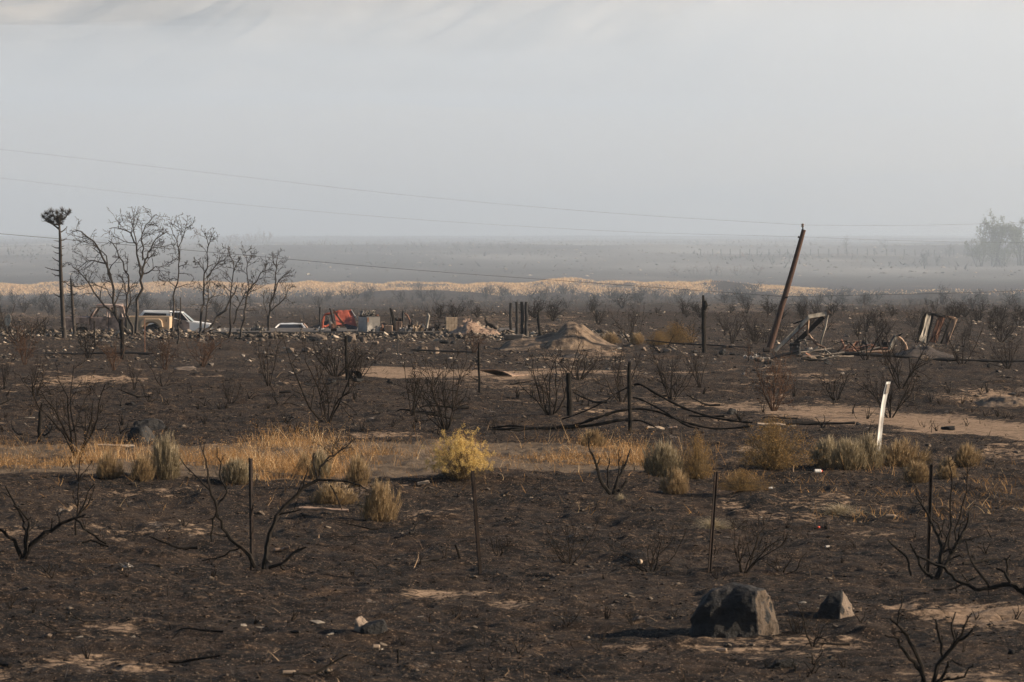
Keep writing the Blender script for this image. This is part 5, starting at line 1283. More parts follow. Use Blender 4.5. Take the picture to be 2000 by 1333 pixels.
def strewn():
    """stones too many to count; the largest ones follow as single things"""
    r = np.random.RandomState(17)
    base = np.array([[1,0,0],[-.9,.2,0],[.1,.8,.1],[-.1,-.85,.05],[.2,.1,.7],[-.3,-.1,-.4],[.6,.55,.35]], float)
    tri = np.array([[0,2,4],[0,6,2],[2,1,4],[1,3,4],[3,0,4],[2,0,5],[1,2,5],[3,1,5],[0,3,5],[0,4,6],[2,6,4]])
    def batch(N, u, Y, size, cb, hz=.5):
        x = u * Y; z = H(x, Y); az = r.rand(N) * 6.283; c, s_ = np.cos(az), np.sin(az)
        B = base[None] * (0.7 + .6 * r.rand(N, 7, 1)) + r.randn(N, 7, 3) * .10
        B = B * size[:, None, None] * np.array([1, .8, 1.0]); B[:, :, 2] *= hz
        X = B[:, :, 0] * c[:, None] - B[:, :, 1] * s_[:, None]; Yy = B[:, :, 0] * s_[:, None] + B[:, :, 1] * c[:, None]
        V = np.stack([X + x[:, None], Yy + Y[:, None], B[:, :, 2] + z[:, None] + size[:, None] * .08], 2).reshape(-1, 3)
        Fc = (tri[None] + (np.arange(N) * 7)[:, None, None]).reshape(-1, 3)
        return V, Fc, np.repeat(cb, 7)
    A = []
    # near and middle ground
    N = 7000; u = r.uniform(-.135, .135, N); Y = 38 * (165 / 38.) ** r.rand(N)
    k = r.rand(N) < np.clip(.25 + .8 * fbm(u * Y / 2.5, Y / 4, 3, 410) + .6 * sstep(100, 150, Y), .04, 1); k &= ~((Y > 66.5) & (Y < 76))
    k &= track_mask(u * Y, Y) < .4
    u, Y = u[k], Y[k]; N = len(u); A.append(batch(N, u, Y, (.010 + .045 * r.rand(N) ** 3) * (1 + Y / 90), np.clip(.15 + .33 * r.randn(N), 0, 1)))
    # clods and crusts of burnt soil close by
    N = 46000; u = r.uniform(-.135, .135, N); Y = 38 * (118 / 38.) ** r.rand(N)
    k = (r.rand(N) < np.clip(.5 + .9 * fbm(u * Y / 1.2, Y / 1.8, 3, 415), .05, 1)) & (grass_mask(u * Y, Y) < .5) & (track_mask(u * Y, Y) < .3)
    u, Y = u[k], Y[k]; N = len(u); cv, cf, cr_ = batch(N, u, Y, (.007 + .030 * r.rand(N) ** 3) * (.6 + Y / 95), np.clip(.35 + .33 * r.randn(N), 0, 1), .42)
    tag(link('clods', npmesh('clods', cv, cf, M['clod'], {'rnd': cr_})), 'crumbly clods of burnt soil covering the near ground', 'soil', kind='stuff')
    # rubble belt and the flat beyond
    N = 22000; u = r.uniform(-.135, .135, N); Y = 150 * (450 / 150.) ** r.rand(N) ** 1.1
    k = r.rand(N) < np.clip(.35 + .9 * fbm(u * Y / 6, Y / 14, 3, 411), .04, 1) * (1 - .5 * sstep(350, 430, Y)); k &= track_mask(u * Y, Y) < .4
    u, Y = u[k], Y[k]; N = len(u); A.append(batch(N, u, Y, (.04 + .11 * r.rand(N) ** 2.2) * (.6 + Y / 330), np.clip(.45 + .33 * r.randn(N), 0, 1), .6))
    # stones along the bank in front of the yard
    N = 2200; u = r.uniform(-.125, .03, N); Y = r.normal(228, 8, N); k = Y < 238
    u, Y = u[k], Y[k]; N = len(u); A.append(batch(N, u, Y, .08 + .22 * r.rand(N) ** 2, np.clip(.45 + .3 * r.randn(N), 0, 1), .8))
    # far plain
    N = 5000; u = r.uniform(-.135, .135, N); Y = r.uniform(560, 1500, N); A.append(batch(N, u, Y, .15 + .35 * r.rand(N) ** 2, np.clip(.5 + .4 * r.randn(N), 0, 1), .6))
    V, Fc, R, off = [], [], [], 0
    for v, f, c in A: V.append(v); Fc.append(f + off); R.append(c); off += len(v)
    me = npmesh('rubble', np.concatenate(V), np.concatenate(Fc), M['stones_attr'], {'rnd': np.concatenate(R)})
    tag(link('rubble', me), 'small stones and grit strewn over the burnt ground', 'stones', kind='stuff')
strewn()
rng = random.Random(77)
ZX = [330, 600, 1000, 1231, 1480, 1780, 9999]
ZT = ['below the burnt pickups', 'below the slim burnt trees', 'below the concrete slab', 'before the dirt mound', 'around the tall charred pole', 'around the plank debris', 'right of the black soil heap']
for i in range(235):
    zone = 0 if i < 75 else 1
    if zone == 0:
        px = rng.uniform(-30, 2030); py = rng.choice([rng.uniform(1000, 1340), rng.uniform(745, 850)]); lst = RKP if rng.random() < .25 else RK; wp = rng.uniform(4, 11)
        lb, gp = 'small angular stone on ' + ('foreground soil ' if py > 900 else 'black ground beyond the grass strip ') + ('at the left' if px < 667 else 'near the middle' if px < 1333 else 'at the right'), ('foreground stones ' if py > 900 else 'stones beyond the grass ') + ('left' if px < 667 else 'middle' if px < 1333 else 'right')
    else:
        px = rng.uniform(-30, 2030); py = rng.uniform(655, 735); lst = RK if rng.random() < .6 else RKP; wp = rng.uniform(6, 18)
        lb, gp = 'angular stone in the rubble belt ' + ZT[[px < q for q in ZX].index(True)], 'rubble belt stones ' + ZT[[px < q for q in ZX].index(True)]
    p = at(px, py)
    if float(track_mask(np.array([p.x]), np.array([p.y]))[0]) > .4: continue
    put_rock(lst, rng.randrange(7), px, py, wp, wp * rng.uniform(.3, .7), lb, 'stone', 'stone', gp)

# ------------------------------------------------------------------ earth heaps
def heap(name, label, cx, foot, w_px, h_px, depth, mat, seed, prof=None, nx=70, ny=34, rough=.12):
    b0 = at(cx, foot); s_ = b0.y / F; W = w_px * s_; Hh = h_px * s_
    X, Yg = np.meshgrid(np.linspace(-.5, .5, nx), np.linspace(-.5, .5, ny)); X = X.ravel(); Yg = Yg.ravel()
    p = np.interp(X + .5, *zip(*prof)) if prof else np.cos(np.clip(X, -.5, .5) * np.pi)
    e = np.clip(1 - np.abs(Yg * 2) ** 1.5, 0, 1) ** 1.0
    z = p * e * Hh * (1 + .25 * fbm(X * 5 + seed, Yg * 4, 4, seed)) + rough * e * np.sqrt(np.clip(p, 0, 1)) * fbm(X * W * 1.7, Yg * depth * 1.7, 5, seed + 3, .6)
    wx = b0.x + X * W; wy = b0.y + (Yg + .42) * depth
    zz_ = H(wx, wy) + z - .06 * (e < .02) - 0.04
    i = (np.arange(ny - 1)[:, None] * nx + np.arange(nx - 1)[None]).ravel(); Fq = np.stack([i, i + 1, i + nx + 1, i + nx], 1)
    me = npmesh(name, np.stack([wx - b0.x, wy - b0.y, zz_ - b0.z], 1), Fq, mat, smooth=True)
    o = link(name, me, b0); tag(o, label, 'dirt heap'); return o
heap('dirt_mound','large bare brown dirt mound with a long low tail to the left',1095,680,250,56,5.5,M['dirt'],7,[(0,.0),(.08,.28),(.2,.42),(.35,.55),(.47,.62),(.56,.92),(.62,1.0),(.68,.9),(.76,.6),(.86,.28),(.95,.1),(1,0)])
heap('dirt_mound','low sooty earth hump on the ground in front of the brown mound',1120,700,90,9,3.0,M['black_dirt'],9)
heap('soil_heap','black soil heap under the upright ragged panels',1812,699,130,21,4.0,M['black_dirt'],13)
heap('dirt_mound','low tan gravel heap at the right margin under the brown rock',1975,795,130,16,3.0,M['dirt'],21)

# ------------------------------------------------------------------ concrete slab
Ys = 234.0
def S3(px, row, Y_): return onY(px, row, Y_)
a = S3(372, 648.5, Ys); zt = a.z; x0, x1 = a.x, X_at(1012, Ys)
root = MB(); root.box(((x0 + x1) / 2, Ys + 4.5, zt - .16), (x1 - x0, 9.0, .32)); o = root.build('foundation_slab', M['concrete']); tag(o, 'long burnt concrete foundation slab carrying the wreckage', 'foundation')

# rust streaked channel lying along the left on the bank, and others
pipe('fallen_pipe', [(-30,695,0),(60,693,0),(150,691,0),(240,689,.2),(300,692,.2)], .05, 'long dark pipe lying on the ground at the far left below the burnt pickup', 'pipe', 'steel_dark', at(150,694).y)
pipe('fallen_pipe', [(1640,690,0),(1700,693,0),(1760,697,0),(1812,703,0)], .06, 'dark pipe lying between the plank debris and the brown pyramid rock', 'pipe', 'steel_dark', at(1720,700).y)
pipe('fallen_pipe', [(1816,702,0),(1880,703,0),(1950,706,0),(2060,706,0)], .05, 'dark pipe lying to the right of the brown pyramid rock', 'pipe', 'steel_dark', at(1900,708).y)
pipe('fallen_pipe', [(800,683,0),(860,686,0),(920,688,0),(985,690,0)], .035, 'thin dark pipe on the bank under the right half of the slab', 'pipe', 'steel_dark', at(890,692).y)
pipe('fallen_pipe', [(1260,664,0),(1320,671,0),(1400,675,0),(1470,680,0)], .03, 'thin dark rail lying behind the tall charred pole', 'rail', 'steel_dark', at(1370,684).y+1)

# ------------------------------------------------------------------ vehicles
def arc(cx, cz, r, a0, a1, n=10): return [(cx + r * math.cos(rad(a0 + (a1 - a0) * i / n)), cz + r * math.sin(rad(a0 + (a1 - a0) * i / n))) for i in range(n + 1)]
def wheel(parent, x, y, z, r, w_, side):
    t = MB(); n = 22; prof = [(r * .62, -w_ / 2), (r * .9, -w_ / 2), (r, -w_ * .3), (r, w_ * .3), (r * .9, w_ / 2), (r * .62, w_ / 2)]
    for k in range(n):
        th = 6.283 * k / n
        for (rr, yy) in prof: t.v.append(Vector((rr * math.cos(th), yy, rr * math.sin(th))))
    m_ = len(prof)
    for k in range(n):
        for j in range(m_):
            a, b_ = k * m_ + j, k * m_ + (j + 1) % m_; c, d = ((k + 1) % n) * m_ + j, ((k + 1) % n) * m_ + (j + 1) % m_
            t.f.append((a, c, d, b_))
    o = t.build('wheel', M['black'], parent, (x, y, z))
    r_ = MB(); yo = side * w_ * .25
    for k in range(n): th = 6.283 * k / n; r_.v.append(Vector((r * .62 * math.cos(th), yo + side * .04, r * .62 * math.sin(th))))
    for k in range(n): th = 6.283 * k / n; r_.v.append(Vector((r * .34 * math.cos(th), yo - side * .05, r * .34 * math.sin(th))))
    r_.v.append(Vector((0, yo - side * .02, 0)))
    for k in range(n): r_.f.append((k, (k + 1) % n, n + (k + 1) % n, n + k)); r_.f.append((n + k, n + (k + 1) % n, 2 * n))
    r_.build('rim', M['rim'], o); return o
def bevelled(o, w_=.02):
    m_ = o.modifiers.new('bevel', 'BEVEL'); m_.width = w_; m_.segments = 2; m_.limit_method = 'ANGLE'; m_.angle_limit = rad(35); return o

# crew cab pickup, burnt out in front, tan bed intact; nose to the left
Yt = 249.0; p0 = onY(126, 660, Yt)
T = empty('burnt_pickup', p0, 'crew cab pickup facing left with burnt out rusty cab and intact tan bed', 'pickup truck')
BP, TP = M['burnt_paint'], M['tan_paint']
wz, wr, W2 = .39, .41, .98
fx, rx = 1.0, 5.15
for sgn, nm in ((-1, 'near'), (1, 'far')):
    y0, y1 = sgn * W2, sgn * (W2 - .08)
    fender = [(0.02, .50), (0.04, 1.12), (.25, 1.18), (1.52, 1.20), (1.58, .42)] + [(p[0], p[1]) for p in arc(fx, wz, .50, 5, 175)] + [(.45, .45)]
    bevelled(MB().prism(fender, y0, y1).build('fender', BP, T))
    # doors with window openings
    d1 = [(1.60, .42), (1.60, 1.20), (2.62, 1.22), (2.62, .42)]; d2 = [(2.66, .42), (2.66, 1.22), (3.58, 1.24), (3.58, .42)]
    for d_, hx in ((d1, 2.5), (d2, 3.46)):
        dd = bevelled(MB().prism(d_, y0, y1).build('door', BP, T))
        MB().box((hx - .06, sgn * (W2 + .015), 1.06), (.14, .03, .04)).build('handle', M['rust'], dd)
        f = MB(); x0_, x1_ = d_[0][0], d_[2][0]
        if d_ is d1: f.tube([(x0_ + .03, sgn * .95, 1.2), (x0_ + .40, sgn * .80, 1.78), (x1_ - .05, sgn * .80, 1.80), (x1_ - .05, sgn * .95, 1.22)], .055, 6)
        else: f.tube([(x0_ + .04, sgn * .95, 1.2), (x0_ + .04, sgn * .80, 1.80), (x1_ - .25, sgn * .80, 1.80), (x1_ - .10, sgn * .95, 1.22)], .055, 6)
        f.build('window_frame', M['burnt_roof'], dd)
    # bed side with round wheel arch
    bed = [(3.72, .44), (3.70, 1.26), (6.20, 1.26), (6.22, 1.0), (6.20, .48)] + [(p[0], p[1]) for p in arc(rx, wz, .50, 8, 172)]
    s_ = bevelled(MB().prism(bed, y0, y1).build('bed_side', TP, T, label='intact tan bed side'))
    # wide flare around the double rear wheel
    fl = [(4.48, .62), (4.56, 1.02), (4.72, 1.14), (5.62, 1.14), (5.78, 1.02), (5.86, .62)] + [(p[0], p[1]) for p in arc(rx, wz, .55, 25, 155)]
    bevelled(MB().prism(fl, sgn * (W2 + .22), sgn * (W2 - .01)).build('wheel_flare', TP, T), .05)
    MB().box((3.95, sgn * (W2 + .012), .95), (.03, .02, .22)).build('side_trim', M['rust'], T)
    MB().box((6.02, sgn * (W2 + .012), 1.02), (.03, .02, .16)).build('side_marker', M['rust'], T)
    wheel(T, rx, sgn * (W2 + .02), wz, wr, .38, sgn); 
    wheel(T, fx, sgn * (W2 - .14), wz - .08, wr - .08, .22, sgn)
mb = MB(); mb.sheet([(0.05, -.93, 1.15), (1.56, -.93, 1.19), (1.56, .93, 1.19), (0.05, .93, 1.15)], .04, 8, 8, .05, 3); mb.build('hood', M['burnt_roof'], T)
mb = MB(); mb.sheet([(1.90, -.84, 1.78), (3.42, -.84, 1.78), (3.36, .80, 1.84), (1.95, .80, 1.84)], .12, 8, 8, .04, 5); mb.build('roof', M['burnt_roof'], T, label='buckled cab roof bleached pink by fire')
for sgn in (-1, 1):
    MB().tube([(1.58, sgn * .93, 1.19), (1.97, sgn * .79, 1.82)], .06, 6).build('windscreen_pillar', M['burnt_roof'], T)
    MB().prism([(3.30, 1.24), (3.28, 1.86), (3.52, 1.84), (3.64, 1.24)], sgn * .94, sgn * .86).build('rear_pillar', BP, T)
    MB().box((2.66, sgn * .88, 1.5), (.26, .07, .62)).build('middle_pillar', M['burnt_roof'], T)
MB().box((.04, 0, .85), (.08, 1.8, .55)).build('grille', M['rust'], T)
MB().tube([(-.08, -.95, .55), (-.12, 0, .55), (-.08, .95, .55)], .09, 8).build('bumper', M['rust'], T)
MB().box((3.62, 0, .85), (.06, 1.85, .85)).build('cab_back', BP, T)
MB().box((4.98, 0, .60), (2.46, 1.78, .06)).build('bed_floor', TP, T)
MB().box((6.19, 0, .87), (.06, 1.78, .72)).build('tailgate', TP, T); MB().box((3.73, 0, .93), (.05, 1.78, .62)).build('bed_front', TP, T)
MB().tube([(6.3, -.9, .52), (6.36, 0, .52), (6.3, .9, .52)], .08, 8).build('rear_bumper', M['steel_dark'], T)
MB().box((2.7, 0, .46), (2.1, 1.7, .08)).build('floor', M['rust'], T)
for x in (2.2, 3.1):
    mb = MB(); mb.box((x, 0, .75), (.5, 1.5, .08)); 
    for k in range(7): mb.tube([(x + .22, -.7 + k * .23, .75), (x + .34, -.7 + k * .23, 1.38)], .018, 4)
    mb.tube([(x + .34, -.75, 1.38), (x + .34, .75, 1.38)], .025, 5); mb.build('seat_frame', M['rust'], T)
mb = MB(); mb.tube([Vector((1.95 + .05 * math.cos(t), -.45 + .19 * math.sin(t), 1.15 + .17 * math.cos(t))) for t in [k * .5236 for k in range(13)]], .015, 5); mb.build('steering_wheel', M['rust'], T)

# white pickup with canopy, facing right, behind the tan bed
Yw = 262.0; k2 = F / Yw; p0 = onY(262, 663, Yw)
Wt = empty('white_pickup', p0, 'white pickup with white canopy over its bed, behind the tan truck bed', 'pickup truck')
WP = M['white_paint']; w2 = .86
g = lambda px, row: ((px - 262) / k2, (663 - row) / k2)
for sgn in (-1, 1):
    y0, y1 = sgn * w2, sgn * (w2 - .06)
    body = [g(263, 650), g(262, 619), g(334, 619), g(372, 628), g(396, 631.5), g(411, 634), g(413, 648), g(410, 652)] + arc(4.15, .33, .40, 10, 170) + [(3.6, .32), (1.5, .32)] + arc(1.0, .33, .40, 10, 170)
    bevelled(MB().prism(body, y0, y1).build('body_side', WP, Wt))
    door = [g(335.5, 651), g(335.5, 621), g(362, 625), g(372, 630), g(373, 651)]
    MB().prism(door, sgn * (w2 + .012), sgn * (w2 - .005)).build('door', M['burnt_paint'], Wt, label='sooty front door')
    wd = g(337, 611.5), g(354, 611.8), g(371, 627), g(337, 621.5)
    MB().prism([wd[0], wd[1], wd[2], wd[3]], sgn * (w2 - .04), sgn * (w2 - .06)).build('side_window', M['glass_dark'], Wt)
    MB().tube([(wd[0][0] - .03, sgn * (w2 - .03), wd[3][1]), (wd[0][0] - .03, sgn * (w2 - .06), wd[0][1])], .04, 5).build('door_pillar', WP, Wt)
    MB().tube([(g(373, 629)[0], sgn * (w2 - .03), g(373, 629)[1]), (g(357, 611)[0], sgn * (w2 - .09), g(357, 611)[1])], .035, 5).build('windscreen_pillar', WP, Wt)
    can = MB().prism([g(272, 618.5), g(280.5, 609), g(284, 608), g(333, 610), g(333, 618.5)], sgn * (w2 - .03), sgn * (w2 - .10))
    c_ = bevelled(can.build('canopy_side', WP, Wt))
    MB().prism([g(279.5, 617.6), g(285, 610.8), g(327, 612.3), g(327.5, 617.6)], sgn * (w2 - .018), sgn * (w2 - .029)).build('window', M['glass_dark'], c_)
    wheel(Wt, 1.0, sgn * (w2 - .1), .33, .33, .2, sgn); wheel(Wt, 4.15, sgn * (w2 - .1), .33, .33, .2, sgn)
MB().sheet([(g(282, 608.4)[0], -.78, g(0, 608.4)[1]), (g(334, 610)[0], -.78, g(0, 609.4)[1]), (g(334, 610)[0], .78, g(0, 609.4)[1]), (g(282, 608)[0], .78, g(0, 608.4)[1])], .05, 3, 3).build('canopy_roof', WP, Wt)
MB().sheet([(g(334, 610)[0], -.80, g(0, 610.2)[1]), (g(357, 611)[0], -.80, g(0, 611)[1]), (g(357, 611)[0], .80, g(0, 611)[1]), (g(334, 610)[0], .80, g(0, 610.2)[1])], .05, 3, 3).build('cab_roof', WP, Wt)
ws = MB(); ws.sheet([(g(359, 612)[0], -.78, g(0, 611.5)[1]), (g(378, 628)[0], -.80, g(0, 628)[1]), (g(378, 628)[0], .80, g(0, 628)[1]), (g(359, 612)[0], .78, g(0, 611.5)[1])], .01, 2, 2); ws.build('windscreen', M['glass_pale'], Wt)
MB().sheet([(g(378, 628)[0], -.82, g(0, 628.6)[1]), (g(411, 634)[0], -.82, g(0, 633.4)[1]), (g(411, 634)[0], .82, g(0, 633.4)[1]), (g(378, 628)[0], .82, g(0, 628.6)[1])], .03, 3, 3).build('hood', WP, Wt)
MB().box((g(412, 0)[0], 0, .72), (.06, 1.6, .35)).build('grille', M['steel_dark'], Wt); MB().tube([(g(415, 0)[0], -.8, .5), (g(416, 0)[0], .8, .5)], .08, 7).build('bumper', M['rim'], Wt)
for sgn in (-1, 1): MB().box((g(412.5, 0)[0], sgn * .62, .75), (.07, .28, .18)).build('headlight', M['glass_pale'], Wt)
MB().box((.03, 0, .9), (.05, 1.6, .8)).build('tailgate', WP, Wt)
mb = MB(); mb.tube([Vector((g(366, 0)[0] - .4, -w2 - .10, .95)), Vector((g(366, 0)[0] - .25, -w2 - .16, 1.02))], .03, 5); mb.box((g(366, 0)[0] - .3, -w2 - .16, 1.03), (.08, .18, .14)); mb.build('mirror', M['steel_dark'], Wt)

# white roofed burnt car seen from behind
Yc = 262.0; p0 = onY(566, 664, Yc); Cc = empty('burnt_car', p0, 'burnt car wreck with white roof, low behind the slab, left of the red wreck', 'car')
kk = F / Yc; q = lambda px, row: ((px - 566) / kk, (664 - row) / kk)
bevelled(MB().prism([q(534, 658), q(536, 643), q(544, 641), q(590, 641), q(597, 644), q(598, 658)], -.4, 2.6).build('body', M['burnt_paint'], Cc), .05)
MB().sheet([(q(545, 0)[0], -.1, q(0, 634.5)[1]), (q(590, 0)[0], -.1, q(0, 634.5)[1]), (q(588, 0)[0], 2.0, q(0, 634.5)[1]), (q(547, 0)[0], 2.0, q(0, 634.5)[1])], .05, 6, 4, .03, 4).build('roof', M['white_paint'], Cc)
for a_, b_ in ((537, 545), (597, 590)): 
    MB().tube([(q(a_, 0)[0], -.35, q(0, 642)[1]), (q(b_, 0)[0], -.1, q(0, 634)[1])], .045, 6).build('rear_pillar', M['white_paint'], Cc)
    MB().tube([(q(a_, 0)[0], 2.4, q(0, 642)[1]), (q(b_, 0)[0], 2.0, q(0, 634)[1])], .045, 6).build('front_pillar', M['burnt_roof'], Cc)
MB().sheet([(q(541, 0)[0], -.28, q(0, 641)[1]), (q(593, 0)[0], -.28, q(0, 641)[1]), (q(588, 0)[0], -.12, q(0, 635.5)[1]), (q(547, 0)[0], -.12, q(0, 635.5)[1])], .01, 2, 2).build('rear_window', M['glass_dark'], Cc)
for x_ in (538, 594):
    for yy in (.2, 2.0): wheel(Cc, q(x_, 0)[0], yy, .3, .3, .18, -1).rotation_euler = (0, 0, rad(90))

# ------------------------------------------------------------------ wreckage on the slab
zs = zt + 0.0
def on_slab(px, dY=2.0): return Vector((X_at(px, Ys + dY), Ys + dY, zs))
def sp(px, row, dY, b): return onY(px, row, Ys + dY) - b
b = on_slab(665); R_ = empty('red_wreck', b, 'orange red sheet metal wreck with tilted panel and bent arch frame', 'wreck')
mb = MB(); mb.sheet([sp(657, 636, 1.2, b), sp(697, 637, 1.2, b), sp(686, 607, 3.0, b), sp(652, 609.5, 3.0, b)], .05, 8, 6, .10, 2); mb.build('panel', M['red'], R_)
mb = MB(); mb.tube([sp(651, 610.5, 2.8, b), sp(664, 611, 2.8, b), sp(676, 610.5, 2.8, b), sp(686, 606.5, 2.9, b)], .06, 6); mb.build('rolled_edge', M['red'], R_)
mb = MB(); mb.tube([sp(686, 606.5, 2.9, b), sp(693, 617, 2.2, b), sp(698, 626, 1.5, b)], .035, 5); mb.build('side_rail', M['steel_pale'], R_)
mb = MB(); mb.tube([sp(629.5, 642, 1, b), sp(630, 632, 1, b), sp(632.5, 619, 1, b), sp(635, 614.5, 1, b), sp(639, 613.5, 1, b), sp(646, 613, 1, b)], .06, 6); mb.tube([sp(629.5, 637, 1, b), sp(636, 638, 1.3, b), sp(644, 634, 1.4, b)], .05, 5); mb.build('arch_frame', M['red'], R_)
mb = MB(); mb.tube([sp(644, 602.5, .8, b), sp(647, 612, .8, b), sp(651, 632, .8, b)], [.05, .05, .04], 5); mb.build('bent_bar', M['rust'], R_)
mb = MB(); mb.sheet([sp(649, 606, .7, b), sp(652, 605, .7, b), sp(676, 637, .5, b), sp(671, 638, .5, b)], .04, 3, 6, .05, 6); mb.build('brace', M['steel_brown'], R_)
mb = MB(); mb.sheet([sp(644, 616, 1.1, b), sp(648, 614, 1.1, b), sp(650, 642, 1.0, b), sp(642, 642, 1.0, b)], .05, 2, 5, .04, 8); mb.build('post', M['steel_pale'], R_)
mb = MB(); mb.sheet([sp(646, 632.5, .7, b), sp(657, 632.5, .7, b), sp(657, 643, .6, b), sp(646, 643, .6, b)], .5, 3, 3, .03, 9); o = mb.build('metal_box', M['steel_brown']); o.location = b; tag(o, 'brown box standing under the left half of the red panel', 'box')
mb = MB()
for k in range(6): mb.tube([sp(673 + k * .9, 634 + k * 1.6, .4 + k * .12, b), sp(697, 641 + k * .35, .4 + k * .12, b)], .05, 5)
mb.sheet([sp(673, 632.5, .3, b), sp(698, 638.5, .3, b), sp(697, 644, .3, b), sp(678, 643.5, .3, b)], .05, 4, 3, .03, 4); o = mb.build('ribbed_crate', M['navy']); o.location = b; tag(o, 'dark blue ribbed crate slumped beneath the red panel', 'crate')
mb = MB(); mb.sheet([sp(623, 638, 1.4, b), sp(630, 638.5, 1.4, b), sp(635, 644, 1.2, b), sp(622, 645, 1.2, b)], .08, 3, 3, .06, 14); o = mb.build('plastic_sheet', M['white_post']); o.location = b; tag(o, 'pale folded sheet on the slab left of the red arch frame', 'sheet')
# grey cabinet
b = on_slab(722); G_ = empty('metal_cabinet', b, 'scorched grey metal cabinet standing on the slab, right of the red wreck', 'cabinet')
lf = sp(700, 0, .9, b).x; md = sp(716, 0, .3, b).x; rt_ = sp(741, 0, 1.0, b).x; zt_ = sp(0, 619.5, .8, b).z; zb_ = 0.0
def plate(x0_, y0_, x1_, y1_, z0_, z1_, t=.03, mat=M['appliance'], nm='side_panel', par=G_, cr=.02, sd_=1, lab=None):
    mb = MB(); mb.sheet([(x0_, y0_, z0_), (x1_, y1_, z0_), (x1_, y1_, z1_), (x0_, y0_, z1_)], t, 5, 5, cr, sd_); o = mb.build(nm, mat, par)
    if lab: o['label'] = lab
    return o
plate(lf, -.9, md, -1.7, zb_, zt_, mat=M['enamel_lit'], lab='left side coloured pale as if lit'); plate(md, -1.7, rt_, -1.0, zb_, zt_); plate(lf, -.9, md + .4, -.1, zb_, zt_); plate(md + .4, -.1, rt_, -1.0, zb_, zt_)  # lit left and shaded right are put into the panel colours
mb = MB(); mb.sheet([(lf, -.9, zt_), (md, -1.7, zt_), (rt_, -1.0, zt_), (md + .4, -.1, zt_)], .04, 4, 4, .02, 5); mb.build('top', M['steel_dark'], G_)
mb = MB(); mb.sheet([(md + .02, -1.75, zt_ - .02), (md + .12, -1.72, zt_ - .02), (md + .10, -1.73, zt_ - .28), (md + .03, -1.76, zt_ - .28)], .01, 1, 3); mb.build('rust_streak_flap', M['steel_brown'], G_)
def scrap(name, label, cat, px, dY, mat, seed, w_, h_, n=7, kind='sheets', row0=None, parent=None):
    """a crumpled heap of bent sheets and bars"""
    r = random.Random(seed); b = on_slab(px, dY) if row0 is None else (at(px, row0) if dY is None else onY(px, row0, Ys + dY))
    k = b.y / F; mb = MB()
    for i in range(n):
        c = Vector((r.uniform(-.5, .5) * w_ * k, r.uniform(-.5, .5) * w_ * k * .7, 0)); hh = h_ * k * r.uniform(.35, 1) * (1 - 1.1 * abs(c.x) / (w_ * k))
        a_ = Vector((r.gauss(0, .5), r.gauss(0, .4), 0)) * hh * .9; s_ = Vector((r.gauss(0, 1), r.gauss(0, .6), r.gauss(0, .25))).normalized() * r.uniform(.12, .4) * w_ * k
        if kind == 'sheets' or (kind == 'mix' and i % 2): mb.sheet([c, c + s_, c + s_ + a_ + Vector((0, 0, hh)), c + a_ + Vector((0, 0, hh))], .02, 4, 4, .16, seed + i, .1)
        else:
            P = [c, c + (a_ + Vector((0, 0, hh))) * .5 + Vector((r.gauss(0, .06), r.gauss(0, .06), 0)), c + a_ + s_ * .5 + Vector((0, 0, hh))]; mb.tube(P, r.uniform(.02, .05), 5)
    o = mb.build(name, mat, parent, b); 
    if parent is None: tag(o, label, cat)
    return o
o = scrap('crumpled_metal', 'crumpled rusty grey sheet metal heaped on top of the grey cabinet', 'scrap metal', 717, 1.6, M['panel_pale'], 5, 27, 17, 9); o.location.z = zs + zt_ + .02
o = scrap('crumpled_metal', 'dark twisted metal on the right end of the cabinet top', 'scrap metal', 733, 1.4, M['steel_brown'], 6, 14, 6, 5, 'mix'); o.location.z = zs + zt_ + .02
scrap('crumpled_metal', 'silvery crumpled foil heap on the slab in front of the grey cabinet', 'scrap metal', 734, .6, M['steel_pale'], 7, 24, 11, 9)
scrap('crumpled_metal', 'rusty scrap pile just right of the grey cabinet', 'scrap metal', 748, 2.2, M['steel_brown'], 8, 18, 22, 10, 'mix')
scrap('crumpled_metal', 'dark burnt scrap in the middle of the slab wreckage', 'scrap metal', 765, 2.6, M['steel_dark'], 9, 30, 20, 12, 'mix')
scrap('crumpled_metal', 'brown bent sheets piled left of the tan box', 'scrap metal', 757, .9, M['steel_brown'], 10, 22, 10, 8)
scrap('crumpled_metal', 'dark sheets and hood shape standing behind the fluffy white heap', 'scrap metal', 789, 2.8, M['steel_dark'], 11, 34, 29, 12, 'sheets')
scrap('crumpled_metal', 'rust red bent panel sticking up behind the middle wreckage', 'scrap metal', 782, 3.6, M['steel_brown'], 12, 20, 30, 5, 'sheets')
scrap('insulation_heap', 'fluffy whitish heap of melted insulation on the slab right of the tan box', 'debris heap', 796, .8, M['steel_pale'], 13, 24, 14, 14)
scrap('insulation_heap', 'pale shredded sheeting draped in a peak near the slab middle', 'debris heap', 812, 1.0, M['ash_wood'], 14, 26, 21, 14)
scrap('crumpled_metal', 'low black scrap right of the shredded pale peak', 'scrap metal', 828, 2.0, M['steel_dark'], 15, 20, 18, 8, 'mix')
scrap('crumpled_metal', 'pale brown plates lying left of the concrete block pillar', 'scrap metal', 865, 1.0, M['ash_wood'], 16, 24, 9, 8)
scrap('crumpled_metal', 'black pointed scrap between the chair frames and the block pillar', 'scrap metal', 858, 2.0, M['steel_dark'], 17, 14, 17, 6, 'mix')
scrap('crumpled_metal', 'white crumpled drum shape with dark hole behind the leafless trees', 'scrap metal', 503, 2.5, M['panel_pale'], 18, 22, 16, 9)
scrap('crumpled_metal', 'small white scrap low on the ground between the two trees and the slab', 'scrap metal', 475, 2.0, M['panel_pale'], 19, 26, 8, 6)
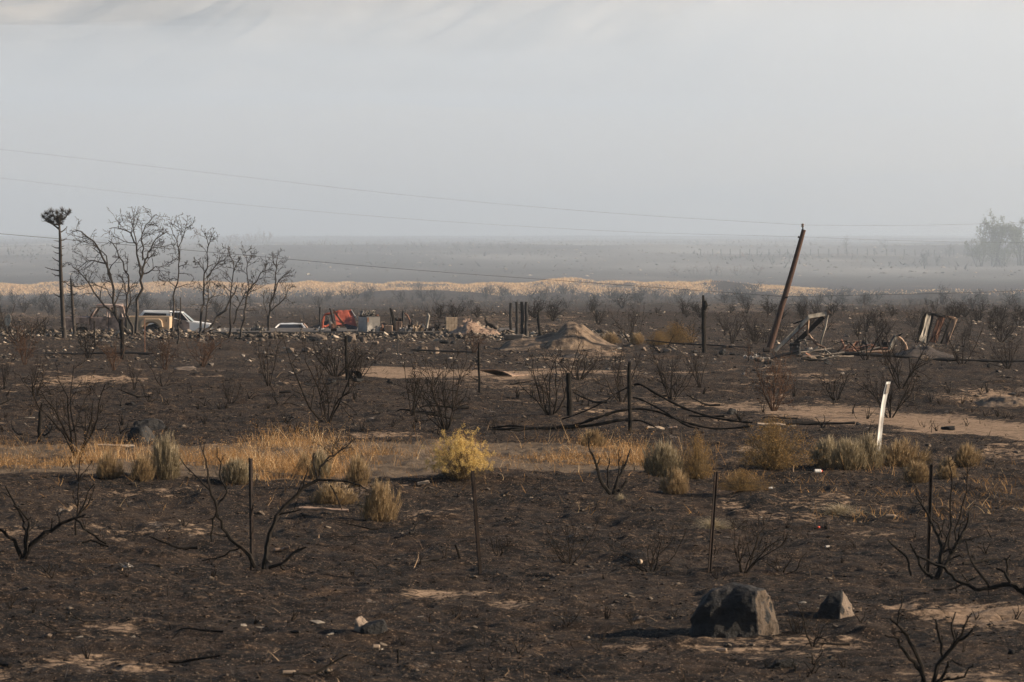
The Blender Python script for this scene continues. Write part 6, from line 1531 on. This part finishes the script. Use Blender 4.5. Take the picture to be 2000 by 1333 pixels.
scrap('crumpled_metal', 'bent dark scrap with pale edge right of the white pickup bonnet', 'scrap metal', 428, 1.5, M['steel_pale'], 20, 34, 10, 8, 'mix')
b = on_slab(779, .8); mb = MB(); mb.box((0, .2, .27), (.34, .34, .54)); o = bevelled(mb.build('burnt_box', M['panel_tan'], None, b), .02); tag(o, 'upright tan box in the middle of the slab wreckage', 'box')
b = on_slab(759, .5); mb = MB(); mb.box((0, .2, .17), (.42, .4, .34)); o = bevelled(mb.build('burnt_box', M['panel_tan'], None, b), .03); tag(o, 'low tan box left of the upright tan box', 'box')
def bar(name, label, cat, pts, dY, r, mat):
    b = on_slab(pts[0][0], dY); mb = MB(); mb.tube([sp(x, y, dY, b) for x, y in pts], r, 6); o = mb.build(name, M[mat], None, b); tag(o, label, cat)
bar('bent_beam', 'bent dark beam leaning left above the middle wreckage', 'beam', [(770,642),(768,622),(765,609),(762,602)], 1.8, [.09,.09,.08,.05], 'char')
bar('iron_post', 'thin short post left of the bent dark beam', 'post', [(763,640),(763,619)], 2.0, .03, 'steel_dark')
bar('bent_beam', 'pointed black blade of metal rising behind the pale heap', 'beam', [(787,636),(787,612),(786,607),(791,613)], 2.4, [.06,.07,.03,.02], 'steel_dark')
bar('bent_beam', 'rusty leaning strip right of the pointed black blade', 'beam', [(788,610),(795,616),(800,626),(801,634)], 2.6, [.02,.05,.05,.04], 'steel_brown')
bar('white_post', 'charred white post leaning right with jagged top in the slab wreckage', 'post', [(833,641),(835,630),(837,618),(836,612)], 1.0, [.08,.08,.09,.03], 'panel_pale')
bar('bent_beam', 'curved grey strip left of the charred white post', 'beam', [(824,628),(826,637),(832,642)], 1.0, [.03,.07,.04], 'steel_pale')
bar('bent_beam', 'thin crooked black branch of metal above the rubble right of the cabinet', 'beam', [(731,620),(729,612),(734,604)], 2.0, [.02,.02,.012], 'steel_dark')
def chair(name, label, px, dY=None, row=None, h=.85, w_=.42, rz=0.2, folded=False):
    b = on_slab(px, dY) if row is None else at(px, row)
    R0 = empty(name, b, label, 'chair', rz=rz); 
    for sx_ in (-1, 1):
        mb = MB(); mb.tube([(sx_ * w_ / 2, -.2, 0), (sx_ * w_ / 2, 0.02, .44), (sx_ * w_ / 2 * .95, .12, h - .04), (sx_ * w_ / 2 * .6, .14, h)], .014 if not folded else .02, 5); mb.build('leg', M['rust'], R0)
        mb = MB(); mb.tube([(sx_ * w_ / 2, .22, 0), (sx_ * w_ / 2, -.16, .45)], .014 if not folded else .02, 5); mb.build('leg', M['rust'], R0)
    mb = MB(); mb.tube([(-w_ * .3, .14, h), (w_ * .3, .14, h)], .016, 5); mb.tube([(-w_ / 2, .06, h * .72), (w_ / 2, .06, h * .72)], .016, 5); mb.build('backrest', M['rust'], R0)
    mb = MB()
    for (a_, c_) in (((-w_/2,-.18,.45),(w_/2,-.18,.45)),((-w_/2,.05,.45),(w_/2,.05,.45)),((-w_/2,-.18,.45),(-w_/2,.05,.45)),((w_/2,-.18,.45),(w_/2,.05,.45))): mb.tube([a_, c_], .014, 5)
    mb.build('seat_frame', M['rust'], R0); return R0
chair('chair_frame', 'burnt chair frame on the slab right of the charred white post', 843, 1.5, h=.8)
chair('chair_frame', 'burnt chair frame nearest the concrete block pillar on the slab', 866, 2.2, h=.95, w_=.5)
chair('chair_frame', 'burnt chair frame half hidden in scrap between the other two on the slab', 853, 2.6, h=.7, rz=.9)
chair('chair_frame', 'left one of two rusty chair frames standing before the dirt mound', 1066, row=668, h=.45, w_=.20, rz=.5, folded=True)
chair('chair_frame', 'right one of two rusty chair frames standing before the dirt mound, leaning right', 1077, row=668, h=.52, w_=.22, rz=-.4, folded=True).rotation_euler.y = .22
# block pillar
b = on_slab(881.5, 2.0); PLR = empty('block_pillar', b, 'small square pillar of tan concrete blocks on the slab', 'pillar', rz=.15)
bl = MB().box((0, 0, 0), (.30, .30, .185)).mesh('block', M['block']); blh = MB().box((0, 0, 0), (.14, .30, .185)).mesh('block', M['block'])
hh = .19; nrow = 4
for r_i in range(nrow):
    xs = [(-.155, bl), (.155, bl)] if r_i % 2 == 0 else [(-.235, blh), (0.0, bl), (.235, blh)]
    for x_, me_ in xs: link('block', me_, (x_ * 1.03 + random.Random(r_i).gauss(0, .004), 0, .095 + r_i * hh), PLR)
bevel_done = None
# tan rubble heap and its slabs at the right end of the slab
heap('rubble_heap','tan heap of collapsed roofing and earth at the right end of the slab',925,652,108,27,3.5,M['panel_tan'],31,[(0,0),(.15,.35),(.3,.75),(.36,1),(.45,.85),(.6,.7),(.75,.5),(.9,.35),(1,0)], rough=.3)
for i, (px, row, w_, h_, lb) in enumerate([(914,636,20,12,'broken tan roofing slab forming the peak of the rubble heap'),(928,640,26,8,'flat tan slab sliding off the right of the rubble heap peak'),(904,645,24,8,'tan slab at the left foot of the rubble heap'),(950,645,24,7,'brown slab in the right tail of the rubble heap'),(935,648,26,5,'pale thin slab low on the front of the rubble heap'),(966,648,20,10,'tilted dark slab at the far right tail of the rubble heap')]):
    b = onY(px, row, Ys + 1.0); k = b.y / F; r = random.Random(i); mb = MB(); a_ = r.uniform(-.5, .5)
    mb.sheet([(-w_ * k / 2, -.3, 0), (w_ * k / 2, -.3, a_ * .3), (w_ * k / 2 * .7, .5, h_ * k), (-w_ * k / 2 * .8, .5, h_ * k * .8)], .07, 5, 4, .12, i * 3, .15)
    o = mb.build('roofing_slab', M['panel_tan'] if i % 2 == 0 else M['ash_wood'], None, b); tag(o, lb, 'slab')
bar('bent_beam', 'black bent beam sticking out over the right of the rubble heap', 'beam', [(962,640),(952,633),(948,626),(947,620)], .8, [.08,.07,.05,.02], 'char')
bar('bent_beam', 'dark bar bent over the right foot of the rubble heap', 'beam', [(970,644),(962,636),(955,633),(948,637)], .4, [.07,.07,.06,.05], 'char')
b = at(1003, 664); mb = MB(); mb.box((0, 0, .12), (.9, .5, .24)); o = bevelled(mb.build('concrete_block', M['concrete'], None, b), .03); tag(o, 'low broken concrete footing at the feet of the four columns', 'concrete block')

# satellite dish
b = at(16, 655); D_ = empty('satellite_dish', b, 'small tan oval satellite dish on a mast at the left margin', 'satellite dish')
mb = MB(); n = 20; R0 = .28
for j, rr in enumerate((0.001, .35, .7, 1.0)):
    for k in range(n): th = 6.283 * k / n; mb.v.append(Vector((R0 * .62 * rr * math.cos(th), -.10 * (rr ** 2), R0 * 1.25 * rr * math.sin(th) )))
for j in range(3):
    for k in range(n): a_, b_ = j * n + k, j * n + (k + 1) % n; mb.f.append((a_, b_, b_ + n, a_ + n))
zc = (onY(17, 626, b.y) - b).z
me = mb.mesh('dish', M['dish'], True); o = link('dish', me, (0, 0, zc), D_, (0, .15, 0)); m_ = o.modifiers.new('thick', 'SOLIDIFY'); m_.thickness = .015
MB().tube([(0, .04, -.1), (0, .03, zc)], .025, 6).build('mast', M['rust'], D_)
MB().tube([(0, .0, zc - .2), (.02, -.3, zc + .02)], .012, 5).build('receiver_arm', M['rust'], D_); MB().box((.02, -.31, zc + .03), (.05, .08, .05)).build('receiver', M['steel_pale'], D_)

# ------------------------------------------------------------------ collapsed frame and upright panels on the right
b0 = at(1560, 700); Yf = b0.y + 1
A_ = empty('collapsed_frame', b0, 'pale metal trailer frame collapsed into a slanting open box', 'wreck')
f3 = lambda x, y, d=0.0: onY(x, y, Yf + d) - b0
def beam(nm, p, q, wpx, t, mat, par=A_, lab=None):
    s_ = wpx * Yf / F / 2; p, q = Vector(p), Vector(q); d = (q - p).normalized(); n_ = d.cross(Vector((0, 1, 0))).normalized() * s_
    mb = MB(); mb.sheet([p - n_, p + n_, q + n_, q - n_], t, 2, 8, .03, wpx, 0.0); o = mb.build(nm, M[mat], par)
    if lab: o['label'] = lab
    return o
beam('frame_rail', f3(1514,686), f3(1580,620), 7, .07, 'panel_pale', lab='long pale rail'); beam('frame_rail', f3(1517,688,.3), f3(1583,624,.3), 2.6, .04, 'steel_brown')
beam('frame_rail', f3(1579,619), f3(1617,612.5,.2), 7.5, .07, 'panel_pale'); beam('frame_rail', f3(1581,623,.3), f3(1616,617,.5), 2.2, .04, 'steel_brown')
beam('frame_rail', f3(1617,611,.2), f3(1553,672,.8), 9, .08, 'steel_dark', lab='broad sooty rail'); beam('frame_cap', f3(1620,609,.15), f3(1608,619,.2), 7.5, .06, 'panel_tan')
mb = MB(); mb.tube([f3(1579,622,.1), f3(1578,640,.2), f3(1578,652,.3), f3(1585,662,.3), f3(1597,674,.2), f3(1612,680,0)], [.05,.05,.05,.06,.06,.03], 5); mb.build('bent_strip', M['panel_tan'], A_)
mb = MB(); mb.tube([f3(1617,616,.2), f3(1612,640,.2), f3(1604,664,.2), f3(1603,682,.2)], [.03,.04,.04,.02], 5); mb.build('hanging_strip', M['panel_pale'], A_)
mb = MB(); mb.tube([f3(1568,626,.1), f3(1558,630,.1), f3(1549,633,.2)], [.03,.04,.015], 4); mb.build('torn_strip', M['steel_dark'], A_)
mb = MB(); mb.tube([f3(1560,666,.1), f3(1572,664,.1), f3(1576,676,.1)], [.03,.04,.03], 4); mb.build('torn_strip', M['panel_pale'], A_)
# toolbox
b = at(1552.5, 694); R0 = empty('tool_box', b, 'dark steel toolbox with two latches standing in front of the collapsed frame', 'toolbox', rz=-.1)
k = b.y / F; bevelled(MB().box((0, .15, 8 * k), (20 * k, .35, 16 * k)).build('body', M['appliance'], R0), .02); bevelled(MB().box((0, .15, 20 * k), (21 * k, .38, 7 * k)).build('lid', M['steel_dark'], R0), .02)
for s_ in (-1, 1): MB().box((s_ * 5 * k, -.04, 16.5 * k), (.05, .03, .07)).build('latch', M['steel_pale'], R0)
# planks
def plank(px0, r0, px1, r1, wpx, mat, label, lift=0.05, Yb=None, t=.03):
    Yb = Yb or at((px0 + px1) / 2, max(r0, r1) + 3).y; p, q = onY(px0, r0, Yb), onY(px1, r1, Yb); c = (p + q) / 2
    s_ = wpx * Yb / F; mb = MB(); d = q - p; 
    mb.sheet([p - c, q - c, q - c + Vector((0, .10, s_ * .6)), p - c + Vector((0, .10, s_ * .6))], t, 6, 1, .03, px0)
    o = mb.build('plank', M[mat], None, c); tag(o, label, 'plank'); return o
for a_ in [(1505,703,1560,688,5,'steel_dark','dark flat bar slanting from the ground up toward the toolbox'),
 (1565,690,1625,683,3,'ash_wood','pale board on top of the plank debris'),(1570,696,1600,680,3,'ash_wood','pale splintered board crossing the plank debris'),
 (1568,699,1640,694,3,'panel_tan','brown board in the lower plank debris'),(1585,700,1650,690,3,'ash_wood','pale slanting board at the right of the plank debris'),
 (1562,686,1632,689,4,'steel_dark','black curved rail along the top of the plank debris'),(1600,706,1640,697,4,'ash_wood','short pale board at the front of the plank debris'),
 (1565,702,1620,708,4,'char','charred beam along the front foot of the plank debris'),(1630,700,1668,698,3,'ash_wood','light short board beyond the thin shrub in the debris'),
 (1572,692,1590,700,3,'steel_brown','rusty strip in the middle of the plank debris'),(1610,684,1630,700,3,'panel_pale','pale strip leaning across the right of the plank debris'),
 (1645,688,1700,676,4,'steel_brown','rusty bent board in the wreckage between frame and panels'),(1660,694,1720,680,3,'ash_wood','long pale curved board in the wreckage between frame and panels'),
 (1690,690,1745,688,5,'panel_tan','brown broken board near the folded sheet arch'),(1668,686,1740,682,4,'steel_brown','rust red board beneath the dark hump of wreckage'),
 (1780,688,1798,676,3,'panel_pale','thin pale strip leaning on the black soil heap'),
 (1592,997,1592+.1,997,0,'ash_wood',''),]:
    if a_[6]: plank(*a_)
for px0, r0, px1, r1, wp, mt, lb in [(583,996,680,1001,2.5,'panel_tan','long pale board lying on the bank right of the tan rounded stone'),(1535,832,1670,828,4,'char','long charred plank lying on the ground left of the white marker'),
 (190,873,262,875,3,'ash_wood','thin white strip lying behind the orange grass right of the big bare shrub'),(545,769,568,768,5,'char','short dark plank lying by the small forked twigs'),
 (816,948,838,944,3,'ash_wood','small pale stick on the dark bank left of the second fence stake'),(1480,831,1555,834,3,'ash_wood','pale grey board on the ground behind the big dome bush'),
 (1265,838,1298,841,4,'ash_wood','pale flat board right of the foot of the pipe post'),(1305,839,1323,838,4,'panel_tan','small reddish tan board right of the pale flat board')]:
    plank(px0, r0, px1, r1, wp, mt, lb)
pipe('charred_branch', [(795,1098,0),(815,1097,0),(835,1095,.05),(865,1089,.1)], .018, 'charred branch with ashy end on the ground left of the short bent stub', 'branch', 'bark', at(830,1099).y)
pipe('fallen_pipe', [(534,1075,0),(550,1073,0),(565,1069,0)], .02, 'short pinkish grey tube inside the fork of the large burnt shrub', 'tube', 'panel_tan', at(550,1078).y)
scrap('crumpled_metal', 'crumpled white and black plastic scraps at the left end of the plank debris', 'scrap', 1478, None, M['steel_pale'], 31, 34, 10, 9, row0=702)
scrap('crumpled_metal', 'burnt spiky stump like scrap rising behind the thin shrub in the debris', 'scrap metal', 1652, None, M['steel_brown'], 32, 22, 30, 10, 'mix', row0=688)
scrap('crumpled_metal', 'dark hump of melted wreckage between the stump scrap and the sheet arch', 'scrap metal', 1712, None, M['steel_dark'], 33, 70, 22, 16, row0=688)
scrap('crumpled_metal', 'tangled brown wreckage under the dark hump', 'scrap metal', 1690, None, M['steel_brown'], 34, 90, 10, 18, 'mix', row0=692)
scrap('crumpled_metal', 'pale tangled strips inside the plank debris', 'scrap metal', 1600, None, M['ash_wood'], 35, 70, 12, 18, 'mix', row0=700)
scrap('crumpled_metal', 'crumpled foil like scrap behind the toolbox', 'scrap metal', 1585, None, M['steel_pale'], 36, 34, 12, 9, row0=688)
b0 = at(1750, 692); Yf = b0.y; f3 = lambda x, y, d=0.0: onY(x, y, Yf + d) - b0
R0 = empty('sheet_arch', b0, 'bent pale metal strip folded into a pointed arch left of the upright panels', 'scrap metal')
mb = MB(); mb.tube([f3(1736,689), f3(1743,669,.1), f3(1749,657,.1), f3(1756,655,.1)], [.08,.10,.09,.04], 5); mb.build('arch_leg', M['panel_pale'], R0)
mb = MB(); mb.tube([f3(1749,656,.1), f3(1760,664,.2), f3(1767,674,.2), f3(1770,688,.2)], [.08,.08,.09,.12], 5); mb.build('arch_leg', M['panel_tan'], R0)
mb = MB(); mb.tube([f3(1756,656,.1), f3(1763,651,0)], [.05,.02], 4); mb.build('torn_tip', M['steel_dark'], R0)

b0 = at(1825, 682); Yf = b0.y + 1.2
U_ = empty('upright_panels', b0, 'ragged upright remains of a metal wall with three panels and open gaps', 'wall')
def panel(nm, cs, mat, t=.06, seed=1, rg=.05, lab=None):
    mb = MB(); mb.sheet([onY(x, y, Yf + d) - b0 for (x, y, d) in cs], t, 5, 10, .06, seed, rg); o = mb.build(nm, M[mat], U_)
    if lab: o['label'] = lab
    return o
panel('panel', [(1793,665,0),(1806,671,.1),(1818,616,.4),(1808,613,.3)], 'panel_pale', lab='pale left panel'); panel('panel_edge', [(1789,668,-.05),(1794,668,0),(1809,612,.3),(1800,622,.2)], 'char', .08, 3, .15, 'charred left edge')
panel('panel_edge', [(1807,671,.1),(1810,671,.15),(1822,618,.4),(1818,616,.4)], 'steel_dark', .07, 4)
panel('panel', [(1814,668,.3),(1829,671,.3),(1847,618,.5),(1833,616,.5)], 'steel_brown', lab='rusty corrugated middle panel'); 
panel('panel', [(1838,672,.5),(1851,674,.4),(1870,624,.6),(1858,620,.6)], 'panel_tan', lab='tan right panel'); panel('panel_edge', [(1836,671,.45),(1839,672,.45),(1859,620,.6),(1856,620,.6)], 'char', .07, 6)
panel('top_rail', [(1808,614,.3),(1846,622,.45),(1846,617,.5),(1809,611,.35)], 'steel_dark', .06, 7, .05); panel('top_rail', [(1845,619,.5),(1868,626,.6),(1866,620,.6),(1845,616,.5)], 'panel_tan', .05, 8, .1)
for k in range(3): 
    mb = MB(); mb.tube([onY(1820 + k * 3, 669, Yf + .2) - b0, onY(1838 + k * 3, 618, Yf + .4) - b0], .02, 4); mb.build('corrugation', M['steel_brown'], U_)

# curved roofing sheet with dark hollow
b0 = at(968, 736); Yf = b0.y; k = Yf / F; mb = MB()
n = 14
for side in (0, 1):
    for j in range(5):
        for i in range(n + 1):
            t = i / n; px = 937 + 63 * t; row = float(np.interp(px, [937, 950, 965, 980, 992, 1000], [724.5, 723, 723, 726, 731.5, 736])); p = onY(px, row, Yf) - b0
            mb.v.append(Vector((p.x + j * .12, j * .3, p.z * (1 - .26 * j) + (.025 if side else 0))))
W_ = n + 1; off = W_ * 5
for j in range(4):
    for i in range(n): a_ = j * W_ + i; mb.f.append((a_, a_ + W_, a_ + W_ + 1, a_ + 1)); a_ += off; mb.f.append((a_, a_ + 1, a_ + W_ + 1, a_ + W_))
rim = list(range(n)) + [n + j * W_ for j in range(4)] + [4 * W_ + i for i in range(n, 0, -1)] + [j * W_ for j in range(4, 0, -1)]
for i in range(len(rim)): p, q = rim[i], rim[(i + 1) % len(rim)]; mb.f.append((p, q, q + off, p + off))
o = mb.build('roofing_sheet', M['panel_tan'], None, b0); tag(o, 'arched metal sheet lying over a dark hollow, right of the thin twisted stake', 'metal sheet')
# pipe mouth
b0 = at(697, 742); mb = MB(); R0 = .14; n = 14
for (yy, rr) in ((0, R0), (0, R0 * .86), (.35, R0 * .86), (.35, R0)):
    for k in range(n): th = 6.283 * k / n; mb.v.append(Vector((rr * math.cos(th) - yy * .55, yy, rr * math.sin(th) + R0 * .8)))
for j in range(4):
    for k in range(n): a_, b_ = j * n + k, j * n + (k + 1) % n; c_, d_ = ((j + 1) % 4) * n + k, ((j + 1) % 4) * n + (k + 1) % n; mb.f.append((a_, b_, d_, c_))
o = mb.build('culvert_pipe', M['char'], None, b0); tag(o, 'open mouth of a black culvert pipe at the left rim of the pale dirt patch', 'pipe')
mb = MB(); b0 = at(1497, 689); mb.tube([(-.12, 0, .1), (.12, .05, .1)], [.11, .11], 12); o = mb.build('paint_can', M['rust'], None, b0); tag(o, 'rusty can lying at the foot of the leaning utility pole', 'can')

# small litter: cans, bottles
def can(px, row, L_, r, rz, label, mat='can', cap=None, name='tin_can', cat='can'):
    b = at(px, row); R0 = empty(name, b + Vector((0, 0, r * .9)), label, cat, rz=rz); n = 14; mb = MB()
    mb.tube([(-L_ / 2, 0, 0), (-L_ / 2 + .004, 0, 0), (-L_ / 2 + .006, 0, 0), (L_ / 2 - .01, 0, 0), (L_ / 2, 0, 0)], [r * .9, r, r * .96, r, r * .8], n); mb.build('body', M[mat], R0)
    if cap: mb = MB(); mb.tube([(L_ / 2, 0, 0), (L_ / 2 + r * .5, 0, 0), (L_ / 2 + r * .9, 0, 0)], [r * .7, r * .4, r * .38], 10); mb.build('cap', M[cap], R0)
    return R0
can(1250, 1102, .05, .032, .9, 'tan tin can lying between low burnt twigs left of the third fence stake')
can(1409, 1274, .11, .022, -.25, 'crushed pale can lying in front of the largest boulder')
can(1740, 1012, .13, .028, -.1, 'cream plastic bottle lying on the bank left of the rightmost fence stake', 'can', 'can', 'plastic_bottle', 'bottle')
can(1597, 924, .11, .032, .3, 'white cup with red rim lying in front of the sagebrush row', 'white_post', 'plastic_red', 'paper_cup', 'cup')
can(1505, 955, .06, .014, .2, 'tiny white container on bare ground under the dome bush', 'white_post', None, 'plastic_bottle', 'bottle')
can(1599, 1032, .05, .014, 1.1, 'small red and white wrapper on the bank right of the third fence stake', 'plastic_red', 'white_post', 'food_wrapper', 'wrapper')
can(565, 1318, .12, .022, .1, 'pale tin can lying near the bottom of the foreground, left half', 'can')
can(735, 1268, .07, .025, .2, 'small tan tube below the dark pair of rocks', 'can')
can(1616, 1070, .06, .016, .5, 'small whitish lump of litter right of the flat dark block', 'steel_pale', None, 'litter_piece', 'litter')
scrap('ash_pile', 'bluish white ash flakes on the black ground left of the leftmost stake', 'ash', 248, None, M['steel_pale'], 41, 16, 5, 8, row0=1108)
scrap('ash_pile', 'white ash flakes under the straight stem shrub at the left', 'ash', 122, None, M['ash_wood'], 42, 30, 3, 8, row0=998)

# ------------------------------------------------------------------ hazy trees on the far plain
def leafy(name, label, px, row, wpx, hpx, Y_, leafmat, seed, n=900, trunks=3, cat='tree', sparse=.5):
    g_ = ground(X_at(px, Y_), Y_); k = Y_ / F; w_, h_ = wpx * k, hpx * k; r = random.Random(seed); b = g_
    R0 = empty(name, b, label, cat); A, B = MB(), MB(); tips = []
    for t in range(trunks):
        d = Vector((r.gauss(0, .3) * w_ / h_, r.gauss(0, .25), 1)); P, Rr, _ = wander(r, Vector((r.gauss(0, w_ * .1), 0, 0)), d, h_ * r.uniform(.75, 1), 6, .14, .03, h_ * .018, h_ * .004); A.tube(P, Rr, 5)
        sprout(r, [B], P, Rr, 1, 2, h_ * .42, 6, .2, .05, .8, .2, .55, h_ * .004)
    tips = B.v; mb_v, mb_f, R = [], [], []
    for i in range(n):
        c = r.choice(tips) + Vector([r.gauss(0, h_ * .03) for _ in range(3)]); s_ = h_ * r.uniform(.018, .045)
        a_ = Vector([r.gauss(0, 1) for _ in range(3)]).normalized() * s_; c2 = Vector([r.gauss(0, 1) for _ in range(3)]).normalized() * s_; j = len(mb_v)
        mb_v += [c, c + a_, c + c2]; mb_f.append((j, j + 1, j + 2)); R += [r.random()] * 3
    A.build('trunk', M['bark'], R0); B.build('branches', M['bark'], R0)
    if n: link('crown', npmesh('crown', np.array([tuple(v) for v in mb_v]), np.array(mb_f), leafmat, {'rnd': np.array(R)}), (0, 0, 0), R0)
    return R0
LG, LO = M['leaf_green'], M['leaf_orange']
leafy('hazy_tree','tallest pale tree of the hazy grove at the right margin, thin on top',1945,530,76,92,640,LG,1,3200,6)
leafy('hazy_tree','pale tree cut by the right margin in the hazy grove',1994,530,70,88,640,LG,2,3000,6)
leafy('hazy_tree','round low greenish tree at the left of the hazy grove on the right',1912,530,56,56,635,LG,3,2600,6)
leafy('hazy_tree','bare pale tree in the left edge of the hazy grove with thin spikes',1922,530,30,78,700,LG,4,300,3)
leafy('hazy_tree','low shrubby tree under the middle of the hazy grove',1962,532,80,44,630,LG,5,2600,7)
leafy('hazy_tree','dark round bush on the hazy plain left of the grove',1806,532,38,28,640,M['needles'],6,700,6)
leafy('hazy_tree','small dark bush just right of the dark round bush on the hazy plain',1830,532,22,20,640,M['needles'],7,300,5)
leafy('hazy_tree','upright hazy bush between the dark round bush and the grove',1853,524,24,28,700,M['needles'],8,260,4)
leafy('hazy_tree','bare hazy tree on the far plain right of the leaning pole',1648,512,32,40,740,LG,9,40,2)
leafy('hazy_tree','faint bare tree on the far plain midway to the grove',1733,506,26,30,760,LG,10,60,2)
leafy('hazy_tree','small lone tree on the far rise behind the orange thicket',511,460,16,22,1500,LG,11,200,2)
leafy('hazy_tree','tall hazy tree with grey brown crown peeking over the burnt treetops',290,470,52,62,1000,M['needles'],12,900,3)
leafy('hazy_tree','slim orange tinted hazy tree right of the tufted pine',159,472,18,42,1000,LO,13,300,2)
leafy('hazy_tree','slim orange tinted hazy tree above the slim burnt trees',392,486,20,42,900,LO,14,300,2)
for i in range(6): leafy('hazy_bush', ['leftmost','second','third','fourth','fifth','rightmost'][i] + ' bush of the hazy orange thicket on the far plain', 448 + i * 15, 486, 26, 24, 930 + i * 4, LO, 20 + i, 420, 4, 'bush')
for i in range(4): leafy('hazy_bush', ['leftmost dark bush on the far plain above the middle of the yellow bank','second dark bush on the far plain above the yellow bank','third dark bush on the far plain above the yellow bank','rightmost dark bush of the row above the yellow bank middle'][i], 890 + i * 34, 497, 32, 16, 760, M['needles'], 30 + i, 260, 5, 'bush')
for i in range(5): leafy('hazy_bush', ['leftmost','second','third','fourth','rightmost'][i] + ' dim bush along the foot of the far rise behind the leaning pole', 1320 + i * 40, 551, 50, 22, 575, M['leaf_orange'], 40 + i, 320, 5, 'bush')
rng = random.Random(9)
for i in range(34):
    px = 1370 + i * 19 + rng.gauss(0, 2); Y_ = 706 + rng.gauss(0, 1); g_ = ground(X_at(px, Y_), Y_)
    o = MB().tube([(0, 0, -.1), (rng.gauss(0, .05), 0, 1.1)], .07, 5).build('far_fence_post', M['char'], None, g_); tag(o, 'tiny dark fence post in a long row across the hazy plain behind the leaning pole', 'fence post', 'fence posts across the far plain')

# parts made of countless tiny pieces
for o in COL.objects:
    if o.parent and o.name.split('.')[0] in ('twigs', 'branches', 'foliage', 'blossoms', 'needles', 'crown', 'shoots'): o['kind'] = 'stuff'
    lb = o.get('label')
    if lb and len(lb.split()) > 16 and __name__ == 'debug': print('LONG', o.name, lb)
